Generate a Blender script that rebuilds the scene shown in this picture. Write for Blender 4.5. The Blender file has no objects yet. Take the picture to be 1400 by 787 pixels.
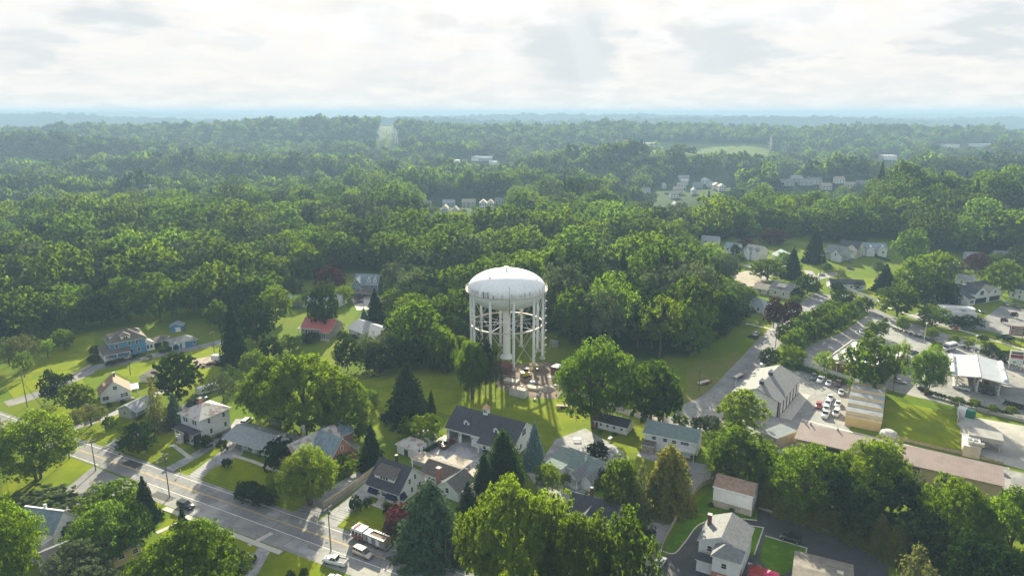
import bpy, bmesh, math, random
import numpy as np
from mathutils import Vector, Matrix
random.seed(7); rng = np.random.default_rng(11)
sc = bpy.context.scene
COL = sc.collection
# ------------------------------------------------------------------ camera
CH = 95.0; FPX = 934.0; PITCH = math.radians(14.44)
cam_d = bpy.data.cameras.new('camera'); cam = bpy.data.objects.new('camera', cam_d); COL.objects.link(cam)
cam.location = (0, 0, CH); cam.rotation_euler = (math.radians(90) - PITCH, 0, 0)
cam_d.sensor_width = 36; cam_d.lens = 36 * FPX / 1400; cam_d.clip_start = 1; cam_d.clip_end = 90000
sc.camera = cam
# ------------------------------------------------------------------ sun, sky, exposure
SUN_EL = math.radians(21); SUN_AZ = math.radians(-1.5)       # azimuth from +Y towards +X
sd = Vector((math.sin(SUN_AZ) * math.cos(SUN_EL), math.cos(SUN_AZ) * math.cos(SUN_EL), math.sin(SUN_EL)))
ld = bpy.data.lights.new('sun', 'SUN'); ld.energy = 5.0; ld.angle = math.radians(0.8); ld.color = (1, .92, .68)
sun = bpy.data.objects.new('sun', ld); COL.objects.link(sun)
sun.rotation_euler = sd.to_track_quat('Z', 'Y').to_euler(); sun.location = (0, 0, 300)
sc.view_settings.view_transform = 'Standard'; sc.view_settings.look = 'None'; sc.view_settings.gamma = 1
sc.view_settings.exposure = 1.74
sc.render.engine = 'CYCLES'
cy = sc.cycles
cy.max_bounces = 5; cy.diffuse_bounces = 2; cy.glossy_bounces = 2; cy.transmission_bounces = 3; cy.transparent_max_bounces = 4
cy.volume_bounces = 0; cy.use_denoising = True; cy.use_adaptive_sampling = True; cy.adaptive_threshold = 0.02
cy.sample_clamp_indirect = 4; cy.caustics_reflective = False; cy.caustics_refractive = False

def nn(nt, typ, **kw):
    n = nt.nodes.new(typ)
    for k, v in kw.items():
        if k.startswith('i_'):
            n.inputs[k[2:].replace('_', ' ')].default_value = v
        else: setattr(n, k, v)
    return n
def math_node(nt, op, a, b=None, c=None, clamp=False):
    n = nt.nodes.new('ShaderNodeMath'); n.operation = op; n.use_clamp = clamp
    for i, s in enumerate((a, b, c)):
        if s is None: continue
        if isinstance(s, (int, float)): n.inputs[i].default_value = s
        else: nt.links.new(s, n.inputs[i])
    return n.outputs[0]
def mixc(nt, fac, a, b, mode='MIX'):
    n = nt.nodes.new('ShaderNodeMix'); n.data_type = 'RGBA'; n.blend_type = mode
    for idx, s in ((0, fac), (6, a), (7, b)):
        if isinstance(s, (int, float)): n.inputs[idx].default_value = s
        elif isinstance(s, tuple): n.inputs[idx].default_value = (*s[:3], 1)
        else: nt.links.new(s, n.inputs[idx])
    return n.outputs[2]
def maprange(nt, v, a, b, c=0., d=1., smooth=True):
    n = nt.nodes.new('ShaderNodeMapRange'); n.interpolation_type = 'SMOOTHSTEP' if smooth else 'LINEAR'
    nt.links.new(v, n.inputs[0])
    for i, x in enumerate((a, b, c, d)): n.inputs[i + 1].default_value = x
    return n.outputs[0]

world = bpy.data.worlds.new('World'); sc.world = world; world.use_nodes = True
def build_world():
    nt = world.node_tree; nt.nodes.clear(); L = nt.links
    out = nt.nodes.new('ShaderNodeOutputWorld'); bg = nt.nodes.new('ShaderNodeBackground')
    sky = nn(nt, 'ShaderNodeTexSky', sky_type='NISHITA', sun_disc=False, sun_elevation=SUN_EL, sun_rotation=SUN_AZ, air_density=1.2, dust_density=2.0, ozone_density=1.0)
    tc = nt.nodes.new('ShaderNodeTexCoord'); g = tc.outputs['Generated']
    sep = nt.nodes.new('ShaderNodeSeparateXYZ'); L.new(g, sep.inputs[0])
    z = sep.outputs[2]
    zz = math_node(nt, 'MAXIMUM', z, 0.0)
    # cloud layer coordinates: view direction cut by a flat layer
    den = math_node(nt, 'ADD', zz, 0.22)
    cx = math_node(nt, 'DIVIDE', sep.outputs[0], den); cyy = math_node(nt, 'DIVIDE', sep.outputs[1], den)
    comb = nt.nodes.new('ShaderNodeCombineXYZ'); L.new(cx, comb.inputs[0]); L.new(cyy, comb.inputs[1])
    n1 = nn(nt, 'ShaderNodeTexNoise', i_Scale=1.6, i_Detail=8.0, i_Roughness=.55, i_Distortion=.35); L.new(comb.outputs[0], n1.inputs['Vector'])
    n2 = nn(nt, 'ShaderNodeTexNoise', i_Scale=4.2, i_Detail=7.0, i_Roughness=.55); L.new(comb.outputs[0], n2.inputs['Vector'])
    # glow round the hidden sun
    dot = nt.nodes.new('ShaderNodeVectorMath'); dot.operation = 'DOT_PRODUCT'; L.new(g, dot.inputs[0]); dot.inputs[1].default_value = sd
    glow = maprange(nt, dot.outputs['Value'], .45, 1.02)
    # hazy white veil, greying into blue-grey cloud bellies
    veil = mixc(nt, glow, (.72, .75, .77), (.97, .97, .96))
    low = maprange(nt, z, 0.0, .16)
    veil = mixc(nt, low, (.80, .80, .785), veil)
    warm = maprange(nt, n2.outputs[0], .40, .62)
    veil = mixc(nt, warm, veil, (.90, .88, .84))
    m = maprange(nt, n1.outputs[0], .53, .70)
    m = math_node(nt, 'MULTIPLY', m, maprange(nt, z, .05, .16))
    veil = mixc(nt, math_node(nt, 'MULTIPLY', m, .75), veil, (.64, .69, .72))
    # single cloud bellies where they hang in the photograph
    nx = math_node(nt, 'SUBTRACT', n2.outputs[0], .5); nx1 = math_node(nt, 'SUBTRACT', n1.outputs[0], .5)
    az = math_node(nt, 'ARCTAN2', sep.outputs[0], sep.outputs[1]); el = math_node(nt, 'ARCSINE', z)
    fa, fb, fe = None, None, None
    for (px, py, rx, ry, k) in ((778, 66, 75, 52, .8), (985, 72, 68, 42, .72), (165, 24, 70, 22, .8), (25, 66, 50, 16, .55), (1335, 42, 48, 16, .75), (1115, 75, 28, 8, .45),
                                (515, 30, 46, 26, .25), (650, 38, 60, 14, .35), (300, 60, 55, 10, .25), (1090, 10, 60, 10, .3), (525, 100, 60, 22, .3), (1240, 120, 80, 8, .18), (620, 95, 40, 12, .25)):
        u = (px - 700) / FPX; v = (py - 393.5) / FPX
        d = Vector((u, math.cos(PITCH) - math.sin(PITCH) * v, -(math.sin(PITCH) + math.cos(PITCH) * v))).normalized()
        a0 = math.atan2(d.x, d.y); e0 = math.asin(d.z)
        da = math_node(nt, 'ADD', math_node(nt, 'SUBTRACT', az, a0), math_node(nt, 'MULTIPLY', nx, .25))
        de = math_node(nt, 'ADD', math_node(nt, 'SUBTRACT', el, e0), math_node(nt, 'MULTIPLY', nx1, .16))
        a = math_node(nt, 'DIVIDE', da, rx / FPX); b = math_node(nt, 'DIVIDE', de, ry / FPX)
        r = math_node(nt, 'SQRT', math_node(nt, 'ADD', math_node(nt, 'POWER', math_node(nt, 'ABSOLUTE', a), 2.0), math_node(nt, 'POWER', math_node(nt, 'ABSOLUTE', b), 2.0)))
        w = math_node(nt, 'MULTIPLY', maprange(nt, r, 1.35, .35), k)
        veil = mixc(nt, w, veil, (.63, .69, .725))
    # faint rays fanning down from the hidden sun
    sx = sd.cross(Vector((0, 0, 1))).normalized(); sy = sx.cross(sd)
    def dotv(v):
        q = nt.nodes.new('ShaderNodeVectorMath'); q.operation = 'DOT_PRODUCT'; L.new(g, q.inputs[0]); q.inputs[1].default_value = v; return q.outputs['Value']
    ra = math_node(nt, 'ARCTAN2', dotv(sx), dotv(sy)); rn = nn(nt, 'ShaderNodeTexNoise', noise_dimensions='1D', i_Scale=5.0, i_Detail=4., i_Roughness=.6); L.new(ra, rn.inputs['W'])
    rw = math_node(nt, 'MULTIPLY', maprange(nt, rn.outputs[0], .45, .7), maprange(nt, dot.outputs['Value'], .80, .97, 0., .16))
    veil = mixc(nt, rw, veil, (1.0, 1.0, .98))
    # the veil thins overhead and behind, where the blue sky shows between clouds
    skyc = nt.nodes.new('ShaderNodeVectorMath'); skyc.operation = 'SCALE'; L.new(sky.outputs[0], skyc.inputs[0]); skyc.inputs['Scale'].default_value = .28
    up = maprange(nt, z, .35, .9, 0., .35)
    back = maprange(nt, dot.outputs['Value'], .4, -.4, 0., .3)
    thin = math_node(nt, 'MAXIMUM', up, back)
    col = mixc(nt, thin, veil, skyc.outputs[0])
    L.new(col, bg.inputs[0]); bg.inputs[1].default_value = .335
    L.new(bg.outputs[0], out.inputs[0])
build_world()
# ------------------------------------------------------------------ picking points on the ground
SP, CP = math.sin(PITCH), math.cos(PITCH)
def sstep(a, b, x):
    t = np.clip((np.asarray(x, float) - a) / (b - a), 0, 1); return t * t * (3 - 2 * t)
_hr = np.random.default_rng(5)
_wav = [(_hr.uniform(-1, 1), _hr.uniform(-1, 1), _hr.uniform(0, 6.28)) for _ in range(26)]
def fbm(x, y, s):
    v = 0.
    for i, (a, b, c) in enumerate(_wav):
        k = 1.0 * (1.16 ** (i % 13)) / s
        v = v + np.sin((a * x + b * y) * k * 3.2 + c) / (1.16 ** (i % 13))
    return v / 9.
HILLS = [ # x, y, height, half width x, half width y
    (400, 600, 28, 150, 100), (560, 960, 38, 330, 55), (260, 1230, 50, 200, 85), (-950, 2080, 36, 900, 190), (-420, 2150, 24, 420, 170), (420, 2300, 34, 600, 170),
    (1150, 2050, 30, 700, 190), (-1050, 1480, 46, 380, 80), (-480, 1180, 30, 300, 70), (-640, 860, 24, 220, 55), (-120, 900, 20, 200, 50), (-250, 1620, 34, 300, 80), (1000, 1450, 36, 320, 80),
    (-2300, 2900, 46, 900, 300), (2300, 3000, 40, 900, 300), (-900, 4200, 78, 1300, 260), (1700, 4500, 82, 1500, 260), (-3300, 4800, 92, 1500, 300), (4200, 5000, 84, 1500, 300), (300, 6000, 88, 2200, 320), (3500, 6400, 52, 2500, 400), (-4500, 6500, 60, 2500, 500),
    (1600, 8200, 76, 2500, 500), (-5200, 8300, 100, 3600, 500), (6500, 8200, 78, 3000, 600), (-7500, 12500, 130, 4500, 1000), (-1500, 13500, 112, 3000, 1000), (3600, 12200, 132, 3200, 900), (11000, 13500, 110, 5000, 1300), (0, 17500, 120, 22000, 1800)]
def hgt(x, y):
    x = np.asarray(x, float); y = np.asarray(y, float)
    r = np.hypot(x, y)
    h = 0.
    for (a, b, c, d, e) in HILLS:
        h = h + c * np.exp(-((x - a) / d) ** 2 - ((y - b) / e) ** 2)
    h = h + fbm(x, y * 1.6, 190.) * 14 * sstep(520, 1100, r) + fbm(x, y * 2.0, 640.) * 10 * sstep(1000, 2000, r) - 24 * sstep(650, 900, r) * (1 - sstep(1650, 2050, r)) - 42 * sstep(2350, 3300, r) * (1 - sstep(7000, 10000, r)) + fbm(x + 900, y * 1.5, 1300.) * 16 * sstep(3500, 6000, r)
    h = np.minimum(h, 107.)
    return h * sstep(400, 600, r) * sstep(-200, 300, y)
def G(px, py, z=None):
    u = (px - 700) / FPX; v = (py - 393.5) / FPX
    rz = -(SP + CP * v); ry = CP - SP * v
    if z is not None:
        t = (z - CH) / rz; return Vector((u * t, ry * t, z))
    t = -CH / rz if rz < -1e-4 else 9e4
    if t * ry < 380: return Vector((u * t, ry * t, 0.))
    lo = 300.
    s = lo
    while s < 20000:
        if CH + rz * s < float(hgt(u * s, ry * s)): break
        s *= 1.012
    return Vector((u * s, ry * s, float(hgt(u * s, ry * s))))
def topz(p, py):
    """height of the point above ground point p that shows at image row py"""
    v = (py - 393.5) / FPX
    rz = -(SP + CP * v); ry = CP - SP * v
    return CH + rz / ry * p.y
def depth(p): return p.y * CP + (CH - p.z) * SP
def to_px(x, y, z):
    d = y * CP + (CH - z) * SP
    return 700 + FPX * x / d, 393.5 + FPX * (-(z - CH) * CP - y * SP + 0) / d if False else 393.5 - FPX * ((z - CH) * CP + y * SP) / d
# ------------------------------------------------------------------ materials
MATS = {}
def mat(name, col, rough=.8, col2=None, scale=1.5, detail=4., metal=0., bump=0., coord='Object', spec=.3, bands=None, lo=.4, hi=.65):
    if name in MATS: return MATS[name]
    m = bpy.data.materials.new(name); m.use_nodes = True; nt = m.node_tree
    b = nt.nodes['Principled BSDF']; b.inputs['Roughness'].default_value = rough; b.inputs['Metallic'].default_value = metal
    b.inputs['Specular IOR Level'].default_value = spec
    c2 = col2 or tuple(x * .72 for x in col)
    tc = nt.nodes.new('ShaderNodeTexCoord')
    n = nn(nt, 'ShaderNodeTexNoise', i_Scale=scale, i_Detail=detail, i_Roughness=.6); nt.links.new(tc.outputs[coord], n.inputs['Vector'])
    f = maprange(nt, n.outputs[0], lo, hi)
    c = mixc(nt, f, col, c2)
    n3 = nn(nt, 'ShaderNodeTexNoise', i_Scale=scale * 9, i_Detail=3.); nt.links.new(tc.outputs[coord], n3.inputs['Vector'])
    c = mixc(nt, maprange(nt, n3.outputs[0], .3, .7, 0., .28), c, tuple(x * .6 for x in col))
    if bands:   # (axis, period m, strength)
        sp = nt.nodes.new('ShaderNodeSeparateXYZ'); nt.links.new(tc.outputs[coord], sp.inputs[0])
        fr = math_node(nt, 'FRACT', math_node(nt, 'MULTIPLY', sp.outputs[bands[0]], 1. / bands[1]))
        w = maprange(nt, fr, .78, .95, 0., bands[2])
        c = mixc(nt, w, c, tuple(x * .45 for x in col))
    nt.links.new(c, b.inputs['Base Color'])
    if bump:
        bp = nn(nt, 'ShaderNodeBump', i_Strength=bump, i_Distance=.08); nt.links.new(n3.outputs[0], bp.inputs['Height']); nt.links.new(bp.outputs[0], b.inputs['Normal'])
    MATS[name] = m; return m
def glass_mat(name='window_glass', col=(.02, .025, .03)):
    if name in MATS: return MATS[name]
    m = bpy.data.materials.new(name); m.use_nodes = True; b = m.node_tree.nodes['Principled BSDF']
    b.inputs['Base Color'].default_value = (*col, 1); b.inputs['Roughness'].default_value = .08; b.inputs['Specular IOR Level'].default_value = .6
    MATS[name] = m; return m
def paint_mat(name, col, rough=.28, metal=0.):
    if name in MATS: return MATS[name]
    m = mat(name, col, rough=rough, col2=tuple(x * .9 for x in col), metal=metal, spec=.5); m.node_tree.nodes['Principled BSDF'].inputs['Coat Weight'].default_value = .5
    return m
def leaf_mat(name, dark, light, trans, tfac=.45, var=.35):
    m = bpy.data.materials.new(name); m.use_nodes = True; nt = m.node_tree; nt.nodes.clear(); L = nt.links
    out = nt.nodes.new('ShaderNodeOutputMaterial')
    oi = nt.nodes.new('ShaderNodeObjectInfo'); geo = nt.nodes.new('ShaderNodeNewGeometry'); tc = nt.nodes.new('ShaderNodeTexCoord')
    n = nn(nt, 'ShaderNodeTexNoise', i_Scale=5.0, i_Detail=2.); L.new(tc.outputs['Object'], n.inputs['Vector'])
    f = math_node(nt, 'ADD', math_node(nt, 'MULTIPLY', oi.outputs['Random'], .45), math_node(nt, 'MULTIPLY', geo.outputs['Random Per Island'], .22))
    f = math_node(nt, 'ADD', f, math_node(nt, 'MULTIPLY', n.outputs[0], .3), clamp=True)
    c = mixc(nt, f, dark, light)
    # a second random number per tree shifts hue between yellow-green and blue-green
    r2 = math_node(nt, 'FRACT', math_node(nt, 'MULTIPLY', oi.outputs['Random'], 17.31))
    hs = nt.nodes.new('ShaderNodeHueSaturation'); L.new(c, hs.inputs['Color'])
    L.new(maprange(nt, r2, 0., 1., .5 - .016 * var / .35, .5 + .014 * var / .35, smooth=False), hs.inputs['Hue'])
    r3 = math_node(nt, 'FRACT', math_node(nt, 'MULTIPLY', oi.outputs['Random'], 91.7))
    L.new(maprange(nt, r3, 0., 1., 1 - var, 1 + var, smooth=False), hs.inputs['Value'])
    L.new(maprange(nt, r2, 0., 1., 1.05, .88, smooth=False), hs.inputs['Saturation'])
    df = nt.nodes.new('ShaderNodeBsdfDiffuse'); L.new(hs.outputs[0], df.inputs['Color'])
    tr = nt.nodes.new('ShaderNodeBsdfTranslucent')
    k = nt.nodes.new('ShaderNodeMix'); k.data_type = 'RGBA'; k.blend_type = 'MULTIPLY'; k.inputs[0].default_value = 1
    L.new(hs.outputs[0], k.inputs[6]); k.inputs[7].default_value = (*trans, 1)
    L.new(k.outputs[2], tr.inputs[0])
    mx = nt.nodes.new('ShaderNodeMixShader'); mx.inputs[0].default_value = tfac
    L.new(df.outputs[0], mx.inputs[1]); L.new(tr.outputs[0], mx.inputs[2]); L.new(mx.outputs[0], out.inputs[0])
    MATS[name] = m; return m
# ------------------------------------------------------------------ object helpers
def tag(o, label=None, cat=None, group=None, kind=None):
    if label: o['label'] = label
    if cat: o['category'] = cat
    if group: o['group'] = group
    if kind: o['kind'] = kind
    return o
def empty(name, loc, rz=0., label=None, cat=None, group=None):
    o = bpy.data.objects.new(name, None); COL.objects.link(o); o.location = loc; o.rotation_euler = (0, 0, rz)
    return tag(o, label, cat, group)
def add_obj(name, me, parent=None, loc=None):
    o = bpy.data.objects.new(name, me); COL.objects.link(o)
    if parent: o.parent = parent
    if loc: o.location = loc
    return o
def copy_tree(o, parent=None):
    c = o.copy(); COL.objects.link(c)
    if parent: c.parent = parent
    for ch in o.children: copy_tree(ch, c)
    return c
class MB:
    def __init__(s): s.v = []; s.f = []; s.m = []; s.cur = 0; s.M = None
    def add(s, vs, fs):
        n = len(s.v)
        for p in vs:
            if s.M is not None:
                q = s.M @ Vector(p); s.v.append((q.x, q.y, q.z))
            else: s.v.append(tuple(p))
        for f in fs: s.f.append(tuple(i + n for i in f)); s.m.append(s.cur)
        return s
    def mat(s, i): s.cur = i; return s
    def box(s, x0, x1, y0, y1, z0, z1):
        return s.add([(x0, y0, z0), (x1, y0, z0), (x1, y1, z0), (x0, y1, z0), (x0, y0, z1), (x1, y0, z1), (x1, y1, z1), (x0, y1, z1)],
                     [(0, 3, 2, 1), (4, 5, 6, 7), (0, 1, 5, 4), (1, 2, 6, 5), (2, 3, 7, 6), (3, 0, 4, 7)])
    def cbox(s, c, d): return s.box(c[0] - d[0] / 2, c[0] + d[0] / 2, c[1] - d[1] / 2, c[1] + d[1] / 2, c[2] - d[2] / 2, c[2] + d[2] / 2)
    def tube(s, a, b, r0, r1=None, n=8, cap=True):
        a = Vector(a); b = Vector(b); r1 = r0 if r1 is None else r1
        d = (b - a).normalized(); x = d.orthogonal().normalized(); y = d.cross(x)
        vs = []
        for p, r in ((a, r0), (b, r1)):
            for i in range(n):
                t = 2 * math.pi * i / n; vs.append(p + x * (r * math.cos(t)) + y * (r * math.sin(t)))
        fs = [(i, (i + 1) % n, n + (i + 1) % n, n + i) for i in range(n)]
        if cap: fs += [tuple(range(n - 1, -1, -1)), tuple(range(n, 2 * n))]
        return s.add(vs, fs)
    def lathe(s, prof, n=48, c=(0, 0)):
        vs = [(c[0] + r * math.cos(2 * math.pi * i / n), c[1] + r * math.sin(2 * math.pi * i / n), z) for (r, z) in prof for i in range(n)]
        fs = [(k * n + i, k * n + (i + 1) % n, (k + 1) * n + (i + 1) % n, (k + 1) * n + i) for k in range(len(prof) - 1) for i in range(n)]
        return s.add(vs, fs)
    def prism(s, poly, z0, z1):
        n = len(poly)
        return s.add([(x, y, z0) for x, y in poly] + [(x, y, z1) for x, y in poly],
                     [tuple(range(n - 1, -1, -1)), tuple(range(n, 2 * n))] + [(i, (i + 1) % n, n + (i + 1) % n, n + i) for i in range(n)])
    def xprism(s, poly, x0, x1):
        """poly in (y,z) extruded along x"""
        n = len(poly)
        return s.add([(x0, y, z) for y, z in poly] + [(x1, y, z) for y, z in poly],
                     [tuple(range(n - 1, -1, -1)), tuple(range(n, 2 * n))] + [(i, (i + 1) % n, n + (i + 1) % n, n + i) for i in range(n)])
    def slab(s, quad, t):
        """thick sheet: quad of 3-D points, thickened downwards by t"""
        n = len(quad)
        return s.add([tuple(q) for q in quad] + [(q[0], q[1], q[2] - t) for q in quad],
                     [tuple(range(n)), tuple(range(2 * n - 1, n - 1, -1))] + [(i, n + i, n + (i + 1) % n, (i + 1) % n) for i in range(n)])
    def mesh(s, name, mats, fix=True):
        me = bpy.data.meshes.new(name); me.from_pydata(s.v, [], s.f)
        if not isinstance(mats, (list, tuple)): mats = [mats]
        for m in mats: me.materials.append(m)
        if len(mats) > 1: me.polygons.foreach_set('material_index', s.m)
        if fix:
            bm = bmesh.new(); bm.from_mesh(me); bmesh.ops.recalc_face_normals(bm, faces=bm.faces); bm.to_mesh(me); bm.free()
        me.update(); return me
    def build(s, name, mats, parent=None, smooth=False, bevel=0, loc=None):
        me = s.mesh(name, mats)
        if smooth:
            for p in me.polygons: p.use_smooth = True
        o = add_obj(name, me, parent, loc)
        if bevel:
            b = o.modifiers.new('bevel', 'BEVEL'); b.width = bevel; b.segments = 2; b.limit_method = 'ANGLE'
        return o
def poly_sheet(name, pts, z, m, parent=None, kind='structure'):
    """flat sheet on the ground: pts world (x,y)"""
    bm = bmesh.new(); vs = [bm.verts.new((p[0], p[1], z)) for p in pts]
    f = bm.faces.new(vs); f.normal_update()
    if f.normal.z < 0: f.normal_flip()
    bmesh.ops.triangulate(bm, faces=[f]); me = bpy.data.meshes.new(name); bm.to_mesh(me); bm.free(); me.materials.append(m)
    o = add_obj(name, me, parent)
    if kind and not parent: o['kind'] = kind
    return o
def gp(pts): return [tuple(G(*p, 0)[:2]) for p in pts]
def offset_line(pts, d):
    P = [Vector((p[0], p[1])) for p in pts]; out = []
    for i, p in enumerate(P):
        a = (P[i] - P[i - 1]).normalized() if i else (P[1] - P[0]).normalized()
        b = (P[i + 1] - P[i]).normalized() if i < len(P) - 1 else a
        t = (a + b).normalized(); n = Vector((-t.y, t.x)); k = 1 / max(.5, n.dot(Vector((-a.y, a.x))))
        out.append(tuple(p + n * d * k))
    return out
def smooth_line(pts, n=6):
    P = [Vector((p[0], p[1])) for p in pts]
    if len(P) < 3: return [tuple(p) for p in P]
    out = []
    for i in range(len(P) - 1):
        p0 = P[max(i - 1, 0)]; p1 = P[i]; p2 = P[i + 1]; p3 = P[min(i + 2, len(P) - 1)]
        for k in range(n):
            t = k / n
            out.append(tuple(.5 * ((2 * p1) + (p2 - p0) * t + (2 * p0 - 5 * p1 + 4 * p2 - p3) * t * t + (3 * p1 - p0 - 3 * p2 + p3) * t ** 3)))
    out.append(tuple(P[-1])); return out
def strip(name, line, w, z, m, h=0., kind='structure', d0=0., parent=None):
    a = offset_line(line, d0 + w / 2); b = offset_line(line, d0 - w / 2)
    mb = MB(); n = len(line)
    vs = [(*p, z) for p in a] + [(*p, z) for p in b]
    mb.add(vs, [(i, n + i, n + i + 1, i + 1) for i in range(n - 1)])
    if h:
        mb.add([(*p, z) for p in a] + [(*p, z - h) for p in a], [(i, i + 1, n + i + 1, n + i) for i in range(n - 1)])
        mb.add([(*p, z) for p in b] + [(*p, z - h) for p in b], [(i, n + i, n + i + 1, i + 1) for i in range(n - 1)])
    me = mb.mesh(name, m, fix=False)
    if me.polygons[0].normal.z < 0: me.flip_normals()
    o = add_obj(name, me, parent)
    if kind and not parent: o['kind'] = kind
    return o
# ------------------------------------------------------------------ ground
def inpoly(px, py, poly):
    px = np.asarray(px); py = np.asarray(py); r = np.zeros(px.shape, bool); n = len(poly); j = n - 1
    for i in range(n):
        xi, yi = poly[i]; xj, yj = poly[j]
        c = ((yi > py) != (yj > py)) & (px < (xj - xi) * (py - yi) / ((yj - yi) or 1e-9) + xi)
        r ^= c; j = i
    return r
CLEAR = [(-60, 478), (0, 470), (45, 455), (95, 444), (140, 430), (200, 423), (235, 418), (300, 412), (330, 398), (385, 383), (420, 384), (470, 372), (530, 372), (560, 398), (600, 428), (650, 448), (690, 452), (760, 455), (800, 480),
         (850, 488), (930, 490), (975, 470), (1015, 440), (985, 425), (992, 395), (935, 352), (945, 330), (1005, 326), (1060, 329), (1100, 322), (1130, 330), (1230, 331), (1262, 347), (1400, 350), (1480, 352), (1480, 900), (-60, 900)]
# small far clearings: polygon, tree height factor inside (0 = no trees)
FARCLEAR = [([(570, 293), (578, 270), (690, 268), (700, 283), (698, 300), (640, 306), (588, 304)], 0.),
            ([(842, 258), (880, 266), (905, 250), (990, 236), (1008, 248), (1018, 262), (985, 278), (925, 288), (880, 280), (842, 274)], .0),
            ([(1050, 262), (1060, 246), (1180, 246), (1200, 262), (1160, 272), (1070, 276)], 0.),
            ([(600, 233), (608, 216), (690, 216), (700, 230)], 0.), ([(836, 203), (840, 194), (1048, 196), (1062, 212), (1030, 219), (980, 218), (890, 211)], 0.),
            ([(512, 210), (517, 170), (540, 170), (552, 210)], 0.), ([(1195, 228), (1195, 214), (1235, 214), (1235, 228)], 0.), ([(1270, 206), (1275, 197), (1360, 197), (1360, 208)], .0),
            ([(45, 276), (48, 268), (70, 268), (68, 276)], 0.), ([(880, 300), (890, 278), (912, 278), (915, 300)], 0.)]
def build_ground():
    ang = np.concatenate([np.linspace(-180, -52, 24, endpoint=False), np.linspace(-52, 52, 320, endpoint=False), np.linspace(52, 180, 24, endpoint=False)])
    ang = np.radians(ang); rad = [6.]
    while rad[-1] < 23000: rad.append(rad[-1] * (1.028 if rad[-1] < 6000 else 1.022))
    rad = np.array(rad); na, nr = len(ang), len(rad)
    A, R = np.meshgrid(ang, rad); X = np.sin(A) * R; Y = np.cos(A) * R; Z = hgt(X, Y)
    V = np.stack([X.ravel(), Y.ravel(), Z.ravel()], 1); V = np.vstack([V, [[0, 0, 0]]])
    F = []
    for i in range(nr - 1):
        for j in range(na):
            k = (j + 1) % na; F.append((i * na + j, i * na + k, (i + 1) * na + k, (i + 1) * na + j))
    c = len(V) - 1
    for j in range(na): F.append((c, (j + 1) % na, j))
    me = bpy.data.meshes.new('ground'); me.from_pydata(V.tolist(), [], F); me.update()
    if me.polygons[0].normal.z < 0: me.flip_normals()
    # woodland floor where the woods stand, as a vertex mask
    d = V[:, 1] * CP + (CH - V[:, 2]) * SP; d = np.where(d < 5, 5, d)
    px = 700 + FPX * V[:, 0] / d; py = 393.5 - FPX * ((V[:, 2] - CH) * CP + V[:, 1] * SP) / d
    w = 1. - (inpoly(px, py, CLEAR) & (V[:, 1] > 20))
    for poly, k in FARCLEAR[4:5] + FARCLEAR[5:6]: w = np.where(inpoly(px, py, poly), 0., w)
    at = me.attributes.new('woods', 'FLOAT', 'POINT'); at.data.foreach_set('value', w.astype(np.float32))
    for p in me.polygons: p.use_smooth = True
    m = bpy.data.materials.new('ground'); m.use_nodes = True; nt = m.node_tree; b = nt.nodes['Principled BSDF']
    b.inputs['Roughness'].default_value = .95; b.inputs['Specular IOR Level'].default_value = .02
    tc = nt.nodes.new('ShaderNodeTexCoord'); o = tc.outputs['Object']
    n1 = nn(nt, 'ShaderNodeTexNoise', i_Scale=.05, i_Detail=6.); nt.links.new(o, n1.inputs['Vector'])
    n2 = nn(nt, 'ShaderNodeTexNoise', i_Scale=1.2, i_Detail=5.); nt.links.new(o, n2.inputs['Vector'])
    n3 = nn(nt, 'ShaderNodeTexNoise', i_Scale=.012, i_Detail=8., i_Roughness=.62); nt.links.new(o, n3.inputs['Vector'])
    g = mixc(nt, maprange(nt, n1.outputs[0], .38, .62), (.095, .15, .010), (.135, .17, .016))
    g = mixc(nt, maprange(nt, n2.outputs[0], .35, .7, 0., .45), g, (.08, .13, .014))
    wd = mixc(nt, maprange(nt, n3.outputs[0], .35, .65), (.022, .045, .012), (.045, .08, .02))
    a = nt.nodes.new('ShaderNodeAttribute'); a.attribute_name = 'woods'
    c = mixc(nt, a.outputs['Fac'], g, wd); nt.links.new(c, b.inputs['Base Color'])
    bp = nn(nt, 'ShaderNodeBump', i_Strength=.5, i_Distance=.15); nt.links.new(n2.outputs[0], bp.inputs['Height']); nt.links.new(bp.outputs[0], b.inputs['Normal'])
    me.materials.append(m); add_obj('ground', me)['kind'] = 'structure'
build_ground()
M_asph = mat('asphalt', (.17, .17, .178), .85, (.235, .23, .225), scale=.12, detail=7, bump=.2, spec=.35)
M_asph2 = mat('worn_asphalt', (.26, .255, .245), .85, (.18, .18, .182), scale=.16, detail=8, bump=.2, spec=.35)
M_asphd = mat('dark_asphalt', (.045, .047, .052), .8, (.06, .062, .066), scale=.2, detail=7, bump=.2, spec=.4)
M_drive = mat('driveway', (.33, .33, .335), .9, (.19, .19, .19), scale=.25, detail=6, bump=.2)
M_conc = mat('concrete', (.52, .49, .43), .9, (.42, .39, .34), scale=.5, detail=6, bump=.1)
M_gravel = mat('gravel', (.36, .31, .25), .95, (.25, .22, .18), scale=.4, detail=8, bump=.4)
M_dirt = mat('bare_dirt', (.20, .145, .105), .95, (.14, .105, .08), scale=.3, detail=8, bump=.5)
M_lawn = mat('mown_lawn', (.19, .225, .008), .95, (.12, .175, .008), scale=.10, detail=7, bump=.3, spec=.03)
M_lawn2 = mat('rough_lawn', (.13, .155, .03), .95, (.17, .15, .05), scale=.10, detail=7, bump=.3, spec=.03)
M_lawn3 = mat('green_lawn', (.075, .155, .008), .95, (.055, .12, .007), scale=.12, detail=7, bump=.3, spec=.03)
M_mulch = mat('mulch', (.11, .06, .04), .95, scale=.8, bump=.4)
M_wline = mat('white_line', (.75, .74, .70), .8, (.55, .54, .5), scale=.6)
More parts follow.
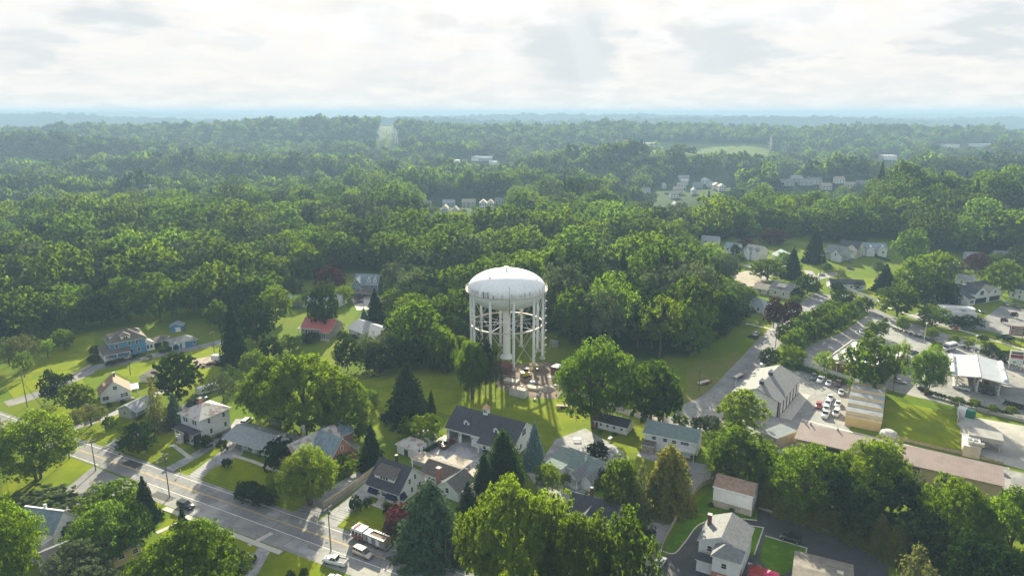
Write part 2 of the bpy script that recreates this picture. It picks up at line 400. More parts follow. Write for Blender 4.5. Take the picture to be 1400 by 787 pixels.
M_yline = mat('yellow_line', (.62, .42, .10), .8, (.48, .36, .14), scale=.6)
# lawns (photograph pixels of their outlines on the ground)
def grassy(m, dry, lush):
    nt = m.node_tree; b = nt.nodes['Principled BSDF']; src = b.inputs['Base Color'].links[0].from_socket; tc = nt.nodes.new('ShaderNodeTexCoord')
    n1 = nn(nt, 'ShaderNodeTexNoise', i_Scale=.35, i_Detail=8., i_Roughness=.65); nt.links.new(tc.outputs['Object'], n1.inputs['Vector']); c = mixc(nt, maprange(nt, n1.outputs[0], .52, .72, 0., .55), src, dry)
    n2 = nn(nt, 'ShaderNodeTexNoise', i_Scale=2.2, i_Detail=5., i_Roughness=.7); nt.links.new(tc.outputs['Object'], n2.inputs['Vector']); c = mixc(nt, maprange(nt, n2.outputs[0], .5, .75, 0., .6), c, lush); nt.links.new(c, b.inputs['Base Color'])
    bp = nn(nt, 'ShaderNodeBump', i_Strength=.7, i_Distance=.12); nt.links.new(n2.outputs[0], bp.inputs['Height']); nt.links.new(bp.outputs[0], b.inputs['Normal'])
for m_ in (M_lawn, M_lawn2, M_lawn3): grassy(m_, (.24, .24, .05), (.07, .14, .008))
def worn(m, dark, light):
    nt = m.node_tree; b = nt.nodes['Principled BSDF']; src = b.inputs['Base Color'].links[0].from_socket; tc = nt.nodes.new('ShaderNodeTexCoord')
    v = nn(nt, 'ShaderNodeTexVoronoi', feature='DISTANCE_TO_EDGE', i_Scale=.16); n1 = nn(nt, 'ShaderNodeTexNoise', i_Scale=.5, i_Detail=5.); nt.links.new(tc.outputs['Object'], n1.inputs['Vector'])
    mp = mixc(nt, .25, tc.outputs['Object'], n1.outputs['Color'], 'ADD'); nt.links.new(mp, v.inputs['Vector']); c = mixc(nt, maprange(nt, v.outputs[0], .035, .0, 0., .6), src, dark)
    n2 = nn(nt, 'ShaderNodeTexNoise', i_Scale=.07, i_Detail=9., i_Roughness=.7); nt.links.new(tc.outputs['Object'], n2.inputs['Vector']); c = mixc(nt, maprange(nt, n2.outputs[0], .53, .62, 0., .5), c, light); nt.links.new(c, b.inputs['Base Color'])
worn(M_asph, (.12, .12, .12), (.36, .35, .33)); worn(M_asph2, (.12, .12, .12), (.39, .37, .33)); worn(M_drive, (.2, .2, .2), (.4, .39, .37)); worn(M_asphd, (.03, .03, .03), (.08, .08, .085))
def lawn(pts, m=M_lawn, z=.012): poly_sheet('lawn', gp(pts), z, m)
lawn([(8, 530), (60, 478), (130, 452), (128, 500), (105, 512), (60, 536), (20, 545)])
lawn([(55, 585), (70, 560), (110, 515), (128, 545), (160, 556), (88, 582)]); lawn([(96, 596), (165, 562), (200, 575), (150, 600), (128, 608)])
lawn([(152, 505), (228, 489), (300, 470), (330, 480), (300, 520), (240, 540), (200, 530), (180, 520)])
lawn([(160, 614), (230, 578), (262, 610), (215, 634)]); lawn([(240, 648), (304, 608), (311, 612), (255, 655)]) ; lawn([(268, 655), (315, 622), (395, 648), (370, 690), (345, 680)])
lawn([(0, 672), (20, 640), (100, 626), (136, 640), (108, 650), (72, 672), (30, 676)]); lawn([(196, 675), (245, 690), (236, 700), (190, 690)])
lawn([(215, 725), (235, 702), (300, 726), (372, 752), (340, 768), (250, 750)]); lawn([(330, 790), (395, 753), (440, 770), (445, 800), (330, 800)])
lawn([(457, 715), (500, 690), (545, 702), (540, 740), (505, 735)], M_lawn); lawn([(490, 520), (600, 500), (760, 545), (900, 560), (900, 620), (760, 615), (700, 590), (590, 560), (520, 590), (490, 580)])
lawn([(906, 752), (940, 700), (975, 665), (1035, 700), (1030, 712), (958, 715), (935, 740), (922, 755)], M_lawn3)
lawn([(1212, 545), (1310, 566), (1318, 615), (1240, 603), (1205, 590)], M_lawn); lawn([(1018, 465), (1045, 440), (1066, 452), (1040, 472)])
lawn([(940, 500), (1010, 480), (1010, 500), (950, 548), (935, 550)], M_lawn2)
lawn([(1145, 372), (1190, 356), (1230, 352), (1230, 372), (1160, 378)]); lawn([(1100, 350), (1120, 352), (1150, 365), (1112, 372)]); lawn([(1130, 385), (1200, 380), (1240, 400), (1215, 420), (1165, 405)])
lawn([(1290, 352), (1320, 352), (1345, 365), (1335, 372), (1302, 362)]); lawn([(1340, 455), (1400, 468), (1420, 486), (1370, 478), (1335, 464)])
# main road: straight, along the yellow line measured in the photograph
P0 = Vector((-127.1, 181.2)); P1 = Vector((-16.56, 124.77)); DR = (P1 - P0).normalized(); NR = Vector((-DR.y, DR.x))
def onroad(s, n): q = P0 + DR * s + NR * n; return (q.x, q.y)
def rstrip(name, s0, s1, n0, n1, z, m, kind='structure'):
    return poly_sheet(name, [onroad(s0, n0), onroad(s1, n0), onroad(s1, n1), onroad(s0, n1)], z, m)
poly_sheet('road', [onroad(-260, -3.6), onroad(34, -3.6), onroad(40, -7.9), onroad(180, -7.8), onroad(180, 4.4), onroad(-260, 4.4)], .028, M_asph)
rstrip('road_shoulder', 39, 180, -7.85, -3.3, .032, M_asph2)
for o in (-.14, .14): rstrip('road_marking', -260, 180, o - .06, o + .06, .036, M_yline)
rstrip('road_marking', -260, 15, -3.1, -2.95, .036, M_wline); rstrip('road_marking', 36, 180, -3.1, -2.92, .036, M_wline); rstrip('road_marking', -260, 180, 3.15, 3.32, .036, M_wline)
# sidewalk as separate slabs
sw = MB()
def slabs(s0, s1, n0, n1):
    par = empty('sidewalk', (*onroad((s0 + s1) / 2, n0), 0)); par['kind'] = 'structure'; par.rotation_euler.z = math.atan2(DR.y, DR.x)
    me = MB().box(-.73, .73, 0, n1 - n0, -.05, .11).mesh('slab', M_conc); n = int((s1 - s0) / 1.5)
    for i in range(n):
        o = add_obj('slab', me, par, ((i - n / 2) * 1.5 + .75, 0, random.uniform(-.008, .008)))
slabs(50, 90, -9.6, -8.2)
for q in ([(250, 752), (280, 728)], [(214, 728), (250, 712)], [(340, 745), (372, 728)], [(318, 622), (345, 630), (395, 650)], [(236, 607), (262, 627)], [(700, 590), (720, 590)]):
    strip('path', gp(q), 1.2, .045, M_conc, h=.04)
# side streets and lanes
strip('road', smooth_line(gp([(8, 552), (30, 546), (62, 535), (90, 522), (112, 512), (128, 503), (160, 496), (200, 488), (240, 480), (300, 468), (345, 452)])), 6.2, .022, M_asph)
poly_sheet('road', gp([(128, 637), (192, 663), (135, 686), (108, 694), (96, 700), (72, 700), (92, 666)]), .024, M_asph)
poly_sheet('gravel_yard', gp([(262, 492), (300, 484), (312, 492), (285, 503), (268, 502)]), .024, M_gravel)
strip('driveway', smooth_line(gp([(82, 592), (110, 582), (140, 572), (166, 560), (210, 540), (226, 532)])), 3.2, .02, M_drive)
strip('driveway', smooth_line(gp([(150, 614), (165, 603), (200, 588), (234, 570), (262, 552)])), 4.6, .02, M_drive)
strip('driveway', smooth_line(gp([(218, 648), (262, 625), (300, 602), (318, 588), (330, 572)])), 3.4, .02, M_drive)
poly_sheet('driveway', gp([(250, 655), (272, 658), (290, 640), (330, 622), (338, 606), (315, 602), (303, 616)]), .02, M_drive)
poly_sheet('driveway', gp([(400, 700), (432, 712), (470, 680), (510, 650), (520, 640), (505, 636), (470, 655)]), .02, M_asph)
poly_sheet('driveway', gp([(436, 712), (458, 722), (480, 700), (512, 675), (520, 650), (505, 655), (470, 685)]), .021, M_drive)
poly_sheet('driveway', gp([(574, 612), (608, 594), (700, 618), (672, 640), (655, 662), (620, 655), (560, 632)]), .02, M_drive)
poly_sheet('driveway', gp([(343, 765), (356, 742), (372, 748), (352, 785), (340, 800), (320, 800), (330, 780)]), .02, M_drive)
poly_sheet('driveway', gp([(720, 645), (745, 622), (760, 600), (800, 585), (845, 612), (860, 625), (820, 640), (790, 690), (750, 690)]), .016, M_drive)
strip('driveway', smooth_line(gp([(872, 800), (880, 770), (890, 740), (912, 700), (940, 668), (965, 648), (985, 642)])), 4.6, .021, M_asph2)
poly_sheet('driveway', gp([(880, 612), (950, 632), (1000, 640), (985, 652), (960, 652), (920, 640), (870, 622)]), .019, M_asph2)
poly_sheet('driveway', gp([(880, 800), (912, 758), (925, 756), (938, 738), (958, 717), (995, 709), (1035, 712), (1035, 694), (1162, 735), (1215, 765), (1215, 830), (860, 830)]), .02, M_asphd)
poly_sheet('lawn', gp([(1019, 718), (1043, 722), (1030, 760), (1014, 765)]), .05, M_lawn3); poly_sheet('lawn', gp([(1046, 733), (1103, 749), (1098, 772), (1060, 790), (1038, 765)]), .05, M_lawn3)
strip('kerb', gp([(1046, 732), (1103, 749), (1098, 774)]), .25, .12, M_conc, h=.12); strip('kerb', gp([(1019, 717), (1044, 721), (1031, 758)]), .25, .12, M_conc, h=.12)
strip('kerb', smooth_line(gp([(906, 753), (922, 756), (937, 740), (957, 716), (995, 708), (1035, 711)])), .25, .13, M_conc, h=.13)
# street by the tower and the junction below it
strip('road', smooth_line(gp([(905, 600), (950, 565), (985, 540), (1015, 508), (1040, 480), (1070, 448), (1092, 426), (1115, 410), (1128, 402)])), 9.5, .02, M_asph)
poly_sheet('road', gp([(935, 552), (975, 535), (1000, 520), (1012, 548), (1000, 580), (960, 590), (930, 572)]), .023, M_asph2)
strip('road', smooth_line(gp([(946, 574), (900, 572), (855, 562), (815, 546), (780, 532)])), 4.2, .017, M_gravel)
strip('road', smooth_line(gp([(1090, 392), (1112, 381), (1145, 373), (1172, 364), (1205, 358), (1245, 352)])), 7, .02, M_asph2)
strip('road', smooth_line(gp([(1112, 380), (1103, 366), (1096, 350), (1090, 342)])), 5, .018, M_asph2)
strip('driveway', gp([(1012, 358), (1040, 372), (1050, 384)]), 4, .018, M_drive); strip('driveway', gp([(1150, 358), (1168, 366)]), 5, .021, M_drive); strip('driveway', gp([(1182, 350), (1196, 358)]), 5, .021, M_drive)
for q in ([(1164, 398), (1200, 413)], [(1020, 442), (1066, 452)]): strip('path', gp(q), 1.5, .045, M_conc, h=.04)
# yard of the vehicle garage, car park, filling station, highway
poly_sheet('yard', gp([(1010, 560), (1070, 500), (1085, 508), (1095, 505), (1160, 525), (1165, 560), (1160, 600), (1080, 620), (1020, 620)]), .019, M_asph2)
poly_sheet('car_park', gp([(1085, 490), (1110, 470), (1150, 455), (1172, 440), (1190, 428), (1240, 445), (1300, 462), (1420, 500), (1430, 585), (1400, 577), (1230, 537), (1150, 512)]), .017, M_asph2)
strip('road', smooth_line(gp([(1150, 402), (1186, 422), (1240, 444), (1300, 462), (1360, 484), (1440, 512)])), 8, .023, M_asph)
strip('sidewalk', smooth_line(gp([(1200, 416), (1262, 436), (1330, 456), (1400, 478), (1440, 490)])), 1.8, .12, M_conc, h=.12)
poly_sheet('car_park', gp([(1238, 432), (1270, 424), (1290, 436), (1345, 435), (1368, 418), (1440, 428), (1440, 470), (1350, 452), (1300, 450)]), .016, M_asph)
poly_sheet('car_park', gp([(1360, 372), (1440, 366), (1440, 420), (1395, 400), (1370, 380)]), .015, M_asph2)
poly_sheet('concrete_lot', gp([(1310, 566), (1400, 582), (1460, 592), (1460, 660), (1372, 634), (1316, 612)]), .022, mat('pale_concrete', (.42, .405, .37), .9, (.29, .28, .265), scale=.12, detail=9))
poly_sheet('yard', gp([(1372, 640), (1460, 660), (1460, 700), (1368, 668)]), .02, M_asph)
poly_sheet('bare_ground', gp([(672, 508), (700, 499), (745, 494), (770, 500), (776, 524), (762, 545), (712, 543), (680, 528)]), .02, M_dirt)
poly_sheet('bare_ground', gp([(1000, 375), (1030, 368), (1060, 372), (1040, 392), (1010, 390)]), .014, M_gravel)
strip('gravel_walk', gp([(1096, 573), (1140, 584), (1220, 604), (1380, 640)]), 1.0, .03, M_conc)

# patches, stop line, manholes and parking stripes
for i, (a, b, c, d) in enumerate([(42, 49, -6.8, -4.4), (57, 68, -7.2, -5.6), (75, 79, .6, 2.8), (20, 26, .4, 2.9), (88, 97, -6.9, -4.9), (62, 64.5, -2.8, -.4), (-12, -4, -2.8, -.5), (104, 110, .5, 2.9)]):
    rstrip('road_patch', a, b, c, d, .034, (M_asphd if i % 3 == 0 else M_drive))
for s_, n_ in ((30, -1.6), (66, 1.5), (96, -1.4), (8, 1.4)):
    q = onroad(s_, n_); o = MB().tube((q[0], q[1], .03), (q[0], q[1], .042), .38, n=14).build('manhole_cover', M_asphd); o['kind'] = 'structure'
def stripes(a, b, n, ln, w=.12):
    a = G(*a, 0); b = G(*b, 0); d = (b - a).normalized(); nr = Vector((-d.y, d.x, 0)); par = empty('parking_bays', ((a + b) / 2)[:]); par['kind'] = 'structure'; me = None
    m = MB().box(-w / 2, w / 2, 0, ln, 0, .008).mesh('bay_line', M_wline)
    for i in range(n + 1): o = add_obj('bay_line', m, par, a + (b - a) * (i / n) - par.location + Vector((0, 0, .03))); o.rotation_euler.z = math.atan2(d.y, d.x)
stripes((1240, 519), (1216, 489), 7, 5.0); stripes((1103, 519), (1156, 534), 8, 5.); stripes((1170, 447), (1215, 461), 12, 5.); stripes((1366, 412), (1392, 418), 6, 5.)
# ------------------------------------------------------------------ trees
L_MAT = {
 'broad': leaf_mat('leaves_broad', (.029, .060, .010), (.098, .150, .017), (3.1, 3.05, .75), .5),
 'bright': leaf_mat('leaves_bright', (.055, .105, .009), (.150, .205, .015), (2.6, 2.5, .5), .48, .08),
 'dark': leaf_mat('leaves_dark', (.015, .036, .010), (.040, .070, .015), (2.2, 2.2, .8), .35, .12),
 'conifer': leaf_mat('needles_dark', (.016, .036, .014), (.032, .058, .02), (1.2, 1.3, .9), .15, .15),
 'pine': leaf_mat('needles_bluish', (.045, .085, .05), (.085, .135, .075), (1.2, 1.3, 1.0), .2, .10),
 'spruce': leaf_mat('needles_blue', (.09, .15, .15), (.20, .29, .28), (1.1, 1.2, 1.1), .15, .05),
 'olive': leaf_mat('leaves_olive', (.07, .085, .028), (.125, .14, .05), (1.6, 1.5, .9), .4, .12),
 'gold': leaf_mat('leaves_golden', (.09, .115, .02), (.21, .21, .04), (1.5, 1.35, .7), .4, .08),
 'purple': leaf_mat('leaves_purple', (.045, .018, .022), (.085, .04, .038), (1.6, 1.1, 1.0), .35, .1),
 'grey': leaf_mat('leaves_grey_green', (.07, .10, .045), (.13, .17, .07), (1.4, 1.4, .9), .35, .1),
 'flower': leaf_mat('leaves_rose', (.10, .035, .04), (.35, .10, .13), (1.2, .9, .9), .3, .1),
 'twig': mat('bare_twigs', (.20, .17, .15), .9, scale=3),
}
M_bark = mat('bark', (.13, .10, .075), .95, (.075, .055, .045), scale=4, bump=.4)
def unit(v): return v / np.maximum(np.linalg.norm(v, axis=1, keepdims=True), 1e-9)
def sph(n, up=-1.):
    v = unit(rng.normal(size=(int(n * 3) + 20, 3))); v = v[v[:, 2] > up]; return v[:n]
def leaves_mesh(name, P, N, size, key, aspect=1.3, jit=.55):
    n = len(P); N = unit(N + rng.normal(size=(n, 3)) * jit)
    T = unit(np.cross(N, rng.normal(size=(n, 3)))); B = np.cross(N, T)
    s = size * rng.uniform(.6, 1.35, (n, 1)); T = T * s * aspect * .5; B = B * s * .5
    bend = N * s * .22
    V = np.stack([P - T, P - B + bend, P + T, P + B + bend * -.2], 1).reshape(-1, 3)
    me = bpy.data.meshes.new(name); me.vertices.add(4 * n); me.loops.add(4 * n); me.polygons.add(n)
    me.vertices.foreach_set('co', V.ravel().astype(np.float32)); me.loops.foreach_set('vertex_index', np.arange(4 * n, dtype=np.int32))
    me.polygons.foreach_set('loop_start', np.arange(0, 4 * n, 4, dtype=np.int32)); me.polygons.foreach_set('loop_total', np.full(n, 4, np.int32))
    me.update(); me.validate(); me.materials.append(L_MAT[key]); return me
def broad_pts(nl, nc, nf, flat=1., low=.2, seed_up=-.35, rl=(.13, .20), open_=0.):
    """crown in the unit box: width 1, z from low to 1. lobes > clumps > leaves"""
    P, N = [], []
    cz = (1 + low) / 2; hz = (1 - low) / 2
    nt_ = int(nl * 2 / (1 - seed_up)); i = np.arange(nt_) + .5; zf = 1 - 2 * i / nt_; th = i * 2.39996 + rng.uniform(0, 6.28)
    d = np.stack([np.cos(th) * np.sqrt(1 - zf ** 2), np.sin(th) * np.sqrt(1 - zf ** 2), zf], 1); d = d[d[:, 2] > seed_up]; nl = len(d)
    d = unit(d + rng.normal(size=d.shape) * .16)
    lump = 1 + .13 * np.sin(d[:, :1] * 3.1 + rng.uniform(0, 6)) * np.cos(d[:, 1:2] * 2.7 + rng.uniform(0, 6)) + .08 * np.sin(d[:, 2:] * 5 + rng.uniform(0, 6))
    R = rng.uniform(.66, .84, (nl, 1)) * lump; r = rng.uniform(rl[0], rl[1], nl)
    sh = np.array([.5, .5, hz]); dd = d.copy(); dd[:, 2] = np.where(dd[:, 2] < 0, dd[:, 2] * .9, dd[:, 2]); k_ = np.sqrt(np.maximum(1 - np.abs(dd[:, 2:]) ** 3, 0)) / np.maximum(np.hypot(dd[:, :1], dd[:, 1:2]), .15); k_ = np.clip(k_, 1, 1.5)
    C = np.hstack([dd[:, :2] * np.where(dd[:, 2:] < .5, np.minimum(k_, 1.18), 1), dd[:, 2:]]) * R * sh + [0, 0, cz]
    for c, rr in zip(C, r):
        k = sph(nc, -.45); rc = rr * rng.uniform(.75, 1.12, (len(k), 1))
        cc = c + k * rc * np.array([1, 1, .85])
        for q, kk in zip(cc, k):
            m = int(nf * rng.uniform(.6, 1.3)); e = sph(m, -.8); cr = rng.uniform(.020, .045) * (1 + open_)
            P.append(q + e * cr * rng.uniform(.3, 1, (len(e), 1)) ** .5); cd = (q - np.array([0, 0, cz])) * [2, 2, 1.6]; N.append(e * .4 + kk * .6 + cd * .8 + [0, 0, .2])
    P = np.vstack(P); N = np.vstack(N); P[:, 2] = np.clip(P[:, 2], low * .75, 1.03); return P, N, C
def conifer_pts(tiers, per, nf, low=.06, droop=.25, power=.85, ragged=.12, thick=.018):
    P, N = [], []
    for i in range(tiers):
        t = i / (tiers - 1); z = low + (1 - low) * t; R = .5 * (1 - t) ** power + .012
        nb = max(4, int(per * (1 - .75 * t)))
        for b in range(nb):
            a = 2 * math.pi * (b + rng.uniform()) / nb; rr = R * rng.uniform(1 - ragged * 2, 1 + ragged)
            m = max(3, int(nf * (rr / .5 + .12)))
            s = rng.uniform(.15, 1, m) ** .7; w = thick * (1.2 - .6 * s)
            x = np.cos(a) * rr * s; y = np.sin(a) * rr * s; zz = z - droop * rr * s * s + rng.normal(size=m) * thick * .5
            o = rng.normal(size=(m, 3)) * w[:, None] * [1, 1, .5]
            P.append(np.stack([x, y, zz], 1) + o); N.append(np.tile([math.cos(a) * .5, math.sin(a) * .5, .8], (m, 1)))
    P = np.vstack(P); P[:, 2] = np.maximum(P[:, 2], .02); return P, np.vstack(N)
def trunk_mesh(name, C=None, low=.2, r=.022, multi=1, fork=.3, top=.8):
    mb = MB()
    def limb(a, b, r0, r1):
        a = Vector(a); b = Vector(b); mid = (a + b) / 2 + Vector((random.uniform(-.02, .02), random.uniform(-.02, .02), .02))
        mb.tube(a, mid, r0, (r0 + r1) / 2, 6, False); mb.tube(mid, b, (r0 + r1) / 2, r1, 6, False)
    for k in range(multi):
        a = 2 * math.pi * k / max(multi, 1) + .5; o = .03 if multi > 1 else 0
        base = (math.cos(a) * o, math.sin(a) * o, -.01); f = (math.cos(a) * o * 3, math.sin(a) * o * 3, fork)
        limb(base, f, r * 1.35 / math.sqrt(multi), r / math.sqrt(multi)); limb(f, (f[0] * 1.2, f[1] * 1.2, top), r * .9 / math.sqrt(multi), r * .25)
        if C is not None:
            for c in C[k::multi][:7]: limb((f[0], f[1], fork * random.uniform(.9, 1.4)), c, r * .5, r * .15)
    return mb.mesh(name, M_bark, fix=False)
TREE = {}   # kind -> list of (crown mesh, trunk mesh)
def crown_variants(kind, key, n, fn, size, aspect=1.3, jit=.55, **tk):
    TREE[kind] = []
    for i in range(n):
        r = fn(); P, N = r[0], r[1]; C = r[2] if len(r) > 2 else None
        TREE[kind].append((leaves_mesh('crown_' + kind, P, N, size, key, aspect, jit), trunk_mesh('trunk_' + kind, C, **tk)))
def recolour(kind, src, key):
    TREE[kind] = []
    for c, t in [q[:2] for q in TREE[src]]:
        TREE[kind].append((c, t, L_MAT[key]))
crown_variants('broad', 'broad', 5, lambda: broad_pts(44, 16, 38, low=.0, seed_up=-.88), .0215, r=.02)
crown_variants('big', 'bright', 3, lambda: broad_pts(90, 18, 36, low=-.06, seed_up=-.92, rl=(.08, .145)), .0150, r=.02)
crown_variants('tall', 'broad', 4, lambda: broad_pts(42, 16, 36, low=.02, seed_up=-.9), .022, r=.02)
crown_variants('shrub', 'broad', 3, lambda: broad_pts(26, 14, 22, low=.0, seed_up=-.6, rl=(.14, .22)), .050, r=.02, fork=.1, top=.5)
crown_variants('multi', 'broad', 2, lambda: broad_pts(76, 15, 26, low=.05, seed_up=-.85, rl=(.07, .13), open_=.5), .0175, r=.026, multi=3, fork=.4)
crown_variants('airy', 'olive', 3, lambda: broad_pts(36, 11, 13, low=.12, seed_up=-.7, rl=(.07, .14), open_=.6), .025, r=.018, multi=1, top=.9)
crown_variants('conifer', 'conifer', 3, lambda: conifer_pts(30, 18, 30, ragged=.22, power=.78, thick=.022), .038, 1.9, .55, r=.018, top=.95)
crown_variants('arbor', 'dark', 2, lambda: conifer_pts(40, 30, 34, low=.02, power=.62, ragged=.24, droop=-.2, thick=.04), .034, 1.3, .5, r=.018, top=.9)
crown_variants('spruce', 'spruce', 2, lambda: conifer_pts(40, 26, 30, low=.03, power=.8, ragged=.14), .032, 1.8, .45, r=.018, top=.95)
crown_variants('pine', 'pine', 2, lambda: conifer_pts(30, 22, 44, low=.04, power=.46, ragged=.22, droop=.35, thick=.03), .030, 2.4, .5, r=.02, top=.92)
crown_variants('column', 'broad', 3, lambda: broad_pts(34, 12, 18, low=.0, seed_up=-.95, rl=(.12, .2)), .045, r=.02)
crown_variants('loose', 'olive', 2, lambda: conifer_pts(24, 9, 22, low=.12, power=.5, ragged=.3, droop=.2, thick=.035), .034, 2.0, .8, r=.02, top=.97)
crown_variants('feather', 'gold', 2, lambda: conifer_pts(28, 24, 36, low=.03, power=.30, ragged=.16, droop=.6, thick=.035), .028, 2.6, .6, r=.02, multi=2)
for k, s, m in (('broad_bright', 'broad', 'bright'), ('broad_dark', 'broad', 'dark'), ('tall_dark', 'tall', 'dark'), ('tall_bright', 'tall', 'bright'), ('shrub_dark', 'shrub', 'dark'), ('shrub_bright', 'shrub', 'bright'), ('shrub_grey', 'shrub', 'grey'),
                ('shrub_purple', 'shrub', 'purple'), ('shrub_flower', 'shrub', 'flower'), ('purple', 'broad', 'purple'), ('column_bright', 'column', 'bright'), ('column_dark', 'column', 'dark'), ('big_green', 'big', 'broad'),
                ('grey', 'airy', 'grey'), ('conifer_blue', 'conifer', 'pine'), ('airy_green', 'airy', 'broad'), ('multi_bright', 'multi', 'bright'), ('broad_grey', 'broad', 'grey'), ('loose_grey', 'loose', 'grey')): recolour(k, s, m)
def dead_tree():
    mb = MB()
    def rec(a, d, l, r, k):
        b = a + d * l; mb.tube(a, b, r, r * .6, 5, False)
        if k:
            for _ in range(3):
                e = (d + Vector((random.uniform(-.8, .8), random.uniform(-.8, .8), random.uniform(-.1, .5)))).normalized(); rec(b, e, l * random.uniform(.55, .8), r * .6, k - 1)
    rec(Vector((0, 0, 0)), Vector((0, 0, 1)), .25, .02, 5)
    return mb.mesh('trunk_bare', L_MAT['twig'], fix=False)
NT = [0]
def place_tree(kind, p, w, h, name='tree', label=None, cat='tree', group=None, var=None, rz=None):
    vs = TREE[kind]; cv = vs[(NT[0] if var is None else var) % len(vs)]; cm, tm = cv[:2]; NT[0] += 1
    rz = random.uniform(0, 6.28) if rz is None else rz
    r = empty(name, p, rz, label, cat, group); r.scale = (w, w, h)
    co = add_obj('crown', cm, r)
    if len(cv) > 2: co.material_slots[0].link = 'OBJECT'; co.material_slots[0].material = cv[2]
    if 'shrub' not in kind: add_obj('trunk', tm, r)
    return r
def tree_px(kind, x, yb, wpx, ytop, label, name='tree', cat='tree', group=None):
    p = G(x, yb); w = wpx * depth(p) / FPX * 1.02; h = max(1., topz(p, ytop))
    # the crown's far rim shows above its top: lower it a little
    return place_tree(kind, p, w, max(.8, h - w * .12), name, label, cat, group)
HAND = []
def T(kind, x, yb, w, yt, label, name='tree', cat='tree', group=None): HAND.append((kind, x, yb, w, yt)); tree_px(kind, x, yb, w, yt, label, name, cat, group)
# lower left
T('multi', 52, 655, 104, 556, 'broad dark maple with sunlit rim on the corner lawn, left end of the main road', 'maple_tree')
T('multi_bright', 12, 812, 100, 668, 'bright yellow-green tree filling the bottom left corner', 'maple_tree')
T('shrub_grey', 62, 706, 84, 664, 'wide grey-green spreading shrub above the slate-roofed house at lower left', 'shrub', 'shrub')
T('multi', 150, 768, 92, 684, 'multi-stemmed leafy tree between the grey-roofed house and the yellow house', 'tree')
T('broad', 155, 712, 76, 655, 'low rounded dark green tree by the side street corner', 'tree')
T('conifer', 202, 712, 36, 648, 'slender dark spire of an evergreen beside the side street corner', 'evergreen_tree')
T('broad_dark', 188, 752, 46, 682, 'dark green pale-edged tree just below the slender evergreen spire', 'tree')
T('broad_grey', 108, 818, 90, 742, 'grey-green leafy tree at the bottom edge in front of the grey-roofed house', 'tree')
T('shrub_grey', 90, 742, 34, 710, 'small pale shrub in front of the blue-white gable at lower left', 'shrub', 'shrub')
T('big_green', 262, 838, 148, 706, 'very large green tree at the bottom edge below the parked black car', 'tree')
T('conifer', 256, 760, 34, 692, 'dark pointed evergreen rising out of the large tree below the parked black car', 'evergreen_tree')
T('broad_dark', 318, 800, 44, 748, 'dark green tree beside the driveway with the black wagon', 'tree')
T('shrub_dark', 398, 795, 12, 779, 'small dark shrub on the bottom lawn, left of a pair', 'shrub', 'shrub'); T('shrub_dark', 416, 790, 11, 775, 'small dark shrub on the bottom lawn beside the white pickup', 'shrub', 'shrub')
# left yard trees
T('broad_dark', 190, 619, 46, 573, 'round dark green tree on the lawn between the grey cottage and the main road', 'tree')
T('airy', 125, 582, 48, 549, 'small olive tree with a bare stem in front of the brown-roofed cottage', 'tree')
T('broad', 107, 563, 44, 520, 'round green tree left of the brown-roofed white cottage', 'tree')
T('broad_dark', 76, 551, 32, 504, 'dark oval tree behind the pole at the street corner on the left', 'tree')
T('shrub_dark', 94, 522, 13, 510, 'small dark bush at the bend of the lane below the blue house', 'bush', 'bush')
T('loose', 216, 592, 30, 514, 'tall ragged olive conifer beside the grey cottage porch', 'conifer_tree')
T('conifer_blue', 241, 583, 32, 534, 'compact blue-green spruce left of the white square house', 'spruce_tree')
T('broad_dark', 246, 544, 64, 476, 'large dark dense tree on the lawn below the lane', 'tree')
T('grey', 306, 553, 42, 503, 'thin grey-green tree next to the white camper trailer', 'tree')
T('conifer', 322, 496, 42, 410, 'tall black-green conifer at the bend of the lane', 'conifer_tree')
T('tall_dark', 352, 470, 52, 405, 'dark tree just right of the tall black-green conifer', 'tree')
T('broad_bright', 347, 513, 34, 477, 'round light green tree at the foot of the tall black-green conifer', 'tree')
T('shrub_dark', 372, 494, 28, 458, 'dark rounded bush tree left of the red-roofed house', 'bush', 'bush')
T('broad_bright', 396, 480, 28, 455, 'light green rounded tree in front of the red-roofed house', 'tree')
T('big', 418, 592, 118, 466, 'huge spreading bright green tree in the middle of the left yards', 'tree')
T('big', 472, 584, 74, 505, 'bright green tree forming the right shoulder of the huge spreading tree', 'tree')
T('big_green', 370, 578, 74, 482, 'green tree forming the left shoulder of the huge spreading tree', 'tree')
T('multi_bright', 424, 690, 74, 604, 'lime-lit leafy tree in front of the brick gable house', 'tree')
T('shrub_dark', 380, 641, 36, 598, 'dark yew-like shrub in front of the long ranch house', 'shrub', 'shrub')
T('shrub_dark', 340, 680, 34, 656, 'dark clipped bush at the left end of the roadside hedge', 'bush', 'bush'); T('shrub_dark', 362, 688, 30, 663, 'dark clipped bush at the right end of the roadside hedge', 'bush', 'bush')
T('airy_green', 377, 690, 22, 640, 'thin young tree with a pale stem beside the roadside hedge', 'tree')
T('shrub_dark', 311, 640, 13, 625, 'small round bush on the lawn of the long ranch house', 'bush', 'bush')
T('shrub_dark', 304, 617, 14, 600, 'dark bush at the corner of the carport', 'bush', 'bush')
T('shrub_dark', 279, 614, 22, 594, 'dark round bush at the side wall of the white square house', 'bush', 'bush')
T('shrub_dark', 256, 611, 7, 590, 'narrow dark bush beside the steps of the white square house', 'bush', 'bush')
T('conifer', 509, 637, 40, 576, 'dark conical evergreen right of the brick gable house', 'evergreen_tree')
T('conifer', 558, 574, 70, 490, 'big dark conical conifer on the open lawn left of the big garage', 'conifer_tree')
T('arbor', 590, 567, 12, 532, 'narrow black-green cypress right of the big conical conifer', 'cypress_tree')
T('broad_bright', 576, 604, 54, 562, 'flat-topped bright tree behind the long white outbuilding', 'tree')
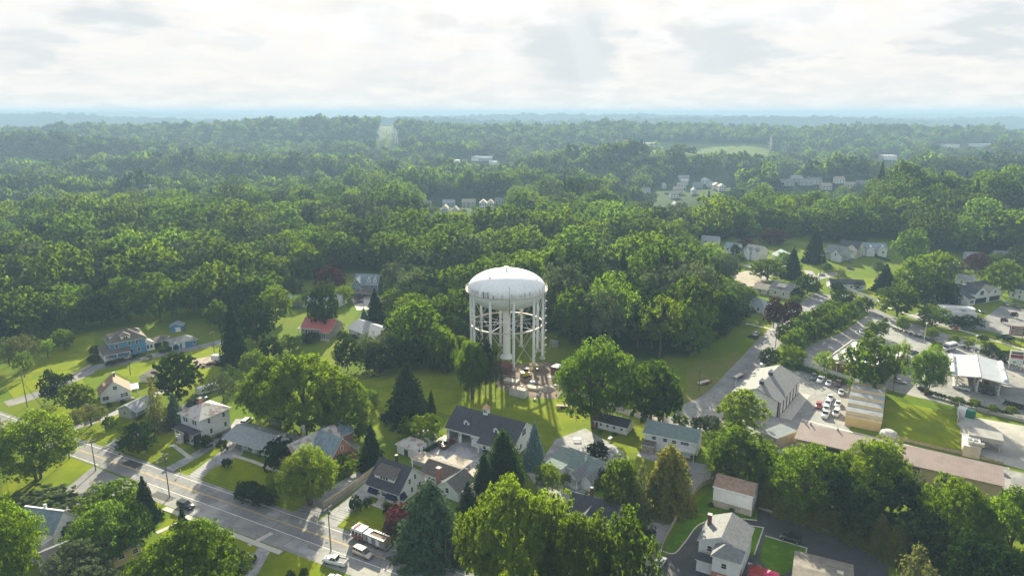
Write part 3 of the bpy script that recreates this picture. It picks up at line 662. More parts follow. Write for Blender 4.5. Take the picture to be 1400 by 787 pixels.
T('shrub_bright', 470, 646, 40, 622, 'bright shrubbery below the brick gable', 'shrub', 'shrub')
T('shrub_dark', 486, 700, 17, 677, 'dark egg-shaped bush on the front lawn of the blue-awning house', 'bush', 'bush')
T('shrub_dark', 503, 693, 12, 680, 'dark low bush left of the entrance steps of the blue-awning house', 'bush', 'bush'); T('shrub_dark', 529, 702, 12, 688, 'dark low bush right of the entrance steps of the blue-awning house', 'bush', 'bush')
T('shrub_flower', 546, 716, 36, 688, 'rose-flowered dark shrub between the blue-awning house and the big pine', 'flowering_shrub', 'shrub')
T('shrub_purple', 538, 733, 26, 708, 'dark purple shrub behind the fire engine', 'shrub', 'shrub')
T('pine', 590, 756, 96, 650, 'big blue-green pine beside the blue-awning house', 'pine_tree')
T('arbor', 688, 664, 54, 584, 'dark arborvitae in front of the big garage', 'arborvitae_tree')
T('arbor', 662, 680, 34, 618, 'smaller dark arborvitae left of the tall one by the big garage', 'arborvitae_tree')
T('conifer', 640, 700, 32, 655, 'dark evergreen wedged between the big pine and the bright tree', 'evergreen_tree')
T('spruce', 730, 637, 36, 574, 'silver-blue spruce at the gable of the big garage', 'spruce_tree')
T('big', 702, 815, 118, 640, 'large yellow-green tree in the bottom centre, tallest of its cluster', 'tree')
T('tall_bright', 752, 800, 66, 662, 'yellow-green tree at the right edge of the bottom centre cluster', 'tree')
T('tall_bright', 650, 790, 52, 685, 'yellow-green tree at the left edge of the bottom centre cluster', 'tree')
T('broad_bright', 749, 670, 34, 630, 'small round bright tree beside the grey-green roofed cottage', 'tree')
T('shrub_bright', 773, 664, 15, 645, 'clipped bush at the porch of the grey-green roofed cottage', 'bush', 'bush')
T('shrub_dark', 816, 628, 28, 602, 'small dark tree on the lawn right of the grey-green roofed cottage', 'tree')
T('broad', 846, 705, 50, 620, 'dark green tree left of the golden feathery tree', 'tree')
T('loose', 874, 722, 34, 630, 'sparse olive conifer in front of the golden feathery tree', 'conifer_tree')
T('feather', 912, 692, 74, 600, 'golden feathery drooping tree beside the curved lane', 'tree')
T('shrub_bright', 815, 665, 24, 648, 'light shrub below the porch of the grey-green roofed cottage', 'shrub', 'shrub')
T('big_green', 790, 840, 96, 692, 'large green tree at the bottom edge right of the yellow-green cluster', 'tree')
T('tall', 848, 850, 84, 694, 'green upright tree at the bottom edge beside the curved lane', 'tree')
T('shrub_dark', 884, 752, 26, 722, 'dark shrub at the lower left edge of the curved lane', 'shrub', 'shrub'); T('shrub_dark', 824, 662, 22, 640, 'dark shrub behind the golden feathery tree', 'shrub', 'shrub')
# tower surroundings
T('multi', 646, 545, 44, 458, 'dark grove tree left of the water tower legs, nearest the lawn', 'tree')
T('tall_dark', 664, 532, 30, 462, 'dark narrow grove tree behind the nearest one left of the water tower', 'tree'); T('airy_green', 630, 528, 28, 470, 'thin-stemmed grove tree at the left end of the grove by the tower', 'tree')
T('airy', 678, 546, 22, 486, 'olive young tree at the edge of the dug ground under the tower', 'tree')
T('tall', 606, 510, 36, 437, 'tall lit tree with two crowns left of the tower grove', 'tree'); T('broad_dark', 622, 505, 30, 455, 'dark tree between the tall lit tree and the tower grove', 'tree')
T('column_dark', 612, 512, 10, 480, 'thin black-green cypress at the foot of the tall lit tree', 'cypress_tree')
T('multi', 812, 584, 100, 452, 'large round maple right of the water tower, two dark stems', 'maple_tree')
T('tall', 889, 582, 76, 482, 'egg-shaped dense tree behind the raised ranch house', 'tree')
T('tall_dark', 906, 578, 46, 505, 'dark half of the egg-shaped tree pair behind the raised ranch house', 'tree')
T('shrub_dark', 957, 588, 24, 568, 'dark shrub behind the raised ranch house near the junction', 'shrub', 'shrub'); T('shrub_grey', 972, 590, 26, 566, 'pale grassy shrub at the junction', 'shrub', 'shrub')
T('shrub', 930, 582, 22, 566, 'green shrub at the back corner of the raised ranch house', 'shrub', 'shrub')
T('tall_bright', 1012, 592, 60, 527, 'bright round tree in front of the vehicle garage', 'tree')
T('big_green', 1008, 665, 92, 578, 'broad green tree above the brown-roofed white barn', 'tree')
T('broad_bright', 1000, 640, 62, 576, 'bright tree between the junction and the brown-roofed white barn', 'tree'); T('broad', 1044, 660, 44, 600, 'green tree right behind the brown-roofed white barn', 'tree')
T('multi', 1098, 702, 100, 600, 'dark tree with pale blossom-like highlights below the pink metal roof', 'tree')
T('tall_dark', 1140, 712, 60, 625, 'dark tree in the middle of the tree belt below the pink metal roof', 'tree')
T('big', 1190, 700, 92, 586, 'bright crown standing in front of the pink metal roof', 'tree'); T('broad_dark', 1215, 722, 80, 640, 'dark leafy tree under the bright crown by the pink metal roof', 'tree')
T('tall_dark', 1170, 735, 56, 655, 'black-green tree at the edge of the dark driveway', 'tree'); T('grey', 1240, 690, 44, 635, 'grey-green tree next to the open bay of the pink-roofed store', 'tree')
T('big', 1300, 765, 104, 650, 'wide bright tree right of centre in the bottom right corner group', 'tree'); T('big_green', 1372, 790, 110, 660, 'wide green tree at the right edge of the bottom right corner group', 'tree')
T('broad_dark', 1265, 770, 70, 690, 'dark tree at the left edge of the bottom right corner group', 'tree'); T('tall_dark', 1330, 830, 90, 730, 'dark tree at the bottom of the bottom right corner group', 'tree')
T('loose', 1244, 830, 70, 738, 'pale feathery conifer at the bottom edge on the right', 'conifer_tree')
for i, (x, y, w, t) in enumerate([(1048, 690, 34, 652), (1072, 700, 38, 655), (1096, 707, 38, 664), (1120, 716, 38, 672), (1146, 726, 38, 680), (1172, 738, 40, 690), (1200, 750, 40, 700), (1226, 764, 44, 712)]):
    T('feather', x, y, w, t, 'olive bamboo clump in the band along the retaining edge of the dark driveway', 'bamboo_clump', 'bamboo', 'bamboo clumps along the dark driveway')
T('shrub_bright', 1140, 790, 12, 775, 'small bright shrub on the flat grey roof edge at the bottom', 'shrub', 'shrub')
# right, by the car parks
T('tall', 1184, 535, 62, 452, 'big bright-edged tree in front of the brick store', 'tree'); T('airy_green', 1221, 535, 34, 458, 'thin tree with a bare leaning stem right of the brick store', 'tree')
T('multi', 1266, 540, 46, 467, 'leaning tree with a pale stem at the edge of the car park', 'tree')
T('airy_green', 1126, 512, 28, 476, 'small green tree left of the brick store wall', 'tree')
T('broad_bright', 1082, 500, 36, 469, 'round yellow-green tree behind the vehicle garage', 'tree'); T('broad_dark', 1051, 500, 28, 473, 'dark round tree at the roadside behind the vehicle garage', 'tree')
for i, (x, y, t) in enumerate([(1078, 482, 449), (1090, 478, 445), (1102, 472, 438), (1114, 467, 433), (1126, 460, 427), (1138, 454, 421), (1150, 448, 415), (1161, 441, 411), (1171, 433, 406), (1182, 424, 403)]):
    T('column', x, y, 21, t, 'pyramidal pear tree in the front row of the screen beside the car park', 'pear_tree', 'tree', 'front row of pear trees')
for i, (x, y, t) in enumerate([(1086, 462, 432), (1098, 456, 424), (1109, 450, 418), (1121, 444, 415), (1134, 438, 412), (1146, 432, 408), (1070, 468, 440)]):
    T('column', x, y, 21, t, 'pyramidal pear tree in the back row of the screen beside the street', 'pear_tree', 'tree', 'back row of pear trees')
T('broad_dark', 1151, 420, 28, 392, 'dark ball-shaped tree at the top of the pear tree screen', 'tree')
T('purple', 1057, 448, 25, 404, 'taller purple-leaved tree beside the street', 'purple_tree'); T('purple', 1080, 446, 28, 408, 'shorter purple-leaved tree beside the street', 'purple_tree')
T('conifer', 1112, 360, 30, 307, 'tall dark pine between the white colonial houses', 'pine_tree'); T('conifer', 1082, 380, 30, 336, 'dark conifer in front of the grey-roofed garage of the colonial house', 'conifer_tree')
T('broad', 1049, 385, 46, 348, 'broad green tree below the cream colonial house', 'tree'); T('broad_grey', 990, 385, 42, 344, 'pale round tree on the slope left of the cream colonial house', 'tree')
T('broad', 1103, 402, 36, 372, 'green tree right of the grey bungalow', 'tree'); T('shrub_dark', 1088, 408, 22, 392, 'dark bush beside the grey bungalow porch', 'bush', 'bush')
T('airy', 1148, 388, 14, 364, 'small grey leafless-looking tree by the cross street', 'tree')
T('purple', 1019, 345, 20, 322, 'purple tree left of the cream colonial house', 'purple_tree'); T('purple', 1058, 335, 36, 312, 'purple-topped tree behind the cream colonial house', 'purple_tree')
T('column_dark', 1005, 352, 14, 332, 'narrow dark tree in front of the small blue-white house', 'tree'); T('shrub_dark', 972, 352, 20, 335, 'dark bush beside the small white-roofed house', 'bush', 'bush')
T('broad', 1020, 420, 30, 388, 'green tree behind the long grey-roofed house', 'tree'); T('tall_dark', 1004, 440, 44, 402, 'dark tree left of the purple-leaved trees', 'tree'); T('tall_dark', 980, 452, 54, 400, 'very dark tree at the edge of the wood above the street', 'tree')
T('shrub_dark', 1144, 402, 20, 384, 'dark shrub in front of the low white ranch', 'shrub', 'shrub'); T('shrub_dark', 1172, 395, 18, 382, 'dark shrub at the right end of the low white ranch', 'shrub', 'shrub')
T('airy', 960, 400, 40, 358, 'brownish sparse tree on the slope, left one', 'tree'); T('grey', 945, 430, 30, 392, 'pale sparse tree on the slope below the brownish one', 'tree'); T('airy_green', 985, 408, 40, 385, 'light sparse tree beside the bare ground on the slope', 'tree')
T('tall', 1242, 365, 42, 308, 'tall tree at the left of the right-hand tree cluster, highest', 'tree'); T('broad', 1248, 400, 46, 345, 'tree in the middle of the right-hand cluster', 'tree'); T('tall', 1282, 395, 42, 336, 'tall tree at the right of the right-hand cluster', 'tree')
T('broad_dark', 1268, 420, 46, 368, 'dark tree low in the right-hand cluster', 'tree'); T('broad', 1226, 432, 48, 384, 'broad tree at the foot of the right-hand cluster near the highway', 'tree'); T('conifer', 1208, 398, 32, 358, 'dark conifer at the left of the right-hand cluster', 'conifer_tree')
T('tall_dark', 1292, 425, 28, 380, 'dark tree against the roof of the gabled store', 'tree'); T('broad_bright', 1274, 446, 36, 414, 'round light tree beside the white flat-roofed annex', 'tree')
T('shrub_dark', 1302, 447, 26, 429, 'dark shrub in front of the white annex, left half', 'shrub', 'shrub'); T('shrub_dark', 1326, 449, 28, 429, 'dark shrub in front of the white annex, right half', 'shrub', 'shrub')
T('broad_bright', 1368, 404, 44, 351, 'round bright tree with a straight trunk right of the gabled store', 'tree')
T('purple', 1333, 375, 30, 342, 'purple-brown tree behind the small white garage', 'purple_tree'); T('broad', 1357, 372, 30, 343, 'green tree right of the purple-brown one', 'tree'); T('broad', 1378, 366, 20, 345, 'small green tree at the far right wood edge', 'tree')
T('shrub_purple', 1314, 372, 8, 364, 'tiny dark bush behind the small white garage', 'bush', 'bush')
for x, y, w, t, k, l in [(1233, 452, 18, 431, 'broad_bright', 'small lollipop tree on the highway verge, uphill one'), (1273, 463, 17, 445, 'broad_bright', 'small lollipop tree beside the lamp post on the highway verge'), (1190, 462, 17, 437, 'broad', 'small tree on the car park island, left one'),
    (1204, 461, 17, 436, 'broad', 'small tree on the car park island, right one'), (1279, 482, 15, 466, 'broad', 'small tree left of the white shuttle bus'), (1304, 470, 14, 456, 'broad_bright', 'small tree right of the white shuttle bus'),
    (1352, 489, 22, 467, 'broad_dark', 'dark small tree behind the fuel canopy, left one'), (1372, 495, 20, 476, 'broad_dark', 'dark small tree behind the fuel canopy, right one'), (1390, 500, 18, 480, 'broad_dark', 'dark small tree beside the red price sign'),
    (1325, 473, 12, 465, 'shrub', 'small round bush on the highway verge near the bus'), (1210, 442, 6, 434, 'shrub', 'tiny bush on the highway verge'), (1343, 466, 14, 457, 'shrub_dark', 'dark bush by the white car on the verge'),
    (1374, 466, 20, 455, 'shrub_dark', 'dark bush under the red board sign'), (1372, 442, 8, 433, 'shrub_purple', 'red-leaved bush on the car park island, left'), (1386, 434, 9, 425, 'shrub_purple', 'red-leaved bush on the car park island, right')]:
    T(k, x, y, w, t, l, 'tree' if 'tree' in l else 'bush', 'tree' if 'tree' in l else 'bush')
# behind the left houses and round the red-roofed house
T('tall_dark', 443, 452, 44, 377, 'tall dark cedar behind the red-roofed house', 'cedar_tree'); T('purple', 453, 402, 38, 359, 'purple-leaved round tree in the wood behind the red-roofed house', 'purple_tree')
T('broad', 471, 414, 26, 388, 'green tree left of the blue-grey shingled house', 'tree'); T('conifer', 514, 440, 30, 392, 'dark conifer right of the blue-grey shingled house', 'conifer_tree'); T('spruce', 498, 438, 13, 420, 'small blue spruce behind the grey garage', 'spruce_tree')
T('broad', 540, 430, 40, 392, 'green tree in the grove right of the grey garage, rear one', 'tree'); T('tall', 562, 462, 42, 404, 'tall lit tree in the grove right of the grey garage', 'tree'); T('tall', 590, 470, 44, 400, 'tall tree at the right of the grove beyond the grey garage', 'tree')
T('broad_dark', 476, 506, 34, 458, 'dark tree above the right shoulder of the huge tree', 'tree'); T('grey', 505, 505, 40, 450, 'grey-green tree with pale tips in the thicket, left one', 'tree'); T('grey', 535, 500, 40, 446, 'grey-green tree with pale tips in the thicket, right one', 'tree')
T('broad_dark', 520, 512, 40, 470, 'dark tree low in the thicket below the grey garage', 'tree'); T('broad_dark', 560, 505, 44, 455, 'dark tree in the thicket nearest the tower', 'tree'); T('tall_dark', 545, 480, 40, 425, 'dark tree behind the thicket', 'tree')
T('shrub', 470, 470, 16, 450, 'small green shrub beside the drive of the grey garage', 'shrub', 'shrub'); T('shrub_dark', 425, 468, 22, 452, 'dark shrub against the red-roofed house', 'shrub', 'shrub'); T('shrub_purple', 462, 452, 16, 438, 'purple shrub right of the red-roofed house', 'shrub', 'shrub')
T('broad', 400, 400, 30, 375, 'green tree behind the pale cottage on the left', 'tree'); T('airy_green', 408, 420, 24, 400, 'light small tree in front of the pale cottage', 'tree'); T('broad_bright', 378, 440, 46, 388, 'bright tree left of the pale cottage', 'tree')
T('tall_dark', 350, 430, 50, 375, 'dark tree beyond the tall black-green conifer', 'tree')
# trees on the lawn behind the blue house
T('tall', 220, 440, 56, 368, 'tall green tree standing on the lawn behind the small blue shed', 'tree'); T('tall', 266, 430, 50, 374, 'tall green tree on the lawn right of the small blue shed', 'tree'); T('broad', 176, 440, 54, 372, 'green tree right behind the blue house roof', 'tree')
T('broad', 288, 425, 30, 385, 'small tree on the lawn at the wood edge right of the blue shed', 'tree'); T('column_dark', 330, 420, 16, 386, 'dark columnar tree at the lawn edge', 'tree'); T('column', 320, 420, 12, 392, 'light columnar tree at the lawn edge', 'tree')
T('broad_dark', 140, 446, 50, 392, 'dark tree at the wood edge left of the blue house', 'tree'); T('shrub_dark', 130, 486, 14, 472, 'dark bush left of the blue house porch', 'bush', 'bush'); T('shrub_dark', 128, 496, 16, 484, 'dark bush below the blue house porch', 'bush', 'bush')
T('grey', 14, 500, 40, 458, 'blue-grey shrubby tree at the left edge', 'tree'); T('airy', 36, 500, 40, 452, 'pale olive tree on the left lawn', 'tree'); T('airy_green', 34, 515, 26, 478, 'yellowish small tree on the left lawn', 'tree'); T('grey', 4, 640, 22, 548, 'dark leafy tree cut by the left edge beside the corner maple', 'tree')
# dead tree by the ranch
dt = dead_tree(); p = G(409, 632); r = empty('bare_tree', p, 0, 'bare grey leafless tree beside the ranch house', 'tree'); k = topz(p, 586); r.scale = (k * .9, k * .9, k); add_obj('branches', dt, r)
dt = dead_tree(); p = G(1216, 520)
# hedges
def hedge(name, pts, w, h, label, key='dark', dens=70):
    line = smooth_line(gp(pts)); P = []; N = []
    for a, b in zip(line[:-1], line[1:]):
        a = Vector(a); b = Vector(b); l = (b - a).length; n = max(4, int(l * dens)); t = rng.uniform(0, 1, n)
        ang = rng.uniform(0, math.pi, n); cx = np.cos(ang) * w / 2; cz = .25 + np.sin(ang) ** .5 * (h - .25) * rng.uniform(.4, 1.05, n); d = (b - a).normalized()
        X = a.x + (b.x - a.x) * t - d.y * cx; Y = a.y + (b.y - a.y) * t + d.x * cx
        P.append(np.stack([X, Y, cz], 1)); N.append(np.stack([-d.y * np.cos(ang), d.x * np.cos(ang), np.sin(ang)], 1))
    P = np.vstack(P); c = P.mean(0); c[2] = 0
    me = leaves_mesh(name, P - c, np.vstack(N), .38, key); o = add_obj(name, me, loc=tuple(c)); tag(o, label, 'hedge'); return o
hedge('hedge', [(153, 499), (170, 494), (199, 487)], 1.8, 2.0, 'long clipped hedge in front of the blue house')
hedge('hedge', [(217, 484), (235, 479), (248, 475)], 1.6, 1.6, 'short clipped hedge in front of the blue garage')
hedge('hedge', [(328, 668), (350, 678), (378, 688)], 2.2, 2.2, 'dark roadside hedge below the ranch lawn')
hedge('hedge', [(1065, 498), (1090, 504), (1120, 514), (1160, 526)], 2.4, 2.0, 'green hedge behind the parked pickups', 'broad', 90)
hedge('hedge', [(577, 620), (588, 615), (603, 606)], 1.2, 1.2, 'low hedge beside the long white outbuilding', 'dark')
hedge('hedge', [(1175, 346), (1200, 353), (1215, 358)], 1.8, 1.6, 'low hedge in front of the rightmost colonial house', 'dark')
hedge('hedge', [(1372, 552), (1400, 560), (1440, 570)], 2.4, 1.5, 'dark low hedge right of the row beside the concrete lot', 'dark')
# rows of round bushes beside the filling station and on the highway verge
def bush_row(pts, n, wpx, hpx, label, group, kind='shrub_dark'):
    l = smooth_line(pts); L = []
    for i in range(n):
        t = i / (n - 1) * (len(l) - 1); k = int(min(t, len(l) - 2)); f = t - k
        x = l[k][0] + (l[k + 1][0] - l[k][0]) * f; y = l[k][1] + (l[k + 1][1] - l[k][1]) * f
        tree_px(kind, x + random.uniform(-.6, .6), y, wpx * random.uniform(.85, 1.15), y - hpx, label, 'bush', 'bush', group)
bush_row([(1262, 537), (1300, 548), (1340, 560), (1375, 568)], 20, 6.5, 7, 'small dark clipped bush in the row between filling station and grass', 'clipped bushes below the filling station')
bush_row([(1222, 451), (1255, 461), (1285, 472)], 12, 5, 4, 'tiny clipped bush in the strip between highway and car park', 'tiny bushes on the highway strip')
bush_row([(1318, 476), (1350, 487), (1375, 497)], 9, 5, 4, 'tiny clipped bush in the strip behind the fuel canopy', 'tiny bushes behind the fuel canopy')
for x, y in ((1309, 553), (1332, 556), (1357, 564), (1382, 566)): tree_px('shrub_bright', x, y, 15, y - 12, 'light green shrub standing among the clipped bushes by the filling station', 'shrub', 'shrub', 'light shrubs by the filling station')
# ------------------------------------------------------------------ woods
FILL = [([(0, 474), (0, 490), (50, 466), (110, 455), (155, 442), (140, 430), (95, 444), (45, 455)], .85), ([(545, 470), (548, 440), (560, 402), (600, 430), (645, 452), (640, 505), (600, 512), (560, 506)], .72), ([(462, 500), (530, 488), (550, 512), (490, 518)], .45),
        ([(940, 354), (980, 350), (996, 372), (990, 392), (985, 410), (1010, 436), (975, 462), (950, 420)], .6), ([(300, 412), (330, 398), (385, 383), (388, 412), (345, 436), (300, 432)], .8), ([(520, 390), (560, 402), (556, 425), (522, 422)], .7), ([(1010, 322), (1060, 322), (1100, 312), (1098, 322), (1060, 330)], .6), ([(1380, 356), (1400, 352), (1440, 354), (1440, 364), (1400, 366)], .7)]
def forest_points():
    pts = []
    def ring(r0, r1, step, jit, kh):
        xs = np.arange(-r1, r1, step); ys = np.arange(60, r1, step * .9)
        X, Y = np.meshgrid(xs, ys); X = X + (np.arange(len(ys)) % 2)[:, None] * step * .5
        X = (X + rng.uniform(-jit, jit, X.shape) * step).ravel(); Y = (Y + rng.uniform(-jit, jit, Y.shape) * step).ravel()
        R = np.hypot(X, Y); k = (R >= r0) & (R < r1) & (np.abs(X) < Y * .98 + 40); X, Y, R = X[k], Y[k], R[k]
        Z = hgt(X, Y); d = Y * CP + (CH - Z) * SP; px = 700 + FPX * X / d; py = 393.5 - FPX * ((Z - CH) * CP + Y * SP) / d
        keep = ~inpoly(px, py, CLEAR); fl = np.zeros(len(X))
        if r0 < 900:
            for poly, f in FILL: w = inpoly(px, py, poly); keep |= w; fl = np.where(w, f, fl)
        for poly, f in FARCLEAR: keep &= ~inpoly(px, py, poly)
        keep &= fbm(X * 1.0, Y, 60.) > -.95 if r0 < 900 else True
        sz = 1. + .25 * fbm(X + 300, Y, 90.) + rng.normal(size=len(X)) * .26
        X, Y, Z, px, py, R, sz, fl = [a[keep] for a in (X, Y, Z, px, py, R, sz, fl)]
        pts.append(np.stack([X, Y, Z, np.clip(sz, .45, 1.75), np.where(fl > 0, fl, kh), px, py], 1))
    ring(180, 620, 12.6, .38, 1.); ring(620, 1400, 11.8, .4, .999); ring(1400, 3200, 12., .4, 1.0); ring(3200, 7500, 30., .45, 2.4)
    return np.vstack(pts)
FP = forest_points()
# lower the trees that would hide the far clearings
for poly, _ in FARCLEAR:
    q = np.array(poly); x0, x1, y1 = q[:, 0].min() - 4, q[:, 0].max() + 4, q[:, 1].max()
    near = (FP[:, 5] > x0) & (FP[:, 5] < x1) & (FP[:, 6] >= y1 - 3)
    d = FP[:, 1] * CP + (CH - FP[:, 2]) * SP
    lim = (FP[:, 6] - (y1 - 2)) * d / FPX / CP      # tallest tree that stays below the clearing's lower edge
    w = near & (lim < 26); FP[w, 4] = np.minimum(FP[w, 4], np.maximum(lim[w], 3.5) / 17.)
Rr = np.hypot(FP[:, 0], FP[:, 1]); order = np.argsort(Rr); FP = FP[order]; Rr = Rr[order]
WKINDS = (['tall', 'broad', 'tall', 'broad', 'tall', 'broad_dark', 'tall_dark', 'broad_bright', 'tall', 'broad', 'grey', 'airy_green', 'conifer', 'tall_bright'])
NIND = 170
cnt = 0
for i in range(NIND):
    x, y, z, s, kh, px, py = FP[i]
    k = WKINDS[int(rng.integers(len(WKINDS)))]
    tall = 1.25 if 740 < px < 960 and py < 520 else 1.
    w = 19.5 * s; h = 18.5 * s * tall * rng.uniform(.9, 1.15)
    if kh < 1: w *= max(kh, .45); h *= kh; tall = 1.
    if k == 'conifer': w *= .6; h *= .85
    zone = 'left of the blue house' if px < 135 else 'behind the blue house' if px < 330 else 'behind the red-roofed house' if px < 560 else 'left of the water tower' if px < 640 else 'behind the water tower' if px < 760 else 'right of the water tower' if px < 1000 else 'above the neighbourhood on the right'
    look = {'t': 'tall', 'b': 'rounded', 'g': 'pale', 'a': 'airy', 'c': 'pointed'}[k[0]]; tone = 'dark green' if 'dark' in k or k == 'conifer' else 'bright green' if 'bright' in k else 'green'
    place_tree(k, (x, y, z), w, h, 'conifer_tree' if k == 'conifer' else 'woodland_tree', '%s %s tree at the edge of the wood %s' % (look, tone, zone), 'tree', '%s %s wood-edge trees %s' % (look, tone, zone))
# the rest of the woods: one mass of instanced trees
def lod(kind, key, n, fn, size, aspect=1.3):
    out = []
    for i in range(n):
        r = fn(); me = leaves_mesh('wood_' + kind, r[0], r[1], size, key, aspect, .55)
        o = bpy.data.objects.new('wood_' + kind, me); out.append(o)
    return out
mid = lod('mid', 'broad', 5, lambda: broad_pts(30, 12, 18, low=.0, seed_up=-.8, rl=(.16, .22)), .038) + lod('mid_dark', 'dark', 1, lambda: broad_pts(30, 12, 18, low=.0, seed_up=-.8, rl=(.16, .22)), .038) + lod('mid_conifer', 'conifer', 1, lambda: conifer_pts(18, 12, 10), .075, 1.6) \
    + lod('mid_bright', 'bright', 1, lambda: broad_pts(30, 12, 18, low=.0, seed_up=-.8, rl=(.16, .22)), .038) + lod('mid_grey', 'grey', 1, lambda: broad_pts(30, 12, 18, low=.0, seed_up=-.8, rl=(.16, .22)), .038)
low_ = lod('low', 'broad', 4, lambda: broad_pts(16, 6, 5, low=.0, seed_up=-.6, rl=(.12, .2)), .12) + lod('low_dark', 'dark', 1, lambda: broad_pts(16, 6, 5, low=.0, seed_up=-.6, rl=(.12, .2)), .12) + lod('low_grey', 'grey', 1, lambda: broad_pts(16, 6, 5, low=.0, seed_up=-.6, rl=(.12, .2)), .12)
far = lod('far', 'dark', 3, lambda: broad_pts(12, 4, 4, low=.02, seed_up=.0, rl=(.12, .22)), .20)
VAR = mid + low_ + far; nm, nl_, nf_ = len(mid), len(low_), len(far)
wc = bpy.data.collections.new('wood_sources')
for i, o in enumerate(VAR): o.name = 'wood%02d_' % i + o.name; wc.objects.link(o)
Q = FP[NIND:]; RQ = Rr[NIND:]; n = len(Q)
pick = np.where(RQ < 950, rng.choice([0, 1, 2, 3, 4, 0, 1, 2, 5, 6, 7, 8, 3, 4, 0, 1, 5, 7, 8], n), np.where(RQ < 2600, nm + rng.choice([0, 1, 2, 3, 4, 4, 5, 4], n), nm + nl_ + rng.integers(0, nf_, n)))
base_w = 16.5; base_h = 18.
W_ = np.where(RQ < 640, 1.12, np.where(RQ < 1400, .95, .92)) * base_w * Q[:, 3] * np.where(Q[:, 4] > 1, Q[:, 4] * 1.02, np.where(Q[:, 4] < 1, np.maximum(Q[:, 4], .5), 1.0)); H_ = base_h * Q[:, 3] * np.where(Q[:, 4] > 1, 1 + (Q[:, 4] - 1) * .15, Q[:, 4]) * rng.uniform(.68, 1.25, n)
W_ = np.where(pick == 6, W_ * .6, W_)
me = bpy.data.meshes.new('woodland'); me.vertices.add(n); me.vertices.foreach_set('co', Q[:, :3].ravel().astype(np.float32))
for nme, typ, dat, f in (('pick', 'INT', pick.astype(np.int32), 'value'), ('rot', 'FLOAT', rng.uniform(0, 6.28, n).astype(np.float32), 'value')):
    a = me.attributes.new(nme, typ, 'POINT'); a.data.foreach_set(f, dat)
a = me.attributes.new('scl', 'FLOAT_VECTOR', 'POINT'); a.data.foreach_set('vector', np.stack([W_, W_, H_], 1).ravel().astype(np.float32))
wo = add_obj('woodland', me); wo['kind'] = 'stuff'; tag(wo, 'dense rolling green woodland stretching to the hazy hills', 'woodland')
ng = bpy.data.node_groups.new('woodland', 'GeometryNodeTree'); ng.interface.new_socket('Geometry', in_out='INPUT', socket_type='NodeSocketGeometry'); ng.interface.new_socket('Geometry', in_out='OUTPUT', socket_type='NodeSocketGeometry')
gi = ng.nodes.new('NodeGroupInput'); go = ng.nodes.new('NodeGroupOutput'); iop = ng.nodes.new('GeometryNodeInstanceOnPoints'); ci = ng.nodes.new('GeometryNodeCollectionInfo')
ci.inputs['Collection'].default_value = wc; ci.inputs['Separate Children'].default_value = True; ci.inputs['Reset Children'].default_value = True
def named(nme, typ):
    a = ng.nodes.new('GeometryNodeInputNamedAttribute'); a.data_type = typ; a.inputs['Name'].default_value = nme; return a.outputs['Attribute']
ng.links.new(gi.outputs[0], iop.inputs['Points']); ng.links.new(ci.outputs[0], iop.inputs['Instance']); iop.inputs['Pick Instance'].default_value = True
ng.links.new(named('pick', 'INT'), iop.inputs['Instance Index'])
cx = ng.nodes.new('ShaderNodeCombineXYZ'); ng.links.new(named('rot', 'FLOAT'), cx.inputs[2]); e2r = ng.nodes.new('FunctionNodeEulerToRotation'); ng.links.new(cx.outputs[0], e2r.inputs[0]); ng.links.new(e2r.outputs[0], iop.inputs['Rotation'])
ng.links.new(named('scl', 'FLOAT_VECTOR'), iop.inputs['Scale']); ng.links.new(iop.outputs[0], go.inputs[0])
mod = wo.modifiers.new('woodland', 'NODES'); mod.node_group = ng
print('forest', n, 'hand', len(HAND))

# low planting against house walls, clutter on lawns
for i, (x, y, w) in enumerate([(150, 500, 8), (205, 490, 6), (150, 556, 7), (168, 552, 6), (190, 574, 6), (268, 606, 7), (300, 598, 6), (345, 617, 7), (356, 620, 6), (368, 622, 7), (462, 640, 9), (475, 636, 8), (548, 700, 8), (560, 694, 8), (616, 604, 5), (664, 620, 6), (705, 612, 7), (752, 645, 6), (768, 652, 6), (820, 592, 5), (840, 595, 5), (895, 602, 6), (925, 612, 6), (948, 628, 7), (972, 692, 6), (1000, 700, 6), (420, 470, 7), (446, 462, 6), (484, 462, 6), (1010, 424, 6), (1030, 428, 6), (1062, 404, 6), (1140, 394, 6), (1170, 396, 6), (1024, 350, 5), (1150, 352, 5), (1196, 352, 5), (1318, 392, 6)]):
    tree_px('shrub' if i % 3 else 'shrub_dark', x, y, w * 1.2, y - w, 'small rounded green bush planted against a house wall', 'bush', 'bush', 'bushes planted along house walls')
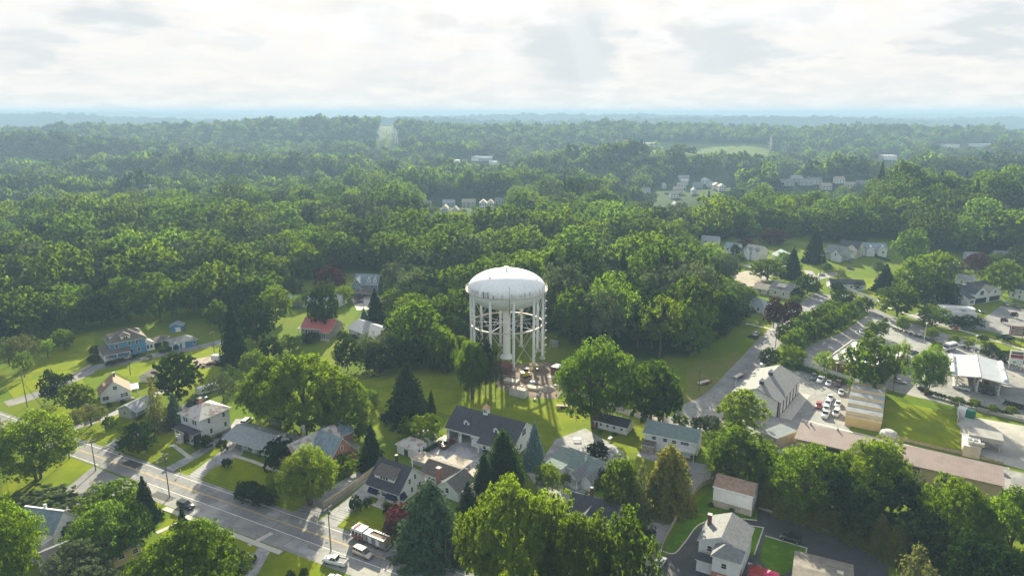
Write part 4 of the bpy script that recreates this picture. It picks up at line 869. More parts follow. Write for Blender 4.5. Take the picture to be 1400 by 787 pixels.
for i, (x, y, w, t, k, l) in enumerate([(66, 490, 22, 462, 'airy_green', 'light small tree on the left lawn above the lane'), (88, 478, 26, 446, 'broad', 'green tree on the upper left lawn below the wood edge'), (300, 450, 34, 408, 'tall', 'green tree on the lawn left of the tall black-green conifer'), (312, 520, 18, 498, 'shrub', 'shrub tree below the gravel yard'), (150, 585, 16, 568, 'shrub', 'low tree on the strip lawn above the main road'),
    (430, 520, 0, 0, '', ''), (508, 560, 22, 530, 'broad', 'small tree on the lawn right of the huge spreading tree'), (496, 600, 20, 575, 'shrub', 'shrub tree behind the brick gable house'), (1085, 425, 18, 402, 'broad', 'small tree between the purple trees and the street'), (1200, 375, 16, 355, 'broad_grey', 'pale small tree on the lawn beyond the cross street'), (1224, 395, 18, 370, 'broad', 'small tree at the right end of the long lawn'),
    (1130, 372, 12, 358, 'shrub', 'round shrub beside the cross street'), (1070, 362, 18, 342, 'broad', 'green tree behind the tan-roofed house'), (1012, 362, 14, 346, 'shrub', 'shrub on the drive of the cream colonial house'), (1205, 408, 14, 392, 'shrub', 'shrub in the garden below the brown-roofed white house'), (1350, 392, 14, 378, 'shrub', 'shrub behind the roof of the gabled store')]):
    if k: tree_px(k, x, y, w, t, l)
# ------------------------------------------------------------------ buildings
W_white = mat('white_siding', (.74, .75, .76), .7, (.66, .67, .68), scale=.8, bands=(2, .30, .12)); W_cream = mat('cream_siding', (.72, .67, .54), .7, (.65, .60, .48), scale=.8, bands=(2, .30, .12))
W_blue = mat('blue_siding', (.10, .27, .46), .7, (.08, .22, .40), scale=.8, bands=(2, .30, .2)); W_grey = mat('grey_siding', (.42, .47, .47), .75, (.36, .40, .40), scale=.8, bands=(2, .30, .15))
W_slate = mat('blue_grey_shingle_wall', (.20, .27, .31), .8, (.15, .21, .25), scale=1.2); W_tan = mat('tan_wall', (.60, .46, .24), .8, (.52, .40, .22), scale=.6); W_beige = mat('beige_siding', (.55, .52, .45), .75, scale=.8)
W_yellow = mat('yellow_stucco', (.62, .50, .24), .85, (.55, .43, .20), scale=.5); W_stone = mat('rubble_stone', (.33, .31, .27), .9, (.22, .20, .17), scale=3.5, bump=.4); W_brown = mat('brown_metal_wall', (.13, .08, .06), .7)
W_green = mat('sage_siding', (.45, .52, .42), .75, scale=.8, bands=(2, .3, .12)); W_found = mat('foundation_block', (.42, .38, .33), .9, scale=1.5)
M_trim = mat('white_trim', (.80, .80, .79), .6, (.74, .74, .73)); M_dtrim = mat('dark_trim', (.05, .05, .055), .5); M_glass = glass_mat(); M_metal = mat('galvanised_metal', (.5, .51, .52), .4, metal=.7); M_door = mat('garage_door_white', (.72, .74, .76), .55)
M_int = mat('interior_shade', (.03, .03, .035), .9); M_navy = mat('navy_awning', (.012, .025, .07), .8); M_red = mat('brick_red_paint', (.35, .06, .05), .6)  # M_int puts the shade inside bays and louvres into a near-black colour
R_char = mat('charcoal_shingles', (.045, .052, .062), .85, (.075, .082, .092), scale=2.5, bump=.5, bands=(2, .22, .25)); R_grey = mat('grey_shingles', (.17, .175, .18), .85, (.23, .235, .24), scale=1.6, bump=.5, bands=(2, .22, .2))
R_lgrey = mat('light_grey_shingles', (.30, .32, .34), .85, (.24, .26, .28), scale=1.2, bump=.5, bands=(2, .22, .15)); R_old = mat('mottled_old_shingles', (.46, .44, .41), .9, (.26, .18, .15), scale=.55, detail=8, bump=.5, lo=.5, hi=.62)
R_brown = mat('brown_shingles', (.22, .14, .10), .85, (.28, .19, .14), scale=1.6, bump=.5, bands=(2, .22, .2)); R_redm = mat('red_metal_roof', (.42, .12, .11), .5, (.36, .10, .10), scale=.5); R_tan = mat('tan_shingles', (.37, .32, .26), .85, (.30, .26, .21), scale=1.6, bump=.5, bands=(2, .22, .15))
R_dbrown = mat('dark_brown_shingles', (.10, .085, .075), .85, (.15, .13, .115), scale=1.6, bump=.5, bands=(2, .22, .2)); R_green = mat('grey_green_shingles', (.15, .20, .19), .85, (.20, .25, .23), scale=1.2, bump=.5, bands=(2, .22, .2))
R_pink = mat('pink_metal_roof', (.31, .24, .215), .5, (.26, .20, .18), scale=.3, bands=(0, .6, .25)); R_flat = mat('flat_roof_membrane', (.62, .60, .56), .9, (.45, .43, .41), scale=.25, detail=8); R_blue = mat('slate_blue_shingles', (.22, .29, .33), .85, (.15, .19, .22), scale=.8, bump=.5, bands=(2, .22, .2))
def brick_mat(name, c1, c2, mortar):
    m = bpy.data.materials.new(name); m.use_nodes = True; nt = m.node_tree; b = nt.nodes['Principled BSDF']; b.inputs['Roughness'].default_value = .9
    tc = nt.nodes.new('ShaderNodeTexCoord'); sp = nt.nodes.new('ShaderNodeSeparateXYZ'); nt.links.new(tc.outputs['Object'], sp.inputs[0]); cb = nt.nodes.new('ShaderNodeCombineXYZ')
    nt.links.new(math_node(nt, 'ADD', sp.outputs[0], sp.outputs[1]), cb.inputs[0]); nt.links.new(sp.outputs[2], cb.inputs[1])
    br = nn(nt, 'ShaderNodeTexBrick', i_Scale=1.0); nt.links.new(cb.outputs[0], br.inputs['Vector']); br.inputs['Brick Width'].default_value = .25; br.inputs['Row Height'].default_value = .09; br.inputs['Mortar Size'].default_value = .008
    br.inputs['Color1'].default_value = (*c1, 1); br.inputs['Color2'].default_value = (*c2, 1); br.inputs['Mortar'].default_value = (*mortar, 1); nt.links.new(br.outputs[0], b.inputs['Base Color']); return m
W_brick = brick_mat('red_brick', (.42, .13, .08), (.30, .09, .06), (.45, .38, .33)); W_brickd = brick_mat('dark_brick', (.16, .045, .035), (.11, .035, .03), (.2, .15, .13))
_wc = {}
class House:
    def __init__(s, name, label, A, B, h, W, cat='house', group=None, C=None):
        a = G(*A, h); b = G(*B, h); e = b - a; e.z = 0; s.L = e.length; e.normalize(); n = Vector((-e.y, e.x, 0))
        s.W = W; s.h = h; s.ang = math.atan2(e.y, e.x); c = a + e * s.L / 2 + n * W / 2
        c.z = float(hgt(c.x, c.y)); s.root = empty(name, c, s.ang, label, cat, group); s.M = Matrix.Translation((-s.L / 2, -W / 2, 0))
    def mb(s): m = MB(); m.M = s.M.copy(); return m
    def part(s, name, mb, mats, parent=None): return mb.build(name, mats, parent or s.root)
    def block(s, x0, x1, y0, y1, z0, z1, kind='gx', rise=2., over=.45, wall=None, roof=None, trim=None, wname='wall', rname='roof', t=.16, parent=None):
        trim = trim or M_trim; m = s.mb()
        if wall:
            if kind == 'gx': m.xprism([(y0, z0), (y1, z0), (y1, z1), ((y0 + y1) / 2, z1 + rise), (y0, z1)], x0, x1)
            elif kind == 'gy':
                q = [(x0, z0), (x1, z0), (x1, z1), ((x0 + x1) / 2, z1 + rise), (x0, z1)]
                m.add([(x, y0, z) for x, z in q] + [(x, y1, z) for x, z in q], [(0, 1, 2, 3, 4), (9, 8, 7, 6, 5)] + [(i, 5 + i, 5 + (i + 1) % 5, (i + 1) % 5) for i in range(5)])
            elif kind == 'sf': m.xprism([(y0, z0), (y1, z0), (y1, z1 + rise), (y0, z1)], x0, x1)
            elif kind == 'sb': m.xprism([(y0, z0), (y1, z0), (y1, z1), (y0, z1 + rise)], x0, x1)
            else: m.box(x0, x1, y0, y1, z0, z1)
            s.part(wname, m, wall, parent)
        if not roof: return
        r = s.mb(); o = over; xm, ym = (x0 + x1) / 2, (y0 + y1) / 2; e = .03; zt = t + e
        def sl(q):
            n = len(q); q = [(a, b, c + zt) for a, b, c in q]
            r.cur = 0; r.add(q, [tuple(range(n))]); r.cur = 1; lo = [(a, b, c - t) for a, b, c in q]
            r.add(q + lo, [(i, n + i, n + (i + 1) % n, (i + 1) % n) for i in range(n)] + [tuple(range(2 * n - 1, n - 1, -1))])
        if kind == 'gx':
            k = rise / (ym - y0); zr = z1 + rise
            sl([(x0 - o, y0 - o, z1 - k * o), (x1 + o, y0 - o, z1 - k * o), (x1 + o, ym, zr), (x0 - o, ym, zr)]); sl([(x0 - o, ym, zr), (x1 + o, ym, zr), (x1 + o, y1 + o, z1 - k * o), (x0 - o, y1 + o, z1 - k * o)])
        elif kind == 'gy':
            k = rise / (xm - x0); zr = z1 + rise
            sl([(x0 - o, y0 - o, z1 - k * o), (xm, y0 - o, zr), (xm, y1 + o, zr), (x0 - o, y1 + o, z1 - k * o)]); sl([(xm, y0 - o, zr), (x1 + o, y0 - o, z1 - k * o), (x1 + o, y1 + o, z1 - k * o), (xm, y1 + o, zr)])
        elif kind == 'hip':
            a, b, c, d = x0 - o, x1 + o, y0 - o, y1 + o; w = min(b - a, d - c) / 2 * .96
            if b - a >= d - c: p, q = (a + w, (c + d) / 2, z1 + rise), (b - w, (c + d) / 2, z1 + rise)
            else: p, q = ((a + b) / 2, c + w, z1 + rise), ((a + b) / 2, d - w, z1 + rise)
            v = [(a, c, z1 + e), (b, c, z1 + e), (b, d, z1 + e), (a, d, z1 + e)]; v2 = [(x, y, z + t) for x, y, z in v]; p = (p[0], p[1], p[2] + t); q = (q[0], q[1], q[2] + t)
            r.cur = 0
            if b - a >= d - c: r.add(v2 + [p, q], [(0, 1, 5, 4), (1, 2, 5), (2, 3, 4, 5), (3, 0, 4)])
            else: r.add(v2 + [p, q], [(0, 1, 4), (1, 2, 5, 4), (2, 3, 5), (3, 0, 4, 5)])
            r.cur = 1; r.add(v + v2, [(3, 2, 1, 0)] + [(i, (i + 1) % 4, 4 + (i + 1) % 4, 4 + i) for i in range(4)])
        elif kind == 'sf': k = rise / (y1 - y0); sl([(x0 - o, y0 - o, z1 - k * o), (x1 + o, y0 - o, z1 - k * o), (x1 + o, y1 + o, z1 + rise + k * o), (x0 - o, y1 + o, z1 + rise + k * o)])
        elif kind == 'sb': k = rise / (y1 - y0); sl([(x0 - o, y0 - o, z1 + rise + k * o), (x1 + o, y0 - o, z1 + rise + k * o), (x1 + o, y1 + o, z1 - k * o), (x0 - o, y1 + o, z1 - k * o)])
        elif kind == 'flat': sl([(x0 - o, y0 - o, z1), (x1 + o, y0 - o, z1), (x1 + o, y1 + o, z1), (x0 - o, y1 + o, z1)])
        ro = s.part(rname, r, [roof, trim], parent)
        if rname == 'roof' and kind in ('gx', 'gy', 'hip') and x1 - x0 > 7 and wall:
            k = MB().tube((0, 0, -.4), (0, 0, .45), .07, n=6).mesh('vent_pipe', M_metal) if 'vp' not in _wc else _wc['vp']; _wc['vp'] = k
            for fx, fy in ((.3, .62), (.68, .66)): add_obj('vent_pipe', k, ro, s.M @ Vector((x0 + (x1 - x0) * fx, y0 + (y1 - y0) * fy, z1 + t + rise * (.72 if kind == 'gx' else .5 if kind == 'gy' else .6))))
        if kind == 'gx' and rname == 'roof' and wall:
            s.part('gutter', s.mb().box(x0 - o, x1 + o, y0 - o - .13, y0 - o - .005, z1 - rise / (ym - y0) * o - .02, z1 - rise / (ym - y0) * o + .12), M_trim); s.part('downpipe', s.mb().box(x1 - .12, x1 - .02, y0 - .12, y0 - .01, .1, z1 - .1), M_trim)
        return ro
    def win(s, side, x, y, z, w=.95, h=1.4, parent=None, frame=None, name='window', mull=1):
        k = (round(w, 2), round(h, 2), (frame or M_trim).name, mull)
        if k not in _wc:
            f = MB(); t = .11; f.box(-w / 2 - t, -w / 2, -.07, .02, -h / 2 - t, h / 2 + t).box(w / 2, w / 2 + t, -.07, .02, -h / 2 - t, h / 2 + t).box(-w / 2, w / 2, -.07, .02, h / 2, h / 2 + t).box(-w / 2, w / 2, -.09, .02, -h / 2 - t, -h / 2).box(-w / 2, w / 2, -.055, .02, -.03, .03)
            for i in range(1, mull): f.box(-w / 2 + w * i / mull - .03, -w / 2 + w * i / mull + .03, -.05, .02, -h / 2, h / 2)
            _wc[k] = (f.mesh('window_frame', frame or M_trim), MB().box(-w / 2, w / 2, -.035, -.005, -h / 2, h / 2).mesh('pane', M_glass))
        fm, pm = _wc[k]; rz = {'f': 0, 'r': math.pi / 2, 'b': math.pi, 'l': -math.pi / 2}[side]
        o = add_obj(name, fm, parent or s.root, s.M @ Vector((x, y, z))); o.rotation_euler = (0, 0, rz); p = add_obj('pane', pm, o)
        return o
    def door(s, side, x, y, z=0, w=1., h=2.1, m=None, name='door', panels=0):
        b = MB().box(-w / 2 - .1, w / 2 + .1, -.03, .01, 0, h + .1); b.mat(1).box(-w / 2, w / 2, -.05, .005, .02, h)
        b.mat(0)
        for i in range(panels): b.box(-w / 2 + .05, w / 2 - .05, -.065, -.05, h * (i + 1) / (panels + 1) - .02, h * (i + 1) / (panels + 1) + .02)
        o = b.build(name, [M_trim, m or M_door], s.root, loc=s.M @ Vector((x, y, z))); o.rotation_euler = (0, 0, {'f': 0, 'r': math.pi / 2, 'b': math.pi, 'l': -math.pi / 2}[side]); return o
    def box(s, name, x0, x1, y0, y1, z0, z1, m, parent=None): return s.part(name, s.mb().box(x0, x1, y0, y1, z0, z1), m, parent)
    def posts(s, pts, z0, z1, r=.1, m=None):
        for x, y in pts: s.part('post', s.mb().box(x - r, x + r, y - r, y + r, z0, z1), m or M_trim)
    def chimney(s, x, y, z0, z1, w=.6, m=None):
        c = s.part('chimney', s.mb().box(x - w / 2, x + w / 2, y - w / 2, y + w / 2, z0, z1), m or W_brickd); s.part('chimney_cap', s.mb().box(x - w / 2 - .07, x + w / 2 + .07, y - w / 2 - .07, y + w / 2 + .07, z1 + .003, z1 + .12), M_conc, c); return c
    def steps(s, x0, x1, y0, y1, z, n=4, m=None):
        b = s.mb()
        for i in range(n): b.box(x0, x1, y0 + (y1 - y0) * i / n, y1, z * i / n, z * (i + 1) / n)
        return s.part('steps', b, m or M_conc)

# --- blue foursquare with wraparound porch
H = House('blue_house', 'two-storey blue house with grey hipped roof, white dormers and wraparound porch', (150.1, 470.1), (198.2, 461), 6.5, 10.5)
L = H.L; H.block(0, L, 0, 10.5, 0, 6.5, 'hip', 3.3, .7, W_blue, R_dbrown)
for x, z in ((2.2, 5.0), (6.8, 5.3), (9.5, 5.3), (5.0, 2.4), (7.2, 2.0), (9.9, 2.2)): H.win('f', x, 0, z, 1., 1.5)
for y, z in ((2, 5), (5, 5), (8, 5), (3, 2.), (6.5, 2.)): H.win('l', 0, y, z, 1., 1.4)
def dormer(H, side, x, y, z, w, hh, d, wall, roof, wn=2, kind='gable', rise=None):
    """dormer box whose face looks to side; x,y of face centre, z of its sill line"""
    rz = {'f': 0, 'r': math.pi / 2, 'b': math.pi, 'l': -math.pi / 2}[side]; rise = rise if rise is not None else w * .35
    b = MB()
    if kind == 'gable':
        q = [(-w / 2, 0), (w / 2, 0), (w / 2, hh), (0, hh + rise), (-w / 2, hh)]
        b.add([(a, 0, c) for a, c in q] + [(a, d, c) for a, c in q], [(0, 1, 2, 3, 4), (9, 8, 7, 6, 5)] + [(i, 5 + i, 5 + (i + 1) % 5, (i + 1) % 5) for i in range(5)])
        b.mat(1); k = rise / (w / 2); o = .25
        for sg in (-1, 1): b.slab([(sg * (w / 2 + o), -o, hh - k * o + .14), (0, -o, hh + rise + .14), (0, d, hh + rise + .14), (sg * (w / 2 + o), d, hh - k * o + .14)], .12)
    elif kind == 'hip':
        b.box(-w / 2, w / 2, 0, d, 0, hh); b.mat(1); o = .3; b.add([(-w / 2 - o, -o, hh + .02), (w / 2 + o, -o, hh + .02), (w / 2 + o, d, hh + .02), (-w / 2 - o, d, hh + .02), (0, w / 2, hh + rise), (0, d, hh + rise)], [(0, 1, 4), (1, 2, 5, 4), (0, 4, 5, 3), (3, 2, 1, 0), (2, 3, 5)])
    else:
        b.xprism([(0, 0), (d, 0), (d, hh + rise), (0, hh)], -w / 2, w / 2); b.mat(1); b.slab([(-w / 2 - .25, -.35, hh - .02), (w / 2 + .25, -.35, hh - .02), (w / 2 + .25, d, hh + rise + .15), (-w / 2 - .25, d, hh + rise + .15)], .14)
    o = b.build('dormer', [wall, roof], H.root, loc=H.M @ Vector((x, y, z))); o.rotation_euler = (0, 0, rz)
    for i in range(wn):
        k = ('dw', round(hh, 1))
        if k not in _wc:
            f = MB(); a, c = .32, .38; f.box(-a - .07, a + .07, -.06, -.01, -c - .07, c + .07); _wc[k] = (f.mesh('dormer_window', M_trim), MB().box(-a, a, -.085, -.062, -c, c).mesh('pane', M_glass))
        ww = add_obj('dormer_window', _wc[k][1], o, ((i - (wn - 1) / 2) * .85, 0, hh * .55))
    return o
dormer(H, 'f', 5.8, .6, 7.0, 3.4, 1.5, 4, M_trim, R_dbrown, 2, 'hip', 1.0); dormer(H, 'l', .6, 5.2, 7.0, 3.4, 1.5, 4, M_trim, R_dbrown, 2, 'hip', 1.0); dormer(H, 'r', L - .6, 6.5, 7.0, 3.2, 1.6, 4, M_trim, R_dbrown, 1, 'hip', 1.)
r = H.mb(); r.add([(-3.2, -2.9, 3.0), (6.3, -2.9, 3.0), (6.3, .0, 4.1), (0, 0, 4.1), (0, 10.5, 4.1), (-3.2, 10.9, 3.0)], [(0, 1, 2, 3), (0, 3, 4, 5)]); r.cur = 1; r.add([(-3.2, -2.9, 2.8), (6.3, -2.9, 2.8), (6.3, 0, 2.8), (0, 0, 2.8), (0, 10.9, 2.8), (-3.2, 10.9, 2.8), (-3.2, -2.9, 2.99), (6.3, -2.9, 2.99), (-3.2, 10.9, 2.99)], [(0, 3, 2, 1), (0, 5, 4, 3), (0, 1, 7, 6), (5, 0, 6, 8)]); H.part('porch_roof', r, [R_dbrown, M_trim])
H.box('porch_floor', -3, 0, -2.7, 10.5, .45, .6, M_trim); H.box('porch_floor', .003, 6.1, -2.7, -.003, .45, .6, M_trim)
H.posts([(-2.9, -2.6), (-2.9, .3), (-2.9, 3.6), (-2.9, 7), (-2.9, 10.3), (1.5, -2.6), (6.0, -2.6)], .6, 2.8, .14)
H.box('railing', -2.95, -2.85, 3.7, 10.3, .7, 1.35, M_trim); H.steps(-3.0, -2.2, -4.2, -2.75, .6)
H.block(L, L + 3.4, 2.0, 8.0, 0, 2.9, 'hip', 1., .4, M_trim, R_tan, wname='sunroom_wall', rname='sunroom_roof')
for x in (L + 1., L + 2.3): H.win('f', x, 2.0, 1.7, .8, 1.4)
# --- white cottage with brown roof
H = House('cottage', 'white cottage with brown shingle roof and a shed dormer, gable end towards the main road', (136.2, 540.5), (177.8, 532.8), 3.1, 8.2)
L = H.L; D = 8.2; H.block(0, L, 0, D, 0, 3.1, 'gy', 4.0, .5, W_white, R_brown)
for x, z, w in ((1.6, 1.7, 1.8), (6.6, 1.8, 1.1), (9.2, 1.9, 1.3)): H.win('f', x if x < L else L - 1.5, 0, z, w, 1.3, mull=2)
H.win('f', L * .52, 0, 4.8, 1.2, 1.2); dormer(H, 'l', 1.6, D * .5, 4.0, 3.4, 1.3, 3.5, W_white, R_brown, 0, 'shed', .8); H.chimney(L * .55, D * .75, 6.3, 8.2, .7)
H.box('deck', L * .55, L + 1, -1.6, -.01, .0, .5, mat('weathered_wood', (.35, .31, .26), .9)); H.block(L, L + 2.6, 2, 6, 0, 2.4, 'sf', .4, .2, None, M_trim, rname='porch_roof'); H.posts([(L + 2.4, 2.2), (L + 2.4, 5.8)], 0, 2.4)
# --- grey cottage
H = House('cottage', 'small grey-green cottage with light grey gable roof and corner porch', (186.1, 562.5), (213, 549.5), 2.8, 7.6)
L = H.L; H.block(0, L, 0, 7.6, 0, 2.8, 'gx', 1.7, .5, None, R_lgrey); H.block(0, L, 2.2, 7.6, 0, 2.8, 'flat', 0, 0, W_grey, None)
H.part('gable_wall', H.mb().xprism([(0, 2.65), (7.6, 2.65), (3.8, 4.4)], .02, .2), W_grey); H.posts([(.15, .15), (4.5, .15), (L - .2, .15)], 0, 2.7); H.win('l', 0, 5, 1.6, .9, 1.2); H.win('f', 3, 2.2, 1.6, 1.2, 1.2); H.door('f', 5.5, 2.2)
# --- low buildings by the lane
H = House('blue_garage', 'low blue garage with grey hipped roof and white porch beside the lane', (238, 470.3), (268.5, 463.5), 2.5, 7)
L = H.L; H.block(0, L, 0, 7, 0, 2.5, 'hip', 1.7, .5, W_blue, R_grey); H.win('f', 8, 0, 1.4, 1, 1.1); H.win('r', L, 3.5, 1.4, 1, 1.1); H.block(-1.5, 1.5, -1.8, 1, 0, 2.3, 'gy', .8, .2, None, R_grey, rname='porch_roof'); H.posts([(-1.3, -1.6), (1.3, -1.6)], 0, 2.3); H.door('f', 3.6, 0)
H = House('carport', 'open carport with dark brown hipped roof between the blue house and blue garage', (206.5, 470), (236, 462.5), 2.4, 6.5, 'carport')
L = H.L; H.block(0, L, 0, 6.5, 0, 2.4, 'hip', 1.4, .4, None, R_dbrown); H.posts([(.2, .2), (L / 2, .2), (L - .2, .2), (.2, 6.3), (L - .2, 6.3)], 0, 2.4); H.box('wall', .3, L - .3, 5.9, 6.2, 0, 2.4, W_blue)
H = House('garden_shed', 'little blue garden shed with white double door on the lawn behind the blue house', (232, 446.5), (249.5, 445.2), 2.6, 4.2, 'shed')
L = H.L; H.block(0, L, 0, 4.2, 0, 2.6, 'gy', 1.2, .3, W_blue, R_blue); H.door('f', L / 2 + .6, 0, 0, 1.9, 2.0, M_trim)
H = House('shed', 'small brown-roofed shed half hidden by the large dark lawn tree', (206, 515), (216, 509), 2.2, 4.5, 'shed'); H.block(0, H.L, 0, 4.5, 0, 2.2, 'gx', 1.2, .3, W_beige, R_dbrown)
# --- white foursquare
H = House('white_house', 'white two-storey square house with mottled old hipped roof and dark porch roof', (273, 574.5), (313, 558), 6.8, 9.6)
L = H.L; D = 9.6; H.block(0, L, 0, D, 0, 6.8, 'hip', 2.6, .7, W_white, R_old); H.box('foundation', -.05, L + .05, -.05, D + .05, 0, .6, W_found)
for x, z in ((2.9, 5.5), (7.9, 5.6), (3.3, 2.2), (8.2, 2.4)): H.win('f', x, 0, z, .85, 1.35)
for y, z in ((2.2, 5.4), (3.3, 5.4), (6.6, 5.4), (7.7, 5.4), (7, 2.2)): H.win('l', 0, y, z, .8, 1.3)
H.chimney(L * .55, D * .75, 8.2, 10.2, .75, W_brick); H.block(-2.9, 0, 0, D - .3, 3.05, 3.1, 'hip', .9, .35, None, R_char, rname='porch_roof')
H.box('porch_floor', -2.8, 0, .1, D - .6, .0, .8, W_white); H.posts([(-2.7, .3), (-2.7, 3.5), (-2.7, 6.3), (-2.7, D - .7), (-.2, .3)], .8, 3.05, .12); H.box('railing', -2.75, -2.65, 6.4, D - .8, .9, 1.6, M_trim); H.box('railing', -2.75, -2.65, .4, 3.4, .9, 1.6, M_trim); H.box('porch_screen', -2.5, -.1, .12, .2, .9, 2.9, M_glass); H.door('l', 0, 5, .8)
st = H.mb()
for i in range(4): st.box(-4.6 + i * .45, -2.82, 3.9, 6.1, i * .2, (i + 1) * .2)
H.part('steps', st, M_conc)
# --- ranch with carport
H = House('ranch_house', 'long low sage ranch house with pale grey metal-like roof and carport at its left end', (308, 598), (381, 620), 2.8, 10)
L = H.L; D = 10.; H.block(0, L, 0, D, 2.6, 2.8, 'gx', 1.9, .7, None, R_lgrey); H.box('wall', 5.6, L, .8, D - .5, 0, 2.8, W_green); H.part('gable_wall', H.mb().xprism([(.2, 2.7), (D - .2, 2.7), (D / 2, 4.6)], .0, .2), M_trim); H.part('gable_wall', H.mb().xprism([(.2, 2.7), (D - .2, 2.7), (D / 2, 4.6)], L - .2, L), W_green)
H.posts([(.1, .1), (3, .1), (.1, 5)], 0, 2.7, .09); H.box('store_wall', .1, 5.5, D - .8, D - .5, 0, 2.7, W_found)
for x in (7.2, 8.4, 12.0, 13.6, 16.5, 18.5): H.win('f', x, .8, 1.6, .85, 1.2)
H.door('f', 10.2, .8, 0, 1, 2.1)
# --- brick tudor
H = House('brick_house', 'brick house with steep white-edged front gable and weathered grey roofs', (450.6, 632), (486.2, 614.6), 3.0, 9)
L = H.L; H.block(0, L, 0, 9, 0, 3.0, 'gy', 5.3, .35, W_brick, R_blue); H.win('f', L * .62, 0, 1.6, 1.9, 1.5, mull=2); H.win('f', L * .2, 0, 2.0, 1.0, 1.4); H.win('f', L * .48, 0, 5.6, .7, 1.1)
H.block(-5.0, L + 1.2, 6.5, 15.5, 0, 3.0, 'gx', 4.0, .4, W_brick, R_old, wname='rear_wall', rname='rear_roof'); H.block(L - .5, L + 8, 10.5, 18, 0, 2.8, 'gx', 3.0, .4, W_brick, R_blue, wname='side_wall', rname='side_roof'); H.block(-1.5, 5, 15, 19.5, 0, 2.8, 'gy', 2.6, .3, W_brick, R_dbrown, wname='back_wall', rname='back_roof')
H.block(L, L + 2.6, 1.5, 6.4, 0, 2.4, 'sf', .5, .2, None, R_dbrown, rname='porch_roof'); H.posts([(L + 2.4, 1.7), (L + 2.4, 4)], 0, 2.4, .08); H.chimney(3, 15, 5, 8.3, .7, W_found)
H = House('garden_shed', 'small weathered wooden shed with vertical boards in the shade of the huge spreading tree', (369, 571), (388, 575), 2.3, 3.6, 'shed'); H.block(0, H.L, 0, 3.6, 0, 2.3, 'gx', 1.1, .25, mat('weathered_wood', (.35, .31, .26), .9), R_dbrown); H.door('f', H.L * .75, 0, 0, 1., 1.9, M_dtrim)
# --- house with blue awnings
H = House('white_house', 'white storey-and-a-half house with charcoal roof, long dormer and navy awnings on its porch', (503, 660), (545, 674.5), 3.4, 10.6)
L = H.L; D = 10.6; H.block(0, L, 0, D, 0, 3.4, 'gx', 4.7, .5, None, R_char); H.part('wall', H.mb().xprism([(2.3, 0), (D, 0), (D, 3.4), (D / 2, 8.1), (2.3, 5.4), (2.3, 3.4)], 0.01, L - .01), W_white)
H.part('gable_wall', H.mb().xprism([(.02, 3.0), (2.28, 3.0), (2.28, 5.38), (.02, 3.42)], L - .2, L), W_white)
H.box('porch_wall', 0, L, 0, .2, 0, 1.1, M_trim); H.box('porch_wall', L - .2, L, .21, 2.29, 0, 1.1, M_trim); H.posts([(.2, .2), (4.0, .2), (6.0, .2), (L - .2, .2)], 1.1, 3.3, .2); H.box('porch_beam', 0.02, L - .02, .02, .3, 3.0, 3.35, M_trim)
def awning(x0, x1, y, side='f'):
    b = H.mb()
    if side == 'f': b.xprism([(y - .0, 3.0), (y - 1.0, 1.7), (y - 1.0, 1.55), (y, 2.85)], x0, x1)
    else: b.add([(y, x0, 3.), (y, x1, 3.), (y + 1., x1, 1.7), (y + 1., x0, 1.7), (y, x0, 2.85), (y, x1, 2.85), (y + 1., x1, 1.55), (y + 1., x0, 1.55)], [(0, 1, 2, 3), (7, 6, 5, 4), (0, 3, 7, 4), (1, 5, 6, 2), (3, 2, 6, 7), (0, 4, 5, 1)])
    H.part('awning', b, M_navy)
awning(.5, 3.7, -.02); awning(6.3, L - .4, -.02); awning(.3, 2.2, L + .02, 'r')
dormer(H, 'f', L * .43, 1.4, 4.75, 6.4, 1.2, 4.2, M_trim, R_dbrown, 3, 'shed', 1.9); H.steps(4.2, 5.9, -2.2, -.02, .9, 5); H.door('f', 5, 2.3, .4, 1, 2.1, M_red); H.box('walk', 2.5, 9, -3.3, -2.3, .0, .1, M_conc)
for y, z in ((4.4, 4.6), (6.6, 4.9), (5.2, 1.9), (8.4, 1.9)): H.win('r', L, y, z, .8, 1.3)
H.chimney(L * .42, D * .62, 6.8, 9.3, .6, M_dtrim)
# --- annex with brick chimney
H = House('annex_house', 'single-storey annex with brown roofs, brick chimney and tan-roofed porches beside the garage court', (575.5, 644.5), (598.5, 652.5), 3.0, 7.6)
L = H.L; H.block(0, L + 3.5, 0, 7.6, 0, 3.0, 'gx', 1.9, .4, W_white, R_dbrown); H.chimney(L + .7, -.35, 0, 6.2, 1.1, W_brick)
for x in (1.4, 2.8, 4.2): H.win('f', x, 0, 2.2, .7, .6)
H.block(L + 1.6, L + 8.5, -2.6, 4.5, 0, 2.6, 'gy', 2.2, .4, W_white, R_char, wname='wing_wall', rname='wing_roof'); H.win('f', L + 5, -2.6, 2.2, 1., 1.3)
H.block(-7.5, -.5, 4.6, 9.4, 2.5, 2.6, 'flat', 0, .1, None, R_tan, rname='porch_roof'); H.posts([(-7.2, 4.9), (-7.2, 9), (-3.5, 9.1)], 0, 2.5); H.block(1.5, 8, 8.1, 12.4, 2.5, 2.6, 'flat', 0, .1, None, R_tan, rname='porch_roof'); H.posts([(1.8, 12), (7.6, 12), (4.6, 12)], 0, 2.5)
H.block(L + 4.6, L + 8.6, 5.2, 9.6, 0, 2.3, 'flat', 0, .2, W_white, R_tan, wname='store_wall', rname='store_roof'); H.block(L + 8.9, L + 12.5, -1.5, 4, 0, 2.4, 'flat', 0, .2, W_white, R_tan, wname='store_wall', rname='store_roof')
